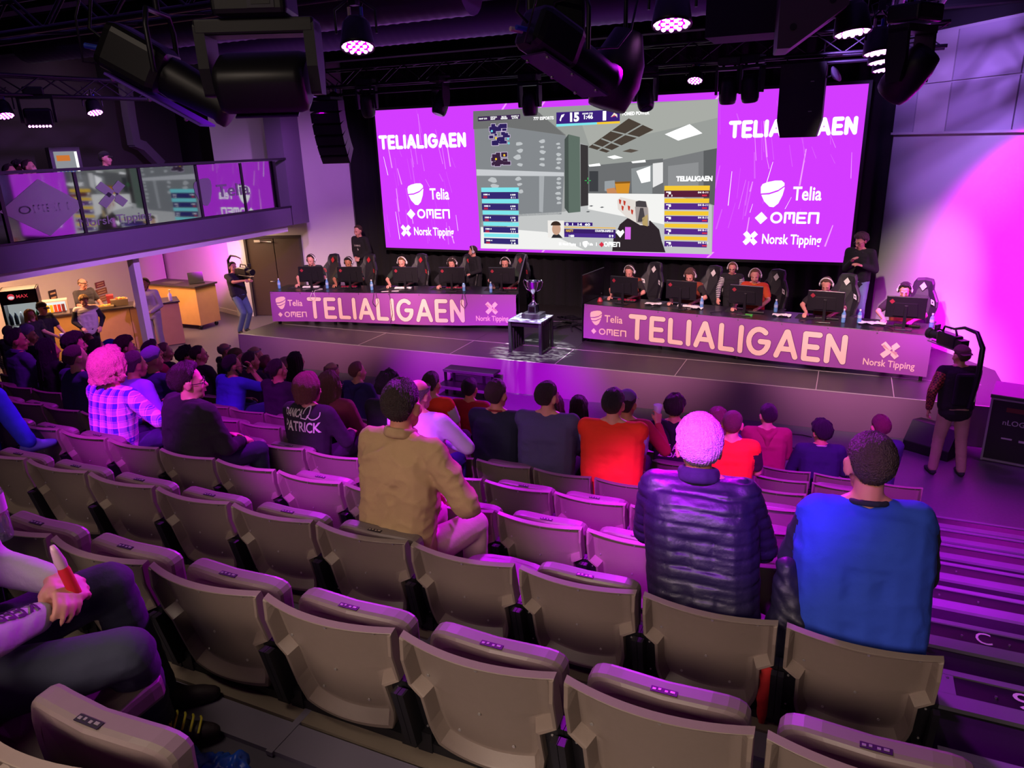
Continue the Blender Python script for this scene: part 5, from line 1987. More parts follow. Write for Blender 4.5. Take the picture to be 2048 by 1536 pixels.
cupman = aud('person in a purple cap and red shirt beside the large orange jersey', 4, -1.62, 1.33, lean=5, rh=(0.26, 0.22, 0.98), rf=(0.0, 0.35, 0.94), rb=(0.6, -0.75, 0.2), rpole=(0.5, -0.3, -0.8), curl=0.8, shirt='9a2430', legs='202028', hair='short', hc='2a1a20', extras=(('cap', '6a4a90'),), hyaw=-14)
aud('person with close-cropped hair in a bright red jersey with dark sleeves', 4, -0.70, 1.26, lean=5, shirt='e62a1c', sleevec='2a1622', sleeve='short', legs='20202a', hair='buzz', hc='5a2c34', sk='rose', hyaw=-8)
# eighth row
aud('person with short reddish hair behind the profile in the black jacket', 5, -9.84, 1.29, lean=4, shirt='4a3070', legs='1c1c24', hair='short', hc='7a3040', hyaw=-24)
aud('person in a bright blue cap near the white column', 5, -9.38, 1.24, lean=4, shirt='2a2450', legs='1c1c24', hair='short', hc='2a1a20', extras=(('cap', '3a46d8'),), hyaw=-24)
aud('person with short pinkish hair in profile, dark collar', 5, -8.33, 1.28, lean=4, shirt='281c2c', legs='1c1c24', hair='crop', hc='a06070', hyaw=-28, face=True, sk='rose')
aud('person with dark curly hair and black sunglasses on the head', 5, -7.98, 1.24, lean=8, shirt='1a161e', legs='1c1c24', hair='curly', hc='22161a', hyaw=-20)
aud('person with tied dark hair and a pale profile at the end of the left group', 5, -7.68, 1.30, lean=3, shirt='17141c', legs='1c1c24', hair='tied', hc='3a1a24', hyaw=-30, face=True, sk='rose')
aud('person with short dark hair in a black jacket with a white tag', 5, -6.80, 1.29, lean=4, shirt='141218', legs='16161c', hair='crop', hc='2c1c1c', hyaw=-18)
aud('person with long dark brown hair nearest the stage skirt on the left', 6, -6.78, 1.34, lean=2, shirt='1a141c', legs='16161c', hair='long', hc='2a161c', hyaw=-16)
aud('person with short fair hair in a navy hooded top by the front', 5, -5.18, 1.30, lean=8, shirt='2a2258', legs='1c1c30', hair='crop', hc='8a5050', hyaw=-26, face=True, sk='rose', extras=(('hood',),), s=0.96)
aud('person with black hair in a red shirt between the orange vest and the navy top', 5, -3.64, 1.26, lean=4, shirt='9a1c24', legs='1c1c24', hair='short', hc='140e14')
aud('person with long dark hair in a dark checked jacket', 5, -2.36, 1.20, lean=4, shirt='3a2030', legs='1c1c24', hair='long', hc='2a1620', s=0.95)
hoodie = aud('person in a black hooded top with white back lettering', 5, -1.36, 1.31, lean=6, shirt='17131f', legs='1c1c24', hair='mop', hc='2a161e', hyaw=-6, extras=(('hood',),), voxel=0.010)
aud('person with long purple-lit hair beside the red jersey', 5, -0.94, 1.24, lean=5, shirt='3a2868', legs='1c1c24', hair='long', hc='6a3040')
# front rows
aud('person in an olive flat cap and dark coat', 6, -7.95, 1.28, lean=8, shirt='1c1620', legs='1c1c24', hair='buzz', hc='5a4a44', extras=(('cap', '6a5c38'),), hyaw=-26)
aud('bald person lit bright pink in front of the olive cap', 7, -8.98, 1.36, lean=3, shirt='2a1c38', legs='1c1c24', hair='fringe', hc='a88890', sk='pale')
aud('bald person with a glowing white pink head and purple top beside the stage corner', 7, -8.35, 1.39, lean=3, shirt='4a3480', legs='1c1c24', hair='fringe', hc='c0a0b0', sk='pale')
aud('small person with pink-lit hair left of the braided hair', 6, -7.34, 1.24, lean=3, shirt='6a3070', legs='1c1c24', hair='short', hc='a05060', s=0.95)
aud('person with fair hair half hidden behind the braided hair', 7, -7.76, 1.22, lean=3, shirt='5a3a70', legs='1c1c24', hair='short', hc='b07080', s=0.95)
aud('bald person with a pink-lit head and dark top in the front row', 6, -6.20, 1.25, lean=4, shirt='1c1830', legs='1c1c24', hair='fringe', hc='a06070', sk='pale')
maroon = aud('person in a maroon hooded sweatshirt, dark hair, alone in the second row', 6, -0.54, 1.30, lean=8, shirt='8f2446', legs='2a2c60', hair='short', hc='22161e', hyaw=14, extras=(('hood',),), bulk=1.15, sk='rose')
aud('person with glossy black hair in a dark navy shirt near the aisle', 6, 0.0, 1.17, lean=10, shirt='1a1840', legs='1c1c24', hair='mop', hc='100c14', hpitch=10, bulk=1.1, extras=(('collar', 'b090a0', 0.010),))
aud('person with red-lit hair in a dark blue top at the aisle end of the front', 6, 0.52, 1.32, lean=4, shirt='20204a', legs='1c1c24', hair='short', hc='5a2a30', hyaw=12, sk='rose')

# plaid cloth
pm = plaid['top'].data.materials[0] = bpy.data.materials.new('purple plaid cloth')
pm.use_nodes = True
nt = pm.node_tree
tc = nt.nodes.new('ShaderNodeTexCoord')
sx = nt.nodes.new('ShaderNodeSeparateXYZ')
nt.links.new(tc.outputs['Object'], sx.inputs[0])


def stripe(out, freq, lo):
    a = nt.nodes.new('ShaderNodeMath')
    a.operation = 'MULTIPLY'
    a.inputs[1].default_value = freq
    nt.links.new(out, a.inputs[0])
    b = nt.nodes.new('ShaderNodeMath')
    b.operation = 'FRACT'
    nt.links.new(a.outputs[0], b.inputs[0])
    c = nt.nodes.new('ShaderNodeMath')
    c.operation = 'LESS_THAN'
    c.inputs[1].default_value = lo
    nt.links.new(b.outputs[0], c.inputs[0])
    return c.outputs[0]


def addn(a, b):
    n = nt.nodes.new('ShaderNodeMath')
    n.operation = 'ADD'
    nt.links.new(a, n.inputs[0])
    nt.links.new(b, n.inputs[1])
    return n.outputs[0]


v1 = addn(stripe(sx.outputs[0], 13, .45), stripe(sx.outputs[2], 11, .45))
v2 = addn(stripe(sx.outputs[0], 26, .16), stripe(sx.outputs[2], 22, .16))
n1 = nt.nodes.new('ShaderNodeMath')
n1.operation = 'MULTIPLY'
n1.inputs[1].default_value = 0.3
nt.links.new(addn(v1, v2), n1.inputs[0])
mx = nt.nodes.new('ShaderNodeMix')
mx.data_type = 'RGBA'
mx.inputs[6].default_value = (*lin('#3a2ca0'), 1)
mx.inputs[7].default_value = (*lin('#e8a8d0'), 1)
nt.links.new(n1.outputs[0], mx.inputs[0])
nt.links.new(mx.outputs[2], nt.nodes['Principled BSDF'].inputs['Base Color'])
nt.nodes['Principled BSDF'].inputs['Roughness'].default_value = 0.9

# lettering on clothes
M_prt = mat('pale shirt print', '#c9c6bd', 0.7)
M_prt2 = mat('black sleeve print', '#15131a', 0.7)


def back_print(p, rows, m, z0, name, off=0.004):
    """rows: (text, x, z, size, fit) read from behind"""
    polys = []
    for txt, x, z, size, fit in rows:
        vs_, fs_ = text_polys(txt, size, 0.02, 'CENTER')
        k = fit / max(1e-6, max(v[0] for v in vs_) - min(v[0] for v in vs_))
        polys.append(([(x + a * k, z + b) for a, b in vs_], fs_))
    return print_on(p['top'], lambda a, b: V((a, -0.5, b)), (0, 1, 0), polys, m, name, off, 1)


back_print(bob, (('DANICA', -0.08, 0.91, 0.075, 0.17), ('PATRICK', 0.0, 0.80, 0.11, 0.33)), M_prt, 0, 'back_print')
vs_ = ribbon(arc(0.045, 0.945, 0.028, 0.04, -60, 190, 12), 0.004) + ribbon([(0.0, 0.905), (0.05, 0.900)] + arc(0.11, 0.945, 0.05, 0.045, 200, 370, 10), 0.004)
print_on(bob['top'], lambda a, b: V((a, -0.5, b)), (0, 1, 0), [([q for q in p], [tuple(range(len(p)))]) for p in vs_], M_prt, 'back_print', 0.005, 0)
back_print(hoodie, (('WE ARE', 0.0, 0.80, 0.085, 0.24), ('ZEDA', -0.04, 0.73, 0.075, 0.20)), M_prt, 0, 'back_print')

# ------------------------------------------------------------------ players, chairs and gear on the stage
M_mon = mat('black monitor plastic', '#17151a', 0.35)
M_logo = mat('dark red emblem', '#8a1c30', 0.5)
M_gch = mat('black gaming chair leather', '#1c1a20', 0.5, bump=0.05)
M_gred = mat('red chair emblem', '#b0202c', 0.5)
M_gwh = mat('white chair emblem', '#d8d4d4', 0.5)
M_wat = mat('blue water bottle plastic', '#5f8fc8', 0.15)
M_capw = mat('white bottle cap', '#e8e4e4', 0.4)
M_pad = mat('black mouse mat', '#141216', 0.9)
M_key = mat('dark keyboard', '#1c191e', 0.5)
M_keyr = glow('red key light', '#e02050', 0.7)
M_paper = mat('white paper', '#d8d0d2', 0.7)


def monitor(R4, x, y, ry, label, hinge=0.0):
    t = thing('monitor', label, 'monitor', R4 @ V((x, y, DH)), R4.to_euler().z + ry, 'player monitors seen from behind')
    m = MB()
    m.rbox((0, 0.035, 0.335), (0.56, 0.03, 0.335), M_mon, 0.008)
    m.box((0, 0.012, 0.30), (0.34, 0.03, 0.20), M_mon, taper=0.9)
    m.build('panel', t)
    m = MB()
    m.add([(-0.265, 0.053, 0.18), (0.265, 0.053, 0.18), (0.265, 0.053, 0.49), (-0.265, 0.053, 0.49)], [(0, 1, 2, 3)], glow('monitor picture', '#a9a0b8', 0.5))
    m.build('display', t)
    m = MB()
    m.box((0, -0.01, 0.19), (0.045, 0.03, 0.36), M_mon)
    m.build('stand', t, bevel=0.004)
    m = MB()
    m.rbox((0, -0.02, 0.008), (0.24, 0.17, 0.014), M_mon, 0.02)
    m.build('stand_foot', t)
    m = MB()
    F = lambda a, b: V((-0.20 + a, 0.0185, 0.42 + b))
    put2d(m, diamond(0, 0, 0.04), F, M_logo)
    m.build('emblem', t)
    m = MB()
    puttext(m, 'OMEN', -0.03, -0.20, 0.035, F, M_steel, 0.01)
    m.build('lettering', t)
    return t


def gaming_chair(R4, x, y, rz, label, emblem):
    t = thing('gaming_chair', label, 'chair', R4 @ V((x, y, 0)), R4.to_euler().z + rz, 'gaming chairs behind the desks')
    # built facing +y
    def out(w0, pts):
        return pts
    half = [(0.17, 0.0), (0.24, 0.10), (0.25, 0.28), (0.285, 0.42), (0.275, 0.52), (0.205, 0.64), (0.165, 0.70), (0.155, 0.80), (0.12, 0.865), (0.0, 0.88)]
    o = [(a, b) for a, b in half] + [(-a, b) for a, b in half[::-1][1:]]
    m = MB()
    def P(a, b, d):
        y_ = -0.24 - 0.22 * b + d + (0.10 * (abs(a) / 0.28) ** 2 if b > .05 else 0)
        return V((a, y_, 0.47 + b * 0.97))
    rings = []
    for k, d in ((0.6, 0.03), (0.92, 0.045), (1.0, 0.02), (1.0, -0.03), (0.92, -0.055), (0.6, -0.06)):
        rings.append([P(a * k, 0.44 + (b - 0.44) * k, d) for a, b in o])
    m.rings(rings, M_gch, cap=True, smooth=False)
    m.build('backrest', t)
    for a, b, s_ in ((0, 0.74, 0.055), (0.19, 0.50, 0.05), (-0.19, 0.50, 0.05)):
        m = MB()
        F = lambda u, v: P(a + u, b + v, 0.062)
        if a == 0:
            put2d(m, [[(-s_, 0), (0, -s_ * 1.3), (s_, 0), (0, s_ * 1.3)]], F, emblem)
            F3 = lambda u, v: P(a + u, b + v, 0.064)
            put2d(m, [[(-s_ * .5, 0), (0, -s_ * .65), (s_ * .5, 0), (0, s_ * .65)]], F3, M_gch)
        else:
            put2d(m, [[(-s_, -s_), (s_ * .3, -s_ * .6), (s_ * .6, s_), (-s_ * .5, s_ * .6)]], F, emblem)
            put2d(m, [[(-s_ * .4, -s_ * .5), (s_ * .1, -s_ * .2), (s_ * .1, s_ * .4), (-s_ * .3, s_ * .2)]], lambda u, v: P(a + u, b + v, 0.064), M_gch)
        m.build('emblem', t)
    m = MB()
    m.rbox((0, 0.0, 0.43), (0.50, 0.50, 0.10), M_gch, 0.04)
    m.build('seat', t)
    for a in (-1, 1):
        m = MB()
        m.box((a * 0.29, -0.05, 0.54), (0.04, 0.05, 0.22), M_gch)
        m.rbox((a * 0.29, 0.02, 0.66), (0.08, 0.27, 0.03), M_gch, 0.01)
        m.build('armrest', t)
    m = MB()
    m.cyl((0, 0, 0.10), (0, 0, 0.39), 0.03, M_black)
    for i in range(5):
        a = 2 * PI * i / 5 + .3
        m.box((0.15 * math.cos(a), 0.15 * math.sin(a), 0.09), (0.30, 0.045, 0.035), M_black, rot=Rz(a))
        m.cyl((0.29 * math.cos(a), 0.29 * math.sin(a), 0.0), (0.29 * math.cos(a), 0.29 * math.sin(a), 0.07), 0.028, M_black)
    m.build('base', t)
    return t


def bottle(p, label, group='water bottles on the player desks', clear=False, sc=1.0):
    t = thing('water_bottle', label, 'bottle', p, 0, group)
    m = MB()
    m.lathe([(0.0, 0.0), (0.031, 0.0), (0.033, 0.01), (0.033, 0.06), (0.030, 0.075), (0.033, 0.09), (0.033, 0.135), (0.028, 0.16), (0.013, 0.19), (0.012, 0.205)], (0, 0, 0), M_wat if not clear else pane_mat('clear bottle plastic', '#c8c4d8', 0.25, 0.1, 0.12), 14)
    m.v = [(a * sc, b * sc, c * sc) for a, b, c in m.v]
    b = m.build('bottle_body', t)
    m = MB()
    m.cyl((0, 0, 0.203 * sc), (0, 0, 0.225 * sc), 0.015 * sc, M_capw)
    m.build('cap', t)
    m = MB()
    m.lathe([(0.0338 * sc, 0.085 * sc), (0.0338 * sc, 0.135 * sc)], (0, 0, 0), mat('bottle label', '#9fb4d8', 0.5) if not clear else M_paper, 14)
    if clear:
        puttext(m, '* . *', -0.02, 0.1 * sc, 0.03, lambda a, b: V((0.036 * sc * math.sin(a / 0.05), -0.036 * sc * math.cos(a / 0.05), b)), M_vent, fit=0.04)
    m.build('bottle_label', t)
    return t


def keyboard(R4, x, y, rz, label, lit):
    t = thing('keyboard', label, 'keyboard', R4 @ V((x, y, DH + 0.006)), R4.to_euler().z + rz, 'keyboards in front of the players')
    m = MB()
    m.box((0, 0, 0.012), (0.37, 0.13, 0.022), M_key if lit != 'w' else M_paper)
    m.build('case', t, bevel=0.004)
    m = MB()
    for r in range(4):
        for c_ in range(12):
            m.box((-0.165 + c_ * 0.03, -0.045 + r * 0.03, 0.027), (0.025, 0.025, 0.008), M_keyr if lit == 'r' and (r + c_) % 2 else (M_key if lit != 'w' else M_capw))
    m.build('keys', t)
    return t


def mouse(R4, x, y, label):
    t = MB()
    q = R4 @ V((x, y, DH + 0.006))
    t.ell((0, 0, 0.012), (0.03, 0.055, 0.026), M_mon, None, 12, 8)
    o = t.build('computer_mouse')
    o.location = q
    o.rotation_euler = (0, 0, R4.to_euler().z)
    tag(o, label, 'mouse', 'mice held by the players')


def slab(R4, x, y, w_, d_, h_, m, name, label, cat, group=None, rz=0.0):
    b = MB()
    b.box((0, 0, h_ / 2), (w_, d_, h_), m)
    o = b.build(name)
    o.location = R4 @ V((x, y, DH + 0.0005))
    o.rotation_euler = (0, 0, R4.to_euler().z + rz)
    return tag(o, label, cat, group)


def deskx(R4, px, py, y):
    """position along a desk of a sight line meeting the plane at depth y behind its front edge"""
    n = R4.to_3x3() @ V((0, 1, 0))
    p = onP(px, py, R4 @ V((0, y, 0)), n)
    return (R4.inverted() @ p).x


SITP = dict(pose='sit', sh=0.52, sleeve='short', legs='1a1a22', face=True, voxel=0.0085)
LEFTP = [((622, 560), (625, 515), 'leftmost player', 'short', '2c1e1a', 'd8d0d4', 'in a dark green jersey and white headset, leftmost at the left desk', (0.5, 4)),
         ((700, 565), (700, 527), 'player', 'short', '17120f', 'b8b0bc', 'with black hair, dark green jersey, second from the left at the left desk', (0, 12)),
         ((810, 560), (806, 518), 'player', 'crop', '6a4a30', 'e0d8da', 'with sandy hair and white headset, in the middle of the left desk', (0, 10)),
         ((903, 560), (906, 525), 'player', 'long', '3a2620', 'd8d0d4', 'with long dark hair, second from the trophy end of the left desk', (0, 20)),
         ((1003, 560), (1012, 522), 'player', 'short', '241a18', 'd8d0d4', 'in a dark jersey and headset, next to the trophy end of the left desk', (0, 12))]
for i, (mp, hp, nm, hr, hc_, hsc, lab, (yaw, pit)) in enumerate(LEFTP):
    x = deskx(LM, mp[0], mp[1] - 10, 0.28)
    o_ = ['leftmost', 'second from the left', 'middle', 'second from the trophy', 'nearest the trophy'][i]
    monitor(LM, x, 0.26, (0.10, 0.06, 0, 0, -0.04)[i], 'black monitor seen from behind, %s on the left desk' % o_)
    hx = deskx(LM, hp[0], hp[1], 0.98)
    ang = LM.to_euler().z
    P0 = LM @ V((hx, 1.06, 0))
    pl = person('player ' + lab, P0, ang + PI, lean=14, hpitch=14 + pit, hair=hr, hc=hc_, shirt='1f2a22' if i != 3 else '15131a', rh=(0.20, 0.46, 0.80), lh=(-0.20, 0.44, 0.80), lk=(-0.13, 0.45, 0.58), rk=(0.13, 0.45, 0.58), rpole=(0.9, -.3, -.2), lpole=(-0.9, -.3, -.2), rf=(0.1, 1, -0.05), lf=(0.35, 1, -0.05), rb=(0, 0, 1), lb=(0, 0, 1),
                extras=(('headset', hsc), ('collar', 'a8a890' if i != 3 else '15131a', 0.008)), sk=('rose', 'tan', 'rose', 'rose', 'rose')[i], group='players at the left desk', name='person', torso=(1.14, 1.02, 1.03, 1.0, 1.02)[i], **dict(SITP, sleeve='short' if i != 3 else 'long'))
    gaming_chair(LM, hx + 0.10, 1.28, PI - 0.25, 'black gaming chair with red emblems, behind the player %s' % o_, M_gred)
    keyboard(LM, hx + 0.14, 0.50, 0.1, '%s keyboard of the player %s at the left desk' % (('white', 'red-lit', 'pale', 'pink-lit', 'magenta-lit')[i], o_), 'wrwrr'[i])
    slab(LM, hx - 0.15, 0.52, 0.42, 0.34, 0.004, M_pad, 'mouse_mat', 'black mouse mat of the player %s at the left desk' % o_, 'mat', 'mouse mats on the player desks')
    mouse(LM, hx - 0.20, 0.50, 'black mouse of the player %s at the left desk' % o_)
for (px, py), lab in (((559, 577), 'at the left end of the left desk'), ((655, 577), 'beside the white keyboard on the left desk'), ((744, 580), 'between the second and middle monitors of the left desk'), ((928, 582), 'beside the pink keyboard on the left desk'), ((982, 585), 'next to the last monitor of the left desk')):
    p = onZ(px, py, HS + DH)
    bottle(p, 'blue water bottle ' + lab)
for (px, py), lab in (((770, 580), 'in front of the middle monitor'), ((788, 577), 'behind the stand of the middle monitor')):
    slab(LM, deskx(LM, px, py - 3, 0.15), 0.14 if px < 780 else 0.2, 0.15, 0.07, 0.003, M_paper, 'paper_note', 'white paper note lying on the left desk ' + lab, 'paper', None, 0.2)

RIGHTP = [((1247, 575), (1262, 540), 'short', '4a3a34', 'in a dark orange jersey, leftmost at the right desk', (0, 14), 1),
          ((1362, 578), (1383, 545), 'bob', '5a4038', 'with chin-length hair, orange jersey, second from the left at the right desk', (0, 16), 1),
          ((1492, 588), (1512, 540), 'short', '6a4a38', 'in an orange red jersey in the middle of the right desk', (8, 6), 2),
          ((1652, 600), (1655, 562), 'tied', '5a4034', 'with tied hair and white headset, second from the right at the right desk', (0, 20), 1),
          ((1813, 615), (1812, 568), 'swept', '17120f', 'with black hair, rightmost at the right desk', (0, 12), 1)]
for i, (mp, hp, hr, hc_, lab, (yaw, pit), sty) in enumerate(RIGHTP):
    x = deskx(RM, mp[0], mp[1] - 4, 0.30)
    o_ = ['nearest the trophy', 'second from the trophy', 'middle', 'second from the right', 'rightmost'][i]
    monitor(RM, x, 0.28, (-0.05, 0, 0, 0.05, 0.08)[i], 'black monitor seen from behind, %s on the right desk' % o_)
    hx = deskx(RM, hp[0], hp[1], 0.98)
    ang = RM.to_euler().z
    P0 = RM @ V((hx, 1.06, 0))
    person('player ' + lab, P0, ang + PI, lean=14 if i != 2 else 9, hyaw=yaw, hpitch=14 + pit, hair=hr, hc=hc_, shirt='b8391c' if sty == 2 else '7a3018', sleevec='1e171a' if sty == 1 else 'c04a20', rh=(0.22, 0.48, 0.80), lh=(-0.18, 0.44, 0.80), rpole=(0.9, -.3, -.2), lpole=(-0.9, -.3, -.2),
           rf=(0.1, 1, -0.05), lf=(0.3, 1, -0.05), rb=(0, 0, 1), lb=(0, 0, 1), extras=(('headset', 'd8d0d4'), ('collar', 'd89030', 0.009)), sk='rose', group='players at the right desk', name='person', torso=(1.02, 1.02, 1.15, 1.03, 1.0)[i], lk=(-0.13, 0.45, 0.58), rk=(0.13, 0.45, 0.58), **SITP)
    gaming_chair(RM, hx + 0.16, 1.28, PI - 0.2, 'black gaming chair with white emblems, player %s' % (o_ + ' at the right desk'), M_gwh)
    keyboard(RM, hx + 0.12, 0.50, 0.1, '%s keyboard of the player %s at the right desk' % (('red-lit', 'white', 'dark', 'dark', 'dark')[i], o_), 'rwkkk'[i])
    slab(RM, hx - 0.15, 0.52, 0.42, 0.34, 0.004, M_pad, 'mouse_mat', 'black mouse mat of the player %s at the right desk' % o_, 'mat', 'mouse mats on the player desks')
    mouse(RM, hx - 0.22, 0.50, 'black mouse of the player %s at the right desk' % o_)
for (px, py), lab in (((1403, 617), 'beside the second monitor of the right desk'), ((1551, 624), 'beside the middle monitor of the right desk'), ((1686, 645), 'left one of the pair on the right desk'), ((1718, 646), 'right one of the pair on the right desk'), ((1862, 655), 'at the right end of the right desk')):
    bottle(onZ(px, py, HS + DH), 'blue water bottle ' + lab)
slab(RM, deskx(RM, 1498, 622, 0.2), 0.22, 0.12, 0.05, 0.03, mat('green box', '#3fae3a', 0.5), 'green_box', 'small bright green box in front of the middle monitor of the right desk', 'box')
for (px, py), w_, lab in (((1308, 603), 0.3, 'between the first two monitors'), ((1395, 612), 0.22, 'beside the second monitor'), ((1565, 622), 0.3, 'right of the middle monitor'), ((1745, 640), 0.4, 'left of the rightmost monitor')):
    x = deskx(RM, px, py, 0.45)
    b = MB()
    b.grid(lambda u, v: V(((u - .5) * w_, (v - .5) * 0.16, 0.012 + 0.03 * noise.noise(V((u * 5 + px, v * 5, 0))))), 10, 6, M_paper, False)
    o = b.build('crumpled_bag')
    o.location = RM @ V((x, 0.42, DH + 0.012))
    tag(o, 'crumpled white plastic bag on the right desk, ' + lab, 'bag', 'crumpled bags on the right desk')
# red microphone foot and table microphone
t = thing('desk_microphone', 'small red desk microphone at the trophy end of the right desk', 'microphone', onZ(1200, 603, HS + DH))
m = MB()
m.lathe([(0.0, 0.0), (0.06, 0.0), (0.05, 0.02), (0.03, 0.06), (0.02, 0.08), (0.0, 0.085)], (0, 0, 0), mat('red plastic', '#a83040', 0.4), 14)
m.build('base', t)
m = MB()
m.tube([(0, 0, 0.08), (0.03, -0.02, 0.13), (0.04, -0.04, 0.16)], 0.005, M_steel)
m.ell((0.042, -0.045, 0.17), (0.012, 0.012, 0.015), M_steel)
m.build('gooseneck', t)
# cables hanging over the desk fronts
for R4, xs in ((LM, ((1.02, 'w'), (2.45, 'k'), (2.75, 'k'), (4.4, 'k'))), (RM, ((1.3, 'k'), (2.4, 'k'), (3.9, 'k'), (5.2, 'k')))):
    for i, (x, c_) in enumerate(xs):
        m = MB()
        mt = M_paper if c_ == 'w' else M_black
        pts = [R4 @ V((x + 0.3 * math.sin(q * 5 + i) * (1 - q) * .5 + 0.04 * q, 0.34 - 0.30 * q, DH + 0.012)) for q in np.linspace(0, 1, 8)]
        if R4 is LM:
            dz = 0.16 if c_ == 'w' else 0.62 if i == 2 else 0.28
            pts += [R4 @ V((x + 0.05, -0.035, DH - 0.02)), R4 @ V((x + 0.10, -0.075, DH - dz * .7)), R4 @ V((x + 0.04, -0.085, DH - dz))]
            if i != 2:
                pts += [R4 @ V((x - 0.03, -0.075, DH - dz * .7)), R4 @ V((x + 0.0, -0.045, DH - 0.03)), R4 @ V((x - .02, 0.06, DH + 0.01))]
        m.tube(pts, 0.005, mt, 6)
        tag(m.build('cable'), '%s cable lying on the %s desk, number %s from its left end' % ('white' if c_ == 'w' else 'black', 'left' if R4 is LM else 'right', ORD[i]), 'cable', 'loose cables on the player desks')

# ------------------------------------------------------------------ trophy on its stand
tt = thing('trophy_table', 'small black square table with draped sides holding the trophy', 'table', (-5.15, 12.18, HS))
m = MB()
m.box((0, 0, 0.595), (0.66, 0.62, 0.03), mat('glass table top', '#6a7478', 0.12))
m.build('tabletop', tt, bevel=0.003)
for sx_, sy_ in ((-1, -1), (1, -1), (-1, 1), (1, 1)):
    m = MB()
    m.box((sx_ * 0.30, sy_ * 0.28, 0.29), (0.05, 0.05, 0.58), M_steel)
    m.build('leg', tt)
for sx_ in (-1, 1):
    m = MB()
    m.grid(lambda u, v: V((sx_ * (0.275 + 0.012 * math.sin(u * 30)), -0.26 + 0.52 * u, 0.02 + 0.54 * v)), 40, 2, M_blackmatt)
    m.build('side_drape', tt)
m = MB()
m.box((0, 0.0, 0.53), (0.56, 0.52, 0.08), M_black)
m.build('apron', tt)
m = MB()
m.box((0, 0, 0.045), (0.36, 0.30, 0.09), M_steel)
o = m.build('display_block', bevel=0.004)
o.location = (-5.10, 12.20, HS + 0.611)
tag(o, 'low dark metal block between the trophy and its table', 'block')
tr = thing('trophy_cup', 'silver two-handled trophy cup on a square black plinth with a silver plate', 'trophy', (-5.10, 12.20, HS + 0.702))
M_sil = mat('polished silver', '#d4d0d8', 0.12, 1.0)
m = MB()
m.box((0, 0, 0.075), (0.16, 0.16, 0.15), mat('black plinth', '#1a1820', 0.2), taper=0.92)
m.build('plinth', tr)
m = MB()
m.box((0, -0.079, 0.075), (0.11, 0.006, 0.09), M_sil)
m.build('name_plate', tr)
m = MB()
m.lathe([(0.0, 0.15), (0.075, 0.15), (0.07, 0.165), (0.04, 0.19), (0.022, 0.24), (0.018, 0.29), (0.03, 0.31), (0.018, 0.33), (0.03, 0.36), (0.08, 0.42), (0.11, 0.50), (0.118, 0.57), (0.125, 0.585), (0.115, 0.58), (0.10, 0.50), (0.05, 0.42), (0.0, 0.40)], (0, 0, 0), M_sil, 28)
m.build('cup', tr)
for a in (-1, 1):
    m = MB()
    m.tube([V((a * x, 0, z)) for x, z in ((0.07, 0.40), (0.13, 0.43), (0.17, 0.50), (0.185, 0.57), (0.165, 0.605), (0.135, 0.59), (0.118, 0.56))], [0.008, 0.010, 0.011, 0.011, 0.012, 0.010, 0.008], M_sil, 8)
    m.build('handle', tr)

# ================================================================== people standing around
def stand(label, p, rz, **kw):
    kw.setdefault('voxel', 0.010)
    kw.setdefault('face', True)
    return person(label, p, rz, 'stand', **kw)


p_ref = onY(720, 452, 15.35)
stand('standing person in a black printed top with folded hands, left of the large screen', (p_ref.x, 15.35, HS), PI - 0.15, s=1.10, hpitch=14, hair='crop', hc='4a3428', shirt='131118', legs='15141a', sk='rose', rh=(0.07, 0.17, 0.98), lh=(-0.07, 0.16, 0.97), rf=(-0.8, 0.4, -0.3), lf=(0.8, 0.4, -0.3))
ref = COL.objects[[o.name for o in COL.objects if o.name.startswith('top')][-1]]
polys = [([(a * 0.9, 1.22 + b) for a, b in text_polys('GAMING', 0.055, 0.01, 'CENTER')[0]], text_polys('GAMING', 0.055, 0.01, 'CENTER')[1])]
polys += [([(a, 1.13 + b) for a, b in text_polys('6', 0.08, 0.01, 'CENTER')[0]], text_polys('6', 0.08, 0.01, 'CENTER')[1])]
for q in polys:
    q[0][:] = [(-a, b) for a, b in q[0]]
print_on(ref, lambda a, b: V((a, 0.6, b)), (0, -1, 0), polys, mat('pale shirt print', '#c9c6bd', 0.7), 'chest_print', 0.006, 1)
p_ad = onY(950, 492, 14.75)
stand('standing person in a dark top and headset behind the left desk, looking left', (p_ad.x, 14.75, HS), PI - 0.5, s=0.90, hyaw=-35, hpitch=12, hair='short', hc='3a2a26', shirt='17151d', legs='15141a', extras=(('headset', 'b8b0c0'),), sk='rose', rh=(0.12, 0.26, 1.02), lh=(-0.12, 0.26, 1.02))
p_co = onY(1467, 524, 14.2)
co = stand('person in glasses and a black track top with white stripes behind the right desk', (p_co.x, 14.2, HS), PI, s=0.86, hpitch=16, lean=8, hair='short', hc='7a5236', shirt='18151b', sleevec='b8b0b4', legs='15141a', extras=(('headset', 'd8d0d4'), ('glasses',)), sk='rose', rh=(0.24, 0.30, 0.92), lh=(-0.18, 0.22, 0.90))
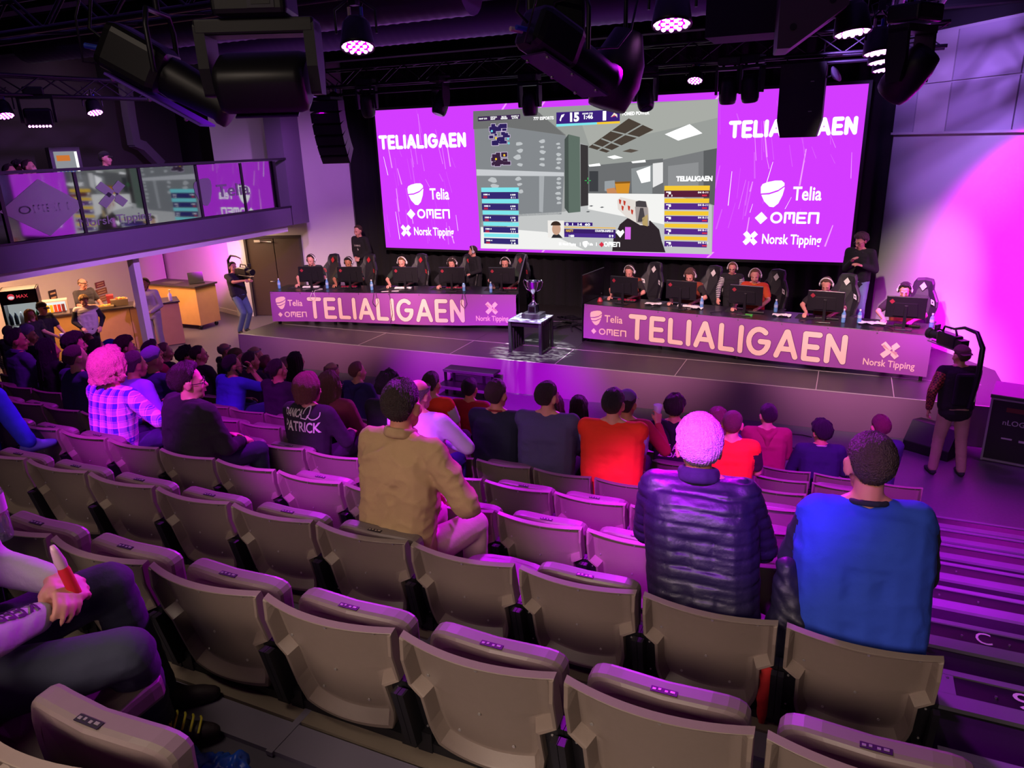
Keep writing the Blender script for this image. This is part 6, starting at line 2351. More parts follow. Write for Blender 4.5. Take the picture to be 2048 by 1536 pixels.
# striped sleeves
sm_ = bpy.data.materials.new('striped sleeve cloth')
sm_.use_nodes = True
nt = sm_.node_tree
tc = nt.nodes.new('ShaderNodeTexCoord')
wv = nt.nodes.new('ShaderNodeTexWave')
wv.inputs['Scale'].default_value = 9
wv.bands_direction = 'Z'
nt.links.new(tc.outputs['Object'], wv.inputs['Vector'])
cr_ = nt.nodes.new('ShaderNodeValToRGB')
cr_.color_ramp.interpolation = 'CONSTANT'
cr_.color_ramp.elements[0].color = (0.012, 0.01, 0.014, 1)
cr_.color_ramp.elements[1].color = (0.6, 0.55, 0.57, 1)
cr_.color_ramp.elements[1].position = 0.55
nt.links.new(wv.outputs['Fac'], cr_.inputs[0])
nt.links.new(cr_.outputs[0], nt.nodes['Principled BSDF'].inputs['Base Color'])
co['top'].data.materials[1] = sm_
p_sr = onY(1728, 463, 15.1)
stand('standing person in glasses and blue jeans at the right end of the stage', (p_sr.x, 15.1, HS), PI - 0.35, s=1.14, hyaw=-22, hpitch=22, hair='mop', hc='4a3238', shirt='15131a', legs='6f86a0', extras=(('glasses',), ('hood',)), sk='rose', rh=(0.05, 0.24, 1.25), lh=(-0.10, 0.20, 1.18), rpole=(0.3, -0.2, -0.9), lpole=(-0.3, -.2, -.9), bulk=1.0)

# bar people
bk_ = onY(158, 556, 11.0)
stand('bald person in glasses and a grey T-shirt looking down behind the bar counter', (bk_.x, 11.0, 0), -1.5, s=0.99, hpitch=22, hair='fringe', hc='6a5a50', shirt='3b3840', sleeve='short', legs='1a1a1e', extras=(('glasses',),), sk='rose', bulk=1.25, rh=(0.14, 0.36, 1.10), lh=(-0.14, 0.36, 1.10))
bo = onY(165, 590, 10.05)
stand('young fair-haired person in an open dark jacket over a white T-shirt', (bo.x, 10.05, 0), PI + 1.0, s=0.92, hpitch=18, hair='mop', hc='b08a50', shirt='d0c4c4', sleevec='1c1a22', legs='1c1a22', sk='rose', bulk=1.12, rh=(0.16, 0.22, 0.98), lh=(-0.22, 0.16, 0.95))
cm_ = onY(75, 605, 9.0)
capm = stand('person in a dark cap and black printed T-shirt holding out a cup by the fridge', (cm_.x, 9.0, 0), PI * 1.5 + 0.25, s=0.96, hpitch=12, hair='short', hc='2a1e1c', shirt='17151b', sleeve='short', legs='1a1a20', extras=(('cap', '2c2624', 0),), sk='rose', rh=(0.16, 0.42, 1.02), lh=(-0.12, 0.38, 0.98), curl=0.8)
bl_ = onY(50, 606, 8.7)
stand('person with long ginger hair in a dark jacket in front of the fridge', (bl_.x, 8.7, 0), PI * 1.5, s=0.92, hair='long', hc='b8803c', shirt='1f1a20', legs='1a1a20', sk='rose')
st_ = onY(6, 640, 7.6)
stj = stand('person in a black jacket with white stripes at the left edge below the fridge', (st_.x, 7.6, 0), 0.4, s=0.92, hair='short', hc='1c1416', shirt='16131a', sleevec='b0a8b0', legs='1a1a20', face=False)
stj['top'].data.materials[1] = sm_
mi_ = onY(290, 549, 11.2)
mic = stand('person in a grey sweatshirt speaking into a black microphone beside the white column', (mi_.x, 11.2, 0), PI + 0.35, s=1.03, hpitch=6, hair='short', hc='5a4030', shirt='a39698', legs='8f8688', sk='rose', rh=(0.06, 0.20, 1.24), rf=(-0.3, 0.3, 0.9), rb=(0.6, 0.6, 0), rpole=(0.7, -0.2, -0.7), lh=(-0.10, 0.22, 0.98), lf=(0.8, 0.5, 0.0), curl=1.0, beard='5a4030')
q = mic['M'] @ (mic['wr'][1] + V((-0.02, 0.07, 0.05)))
t = thing('microphone', 'black hand microphone held by the person in grey beside the white column', 'microphone', q, 0)
m = MB()
m.cyl((0, 0, -0.14), (0, 0, 0.06), 0.014, M_black, 0.02)
m.build('handle', t)
m = MB()
m.ell((0, 0, 0.09), (0.034, 0.034, 0.042), M_blackmatt)
m.build('foam_head', t)
# balcony people
for (px, py), X, lab, hr, hc_, ex in (((200, 305), -13.2, 'person in a dark cap standing behind the balcony glass', 'short', '1c1418', (('cap', '1b1820', 0.0),)), ((10, 330), -13.0, 'person with short dark hair at the left edge of the balcony', 'short', '2a1a20', ()),
                                  ((28, 323), -13.3, 'person with dark hair in the middle of the three on the balcony', 'mop', '1c1418', ()), ((47, 321), -12.9, 'person with short hair, rightmost of the three on the balcony', 'crop', '3a2228', ())):
    p = onX(px, py, X)
    person(lab, (X, p.y, 2.97), -1.1, 'sit', torso=min(1.16, 1 + (p.z - 2.97 - 1.30) / 0.475), sh=0.46, hair=hr, hc=hc_, shirt='1d1a24', legs='17161c', sk='rose', extras=ex, voxel=0.013, face=True)

# ------------------------------------------------------------------ camera operators
def camera_rig(op, name_lab, cam_lab, hand, aim, arm_pts):
    """spring-arm camera support worn on the back and a shoulder camera hanging from it"""
    M = op['M']
    t = thing('camera_support', name_lab, 'camera support', M.to_translation(), M.to_euler().z)
    s_ = M.to_scale()[0]
    m = MB()
    m.rbox((0, -0.17, 1.22), (0.26, 0.07, 0.42), M_blackmatt, 0.03)
    m.build('back_frame', t)
    m = MB()
    m.tube(arm_pts, [0.032] * (len(arm_pts) - 3) + [0.026, 0.02, 0.014], M_black, 10)
    m.build('support_arm', t)
    m = MB()
    m.box((0.10, -0.215, 1.20), (0.02, 0.01, 0.24), M_white)
    m.build('gas_strut', t)
    cpos = V(hand)
    c = thing('video_camera', cam_lab, 'camera', M @ cpos, M.to_euler().z + aim)
    m = MB()
    m.rbox((0, -0.02, 0), (0.13, 0.34, 0.17), M_mon, 0.02)
    m.box((0, -0.24, -0.01), (0.11, 0.12, 0.13), M_black)
    m.build('camera_body', c)
    m = MB()
    m.cyl((0, 0.15, 0), (0, 0.30, 0), 0.05, M_black, 0.055, 16)
    m.cyl((0, 0.30, 0), (0, 0.36, 0), 0.062, M_mon, 0.075, 16)
    m.build('lens', c)
    m = MB()
    m.tube([(0, 0.12, 0.085), (0, 0.10, 0.15), (0, -0.10, 0.16), (0, -0.14, 0.085)], 0.014, M_black)
    m.build('top_handle', c)
    m = MB()
    m.box((-0.10, 0.10, 0.14), (0.10, 0.02, 0.08), M_mon, rot=Rz(0.4))
    m.tube([(-0.03, 0.08, 0.10), (-0.08, 0.10, 0.12)], 0.01, M_black)
    m.build('viewfinder', c)
    m = MB()
    for a in (-0.03, 0.03):
        m.cyl((a, -0.2, -0.10), (a, 0.34, -0.10), 0.008, M_alu)
    m.build('rods', c)
    m = MB()
    m.tube([M.inverted() @ (M @ V(arm_pts[-1])), cpos + V((0, 0, 0.17))], 0.004, M_black, 6)
    m.build('cord', t)


oL = onZ(470, 664, HS)
opl = stand('camera operator in a dark T-shirt and jeans left of the stage', (-13.35, 13.35, 0), -PI / 2 - 0.25, s=1.04, hair='short', hc='1c1416', shirt='2a2630', sleeve='short', legs='56698c', sk='rose', lean=-10, lk=(-0.10, 0.20, 0.52), rk=(0.10, 0.26, 0.53), la=(-0.10, -0.06, 0.09),
            ra=(0.12, 0.02, 0.09), rh=(0.10, 0.42, 1.30), lh=(-0.12, 0.40, 1.28), curl=0.9, bulk=1.1)
camera_rig(opl, 'black spring-arm camera support on the back of the left operator', 'black video camera aimed by the operator in jeans', (0.0, 0.36, 1.50), 0.0,
           [V((0, -0.20, 1.0)), V((0, -0.26, 1.45)), V((0, -0.25, 1.78)), V((0, -0.10, 1.90)), V((0, 0.12, 1.90)), V((0, 0.30, 1.86))])
oR = onZ(1888, 948, 0)
opr = stand('camera operator in a red checked shirt, black vest and tan trousers', (oR.x, oR.y, 0), 0.30, s=1.02, hyaw=14, hpitch=6, hair='short', hc='5a4038', shirt='1a161c', sleevec='8a4038', legs='b08a80', shoes='2a2630', face=False, sk='rose', bulk=1.18, neck=0.9,
            lh=(-0.30, 0.02, 0.88), rh=(0.06, 0.30, 1.20), curl=0.5, extras=(('cap', '6a4a4a', PI),), lk=(-0.12, 0.03, 0.5), rk=(0.13, 0.0, 0.5), la=(-0.15, 0.0, 0.09), ra=(0.17, -0.05, 0.09))
rc = opr['top'].data.materials[1] = bpy.data.materials.new('red checked cloth')
rc.use_nodes = True
nt = rc.node_tree
tc = nt.nodes.new('ShaderNodeTexCoord')
ck = nt.nodes.new('ShaderNodeTexChecker')
ck.inputs['Scale'].default_value = 42
ck.inputs[1].default_value = (*lin('#a84a40'), 1)
ck.inputs[2].default_value = (*lin('#4a1c24'), 1)
nt.links.new(tc.outputs['Object'], ck.inputs['Vector'])
nt.links.new(ck.outputs[0], nt.nodes['Principled BSDF'].inputs['Base Color'])
camera_rig(opr, 'black spring-arm camera support on the back of the right operator', 'black video camera hanging in front of the operator in the checked shirt', (0.0, 0.46, 1.66), 0.25,
           [V((0.06, -0.20, 1.0)), V((0.07, -0.27, 1.45)), V((0.07, -0.26, 1.78)), V((0.05, -0.12, 1.93)), V((0.0, 0.10, 1.94)), V((-0.04, 0.28, 1.88))])

# ================================================================== bar furniture
M_oak = mat('oak veneer', '#c99a5c', 0.5, var=0.12, vscale=5)
M_oak2 = mat('oak veneer pinkish', '#b98a66', 0.5, var=0.1, vscale=5)
M_top = mat('dark counter top', '#3a3036', 0.35)
CA, CB, CC = onZ(95, 632, 1.03), onZ(357, 601, 1.03), onZ(372, 686, 0)
cd_ = (V((CB.x, CB.y, 0)) - V((CA.x, CA.y, 0))).normalized()
cn_ = V((-cd_.y, cd_.x, 0))
if cn_.x > 0:
    cn_ = -cn_
Lc = (V((CB.x, CB.y, 0)) - V((CA.x, CA.y, 0))).length
a0 = V((CB.x, CB.y, 0)) - cd_ * (Lc + 0.5)
t = thing('bar_counter', 'oak bar counter with a dark top under the balcony', 'counter', a0, math.atan2(cd_.y, cd_.x))
L_ = Lc + 0.5
for i in range(3):
    m = MB()
    m.box((L_ * (i + .5) / 3, 0.30, 0.50), (L_ / 3 - 0.01, 0.58, 0.98), M_oak if i < 2 else M_oak2)
    m.build('front_panel', t, bevel=0.003)
m = MB()
m.box((L_ / 2, 0.30, 1.01), (L_ + 0.04, 0.66, 0.04), M_top)
m.build('counter_top', t, bevel=0.004)
BM = Matrix.Translation(a0) @ Matrix.Rotation(math.atan2(cd_.y, cd_.x), 4, 'Z')
BRZ = math.atan2(cd_.y, cd_.x)


def onbar(px, py, z=1.03):
    p = BM.inverted() @ onZ(px, py, z)
    return BM @ V((max(0.1, min(L_ - 0.1, p.x)), max(0.08, min(0.52, p.y)), 1.031))


# lit snack display, baskets, trays
p = onbar(105, 640)
t = thing('snack_display', 'lit countertop case of colourful snack bars', 'display case', p, BRZ)
m = MB()
m.box((0, 0.1, 0.15), (0.62, 0.28, 0.30), mat('display shell', '#b8b0ac', 0.5))
m.build('case_body', t)
m = MB()
m.box((0, -0.045, 0.17), (0.54, 0.01, 0.20), glow('display light', '#dfe6e4', 1.1))
m.build('lit_front', t)
for i, c_ in enumerate(('2c7a3a', '2c7a3a', 'd8b02c', 'd8b02c', 'c8502c', 'b8342c', '6a2c2c')):
    m = MB()
    m.box((0, 0, 0.08), (0.06, 0.02, 0.16), mat('wrap ' + c_, '#' + c_, 0.5))
    o = m.build('snack_bar')
    o.location = p + Rz(BRZ) @ V((-0.22 + i * 0.073, -0.064, 0.06))
    o.rotation_euler.z = BRZ
    tag(o, '%s snack bar, %s from the left in the lit counter case' % (('green', 'green', 'yellow', 'yellow', 'orange', 'red', 'brown')[i], ORD[i]), 'snack', 'snack bars in the lit case')
for (px, py), lab, c_, nm in (((213, 616), 'low tray of yellow wrapped snacks on the bar counter', 'c9a03a', 'snack_tray'), ((240, 610), 'basket of fruit-coloured snacks on the bar counter', 'd89038', 'snack_basket'), ((222, 606), 'red paper bag of sweets on the bar counter', 'a83a48', 'paper_bag')):
    p = onbar(px, py)
    t = thing(nm, lab, 'tray', p, BRZ)
    m = MB()
    w_, h_ = {'snack_tray': (0.30, 0.05), 'snack_basket': (0.34, 0.14), 'paper_bag': (0.14, 0.22)}[nm]
    m.box((0, 0, h_ / 2), (w_, 0.2, h_), mat('tray ' + nm, '#8a7a60' if nm != 'paper_bag' else '#a83a48', 0.5), taper=1.05)
    m.build('shell', t)
    if nm != 'paper_bag':
        m = MB()
        rr = random.Random(px)
        for i in range(14):
            m.ell((rr.uniform(-w_ * .4, w_ * .4), rr.uniform(-.07, .07), h_ + 0.01), (0.035, 0.03, 0.025), mat('snack ' + str(i % 3), ('#d8a83a', '#c8702c', '#e0c860')[i % 3], 0.5), None, 8, 6)
        o = m.build('wrapped_snacks', t)
        o['kind'] = 'stuff'
p = onbar(343, 604)
t = thing('sanitizer_bottle', 'clear pump bottle of hand sanitizer at the end of the bar counter', 'bottle', p, 0)
m = MB()
m.lathe([(0, 0), (0.04, 0), (0.042, 0.02), (0.042, 0.15), (0.015, 0.18), (0.015, 0.2)], (0, 0, 0), mat('cloudy bottle', '#d8d0dc', 0.3), 14)
m.build('bottle_body', t)
m = MB()
m.cyl((0, 0, 0.2), (0, 0, 0.25), 0.006, M_white)
m.box((0.02, 0, 0.255), (0.06, 0.02, 0.015), M_white)
m.build('pump', t)
# signs on the wall behind the bar
def barwall(px, py):
    return onP(px, py, V((-15.9, 6.0, 0)), V((9.95, 2.85, 0)))


wd_ = V((-2.85, 9.95, 0)).normalized()
wn_ = V((9.95, 2.85, 0)).normalized()
for (px, py), w_, h_, c_, lab in (((199, 569), 0.36, 0.15, '7a3a34', 'upper dark red'), ((202, 583), 0.42, 0.16, '8a5a34', 'middle brown'), ((205, 597), 0.44, 0.16, 'a06a3c', 'lower tan'), ((105, 591), 0.24, 0.26, '2a2622', 'small black')):
    c0 = barwall(px, py)
    m = MB()
    m.prism([c0 + wd_ * (sx * w_ / 2) + V((0, 0, sz * h_ / 2)) + wn_ * 0.012 for sx, sz in ((-1, -1), (1, -1), (1, 1), (-1, 1))], wn_ * 0.01, mat('sign ' + c_, '#' + c_, 0.5))
    for k in range(2):
        m.prism([c0 + wd_ * (sx * w_ * .36) + V((0, 0, sz * h_ * .08 + (k - .5) * h_ * .4)) + wn_ * 0.0225 for sx, sz in ((-1, -1), (1, -1), (1, 1), (-1, 1))], wn_ * 0.002, mat('sign print', '#c9a878', 0.5))
    tag(m.build('menu_sign'), lab + ' menu sign on the wall behind the bar', 'sign')

# fridge with drinks
fr0 = onY(36, 576, 9.0)
FX = -14.75
t = thing('drinks_fridge', 'tall black glass-front fridge of soft drinks at the left end of the bar', 'fridge', (FX, 9.05, 0), math.radians(52))
FM = Matrix.Translation((FX, 9.05, 0)) @ Matrix.Rotation(math.radians(52), 4, 'Z')
m = MB()
for b_ in (((0, 0.28, 0.93), (0.62, 0.04, 1.86)), ((-0.30, 0, 0.93), (0.03, 0.58, 1.86)), ((0.30, 0, 0.93), (0.03, 0.58, 1.86)), ((0, 0, 0.06), (0.6, 0.58, 0.12)), ((0, 0, 1.74), (0.6, 0.58, 0.24))):
    m.box(b_[0], b_[1], M_mon)
m.build('cabinet', t)
m = MB()
m.box((0, 0.25, 0.9), (0.56, 0.01, 1.5), glow('fridge light', '#dfe8ea', 0.4))
m.build('back_light', t)
for z in (0.14, 0.48, 0.82, 1.16):
    m = MB()
    m.box((0, 0.0, z), (0.56, 0.44, 0.012), M_alu)
    m.build('shelf', t)
m = MB()
m.box((0, -0.292, 1.74), (0.56, 0.006, 0.18), mat('fridge header', '#1c1418', 0.4))
put2d(m, [oval(-0.12, 1.74, 0.06, 0.06)], lambda a, b: V((a, -0.297, b)), glow('header red', '#d83a48', 0.9))
put2d(m, [oval(-0.12, 1.725, 0.05, 0.03)], lambda a, b: V((a, -0.299, b)), glow('header white', '#e8d8e0', 0.9))
puttext(m, 'MAX', 0.06, 1.71, 0.09, lambda a, b: V((a, -0.298, b)), glow('header red', '#d83a48', 0.9), 0.01, 'CENTER')
m.build('header', t)
m = MB()
for b_ in (((-0.285, -0.29, 0.87), (0.03, 0.02, 1.5)), ((0.285, -0.29, 0.87), (0.03, 0.02, 1.5)), ((0, -0.29, 0.13), (0.6, 0.02, 0.03)), ((0, -0.29, 1.61), (0.6, 0.02, 0.03))):
    m.box(b_[0], b_[1], M_black)
m.build('door_frame', t)
cols_ = ('3a5a9a', '2c3a4a', 'b8c0c8', '3c7a4a', 'c8a83a')
nb_ = 0
for r, z in enumerate((0.147, 0.487, 0.827, 1.167)):
    for c_ in range(6):
        m = MB()
        cc = cols_[(r * 2 + c_ // 2) % 5]
        m.lathe([(0, 0), (0.035, 0), (0.036, 0.02), (0.036, 0.16), (0.015, 0.21), (0.014, 0.24), (0, 0.24)], (0, 0, 0), mat('drink ' + cc, '#' + cc, 0.3), 10)
        o = m.build('drink_bottle')
        o.location = FM @ V((-0.225 + c_ * 0.09, -0.12, z))
        tag(o, '%s drink bottle, %s from the left on the %s shelf of the bar fridge' % ({'3a5a9a': 'blue', '2c3a4a': 'dark', 'b8c0c8': 'pale', '3c7a4a': 'green', 'c8a83a': 'yellow'}[cc], ORD[c_], ('bottom', 'second', 'third', 'top')[r]), 'bottle', 'bottles in the bar fridge')

# rolling counter with laptop
t = thing('rolling_counter', 'oak counter on castors with a dark top in the alcove', 'counter', (-15.5, 13.55, 0))
m = MB()
m.box((0, 0, 0.60), (1.75, 0.66, 0.96), M_oak)
m.build('body', t, bevel=0.004)
m = MB()
m.box((0, 0, 1.10), (1.83, 0.74, 0.04), M_top)
m.build('counter_top', t, bevel=0.004)
for x in (-0.78, 0.78):
    for y in (-0.26, 0.26):
        m = MB()
        m.cyl((x - 0.02, y, 0.05), (x + 0.02, y, 0.05), 0.05, M_black, n=14)
        m.box((x, y, 0.10), (0.05, 0.05, 0.05), M_alu)
        m.build('caster', t)
t = thing('laptop', 'open dark laptop on the rolling counter', 'laptop', (-14.95, 13.6, 1.122), 0.9)
m = MB()
m.box((0, 0, 0.01), (0.36, 0.25, 0.02), M_steel)
m.build('base', t)
m = MB()
m.box((0, 0.16, 0.13), (0.36, 0.012, 0.25), M_steel, rot=Rx(-0.25))
m.build('lid', t)
slab_ = MB()
slab_.box((-15.7, 13.5, 1.124), (0.5, 0.3, 0.006), mat('flat papers', '#5a4a60', 0.6))
tag(slab_.build('paper_stack'), 'flat dark papers on the rolling counter beside the laptop', 'paper')

# balcony fittings: lit fridge, tv, duct pipe
c0 = onX(133, 320, -16.0)
t = thing('bar_cooler', 'small lit drinks cooler at the back of the balcony', 'cooler', (-16.0, c0.y, 2.98), 1.15)
m = MB()
m.box((0, 0.2, 0.75), (0.6, 0.4, 1.5), M_mon)
m.build('cabinet', t)
m = MB()
m.box((0, -0.01, 1.10), (0.46, 0.02, 0.62), glow('cooler light', '#b8bcc4', 0.55))
m.box((0.20, -0.025, 1.10), (0.05, 0.01, 0.6), glow('cooler strip', '#ffffff', 1.2))
m.box((-0.06, -0.025, 1.27), (0.26, 0.01, 0.12), glow('cooler orange', '#e08038', 0.8))
for k in range(5):
    m.box((-0.16 + k * 0.07, -0.025, 0.95), (0.04, 0.01, 0.2), glow('cooler blue', '#5868b8', 0.7))
m.build('lit_front', t)
m = MB()
c0 = onX(462, 290, -16.95)
m.box((-17.0, c0.y, c0.z), (0.06, 1.95, 0.66), mat('tv glass', '#121018', 0.2))
tag(m.build('wall_screen'), 'dark switched-off wall screen at the back of the balcony', 'screen')
m = MB()
pts = [onX(x, y, -16.4) for x, y in ((250, 170), (258, 230), (268, 286), (284, 292), (318, 326))]
for a, b in zip(pts, pts[1:]):
    d = (b - a).normalized()
    m.box((a + b) / 2, (0.22, 0.22, (b - a).length + 0.1), M_fascia, rot=d.to_track_quat('Z', 'X').to_matrix())
tag(m.build('air_duct'), 'grey square air duct bending down behind the balcony', 'duct')

# ================================================================== rigging
M_tr = mat('black truss tube', '#2a2730', 0.4, 0.6)


def truss(name, A, B, w_, h_, lab, step=0.42, r=0.024):
    A, B = V(A), V(B)
    d = (B - A).normalized()
    n = V((-d.y, d.x, 0))
    L = (B - A).length
    t = MB()
    C4 = [n * (sx * w_ / 2) + V((0, 0, sz * h_ / 2)) for sx, sz in ((-1, -1), (1, -1), (1, 1), (-1, 1))]
    for c in C4:
        t.cyl(A + c, B + c, r, M_tr, n=8)
    k = int(L / step)
    for i in range(k):
        for f in range(4):
            a, b = C4[f], C4[(f + 1) % 4]
            if f in (0, 2) and i % 2:
                continue
            p, q = (a, b) if i % 2 == 0 else (b, a)
            t.cyl(A + d * (L * i / k) + p, A + d * (L * (i + 1) / k) + q, r * 0.45, M_tr, n=6)
    return tag(t.build(name), lab, 'truss')


truss('lighting_truss', (-10.2, 12.5, 5.54), (1.0, 12.5, 5.50), 0.36, 0.30, 'long lighting truss running above the front of the stage')
truss('lighting_truss', (-10.5, 4.98, 5.52), (-1.9, 4.98, 5.56), 0.30, 0.34, 'lighting truss crossing above the seats in the upper left corner', r=0.03)
truss('lighting_truss', (-11.0, 5.0, 5.24), (-11.0, 10.4, 5.30), 0.26, 0.26, 'lighting truss hung along the front of the balcony')
truss('lighting_truss', (0.42, 5.6, 5.55), (0.42, 12.2, 5.55), 0.34, 0.34, 'lighting truss running along the aisle on the right', step=0.3)
m = MB()
m.cyl((-10.2, 12.36, 5.24), (0.6, 12.36, 5.24), 0.024, M_tr)
tag(m.build('lighting_bar'), 'thin lighting bar slung below the stage truss', 'bar')
for i, (y, z, x0, x1) in enumerate(((8.4, 6.0, -12, -4.2), (10.8, 6.1, -12, 1.5))):
    m = MB()
    rings = []
    M_duct = mat('grey spiral duct', '#4c4652', 0.5, 0.3)
    n_ = int((x1 - x0) / 0.05)
    for j in range(n_ + 1):
        x = x0 + (x1 - x0) * j / n_
        r_ = 0.30 + (0.008 if j % 3 == 0 else 0)
        rings.append([V((x, y + r_ * math.cos(a), z + r_ * math.sin(a))) for a in np.linspace(0, 2 * PI, 18, endpoint=False)])
    m.rings(rings, M_duct)
    tag(m.build('spiral_duct'), ('ribbed spiral air duct above the left seats', 'ribbed spiral air duct above the middle of the hall')[i], 'duct')

E_led = glow('lamp led', '#ff9cff', 7.0)
E_back = glow('lamp lens magenta', '#c400ff', 2.2)
E_ledv = glow('lamp led violet', '#c060ff', 6.0)
M_house = mat('black lamp housing', '#0f0d13', 0.45)
M_hk = mat('lamp yoke', '#26232c', 0.4, 0.4)
M_plugb = mat('blue plug', '#2f49c8', 0.4)
M_plugw = mat('pale plug', '#d8c8b8', 0.4)


def hang(p, top, mb, r=0.012):
    mb.cyl(V(p), V((p[0], p[1], top)), r, M_hk, n=8)


def par(p, aim, lab, top, R=0.125, led=E_led, n=12):
    """round led wash lamp; p is the lens centre"""
    t = thing('par_lamp', lab, 'lamp', p, 0, 'round wash lamps on the trusses')
    d = (V(aim) - V(p)).normalized()
    m = MB()
    m.lathe([(0.0, -0.20), (R * 0.55, -0.20), (R * 0.8, -0.16), (R * 0.95, -0.04), (R, 0.0), (R, 0.02), (R * 0.93, 0.02), (R * 0.93, 0.0), (0, 0.0)], (0, 0, 0), M_house, 20, axis=d)
    m.build('housing', t)
    x, y, _ = basis(d)
    m = MB()
    pts = [(0, 0)] + [(0.42 * math.cos(a), 0.42 * math.sin(a)) for a in np.linspace(0, 2 * PI, 6, endpoint=False)] + [(0.78 * math.cos(a), 0.78 * math.sin(a)) for a in np.linspace(0, 2 * PI, n, endpoint=False)]
    for a, b in pts:
        c = x * (a * R) + y * (b * R) + d * 0.006
        m.ell(c, (R * 0.13, R * 0.13, R * 0.13), led, None, 8, 5)
    m.lathe([(0.0, 0.0035), (R * 0.92, 0.0035)], (0, 0, 0), E_back, 20, axis=d)
    m.build('led_lens', t)
    m = MB()
    u = V((0, 0, 1))
    sd = d.cross(u)
    sd = sd.normalized() if sd.length > 0.1 else V((1, 0, 0))
    b0 = -d * 0.09
    m.tube([b0 + sd * (R + 0.02), b0 + sd * (R + 0.02) + u * 0.16, b0 + u * 0.26, b0 - sd * (R + 0.02) + u * 0.16, b0 - sd * (R + 0.02)], 0.010, M_hk)
    m.cyl(b0 + u * 0.25, V((b0.x, b0.y, top - p[2])), 0.014, M_hk)
    m.box((b0.x, b0.y, top - p[2] - 0.02), (0.06, 0.06, 0.09), M_hk)
    m.build('yoke', t)
    m = MB()
    for k, mt in ((-1, M_plugb), (1, M_plugw)):
        c = b0 + sd * (0.045 * k) - d * 0.10
        m.cyl(c, c + u * 0.09, 0.013, mt, n=8)
        m.tube([c + u * 0.09, c + u * 0.2 + sd * 0.06 * k, V((b0.x, b0.y, top - p[2])) + sd * 0.05], 0.007, M_black, 6)
    m.build('power_plugs', t)
    return t


par(V((-3.50, 5.05, 5.02)), V((-3.0, 4.2, 2.0)), 'round lamp glowing pink white, hung left of centre over the seats', 5.36, 0.13)
par(V((-1.17, 5.23, 5.0)), V((-1.0, 4.5, 2.0)), 'largest round glowing lamp, right of centre near the top edge', 5.7, 0.13)
p = onY(1390, 160, 12.36)
par(p, V((-2.2, 10.6, 1.6)), 'round glowing lamp on the stage truss right of centre', 5.26, 0.12)
p = onY(668, 206, 12.36)
par(p, V((-8.2, 10.6, 1.0)), 'round glowing lamp beside the curved speaker array', 5.26, 0.12)
for i, (px, py, y) in enumerate(((1705, 62, 6.6), (1757, 102, 8.2), (1762, 121, 9.5), (1768, 137, 10.6))):
    p = onY(px, py, y)
    par(p, p + V((0.5, -0.5, -4)), 'round lamp seen edge-on under the aisle truss, %s from the seats' % ORD[i], 5.40, 0.135)
for (px, py), lab in (((190, 224), 'round lamp under the balcony truss, right of the two'), ((10, 230), 'round lamp under the balcony truss at the left edge')):
    p = onX(px, py, -11.0)
    par(p, p + V((1.6, -0.6, -4)), lab, 5.15, 0.12)
p = onX(82, 256, -10.9)
t = thing('moving_light_bar', 'moving lamp with a row of glowing violet leds under the balcony truss', 'lamp', p, 0.9)
m = MB()
m.rbox((0, 0, 0.14), (0.36, 0.20, 0.26), M_house, 0.04)
m.build('head', t)
m = MB()
for k in range(7):
    m.ell((-0.13 + k * 0.043, -0.09, 0.02), (0.017, 0.017, 0.017), E_led, None, 8, 5)
m.build('led_row', t)
m = MB()
for a in (-1, 1):
    m.box((a * 0.21, 0, 0.24), (0.035, 0.12, 0.34), M_house)
m.box((0, 0, 0.42), (0.46, 0.14, 0.05), M_house)
m.rbox((0, 0, 0.50), (0.26, 0.18, 0.12), M_house, 0.02)
m.build('yoke', t)


def moving_head(p, rz, tilt, lab, s=1.0, top=None):
    """yoke lamp hanging from its base; p is the head centre"""
    t = thing('moving_lamp', lab, 'lamp', p, rz, 'moving lamps on the stage truss')
    m = MB()
    R = Rx(tilt)
    rings = []
    for r_, z in ((0.055, -0.20), (0.10, -0.19), (0.125, -0.10), (0.135, 0.02), (0.13, 0.12), (0.115, 0.17), (0.10, 0.18)):
        rings.append([R @ V((r_ * s * math.cos(a) * 0.95, r_ * s * math.sin(a), -z * s)) for a in np.linspace(0, 2 * PI, 16, endpoint=False)])
    m.rings(rings, M_house, cap=True)
    m.build('head', t)
    m = MB()
    m.lathe([(0.0, 0.185 * s), (0.085 * s, 0.185 * s)], (0, 0, 0), mat('dark lens', '#2a2238', 0.1), 16, axis=R @ V((0, 0, -1)))
    m.build('lens', t)
    m = MB()
    for a in (-1, 1):
        m.prism([V((a * 0.15 * s, y * s, z * s)) for y, z in ((-0.05, -0.05), (0.05, -0.05), (0.075, 0.10), (0.07, 0.30), (-0.07, 0.30), (-0.075, 0.10))], (a * 0.035 * s, 0, 0), M_house)
    m.box((0, 0, 0.30 * s), (0.37 * s, 0.15 * s, 0.05 * s), M_house)
    m.build('yoke', t)
    m = MB()
    m.rbox((0, 0, 0.40 * s), (0.32 * s, 0.24 * s, 0.12 * s), M_house, 0.02)
    m.box((0.05 * s, -0.122 * s, 0.40 * s), (0.10 * s, 0.004, 0.05 * s), M_steel)
    if top:
        for a in (-0.08, 0.08):
            m.cyl((a * s, 0, 0.44 * s), (a * s, 0, top - p[2]), 0.02 * s, M_hk)
    m.build('base', t)
    return t


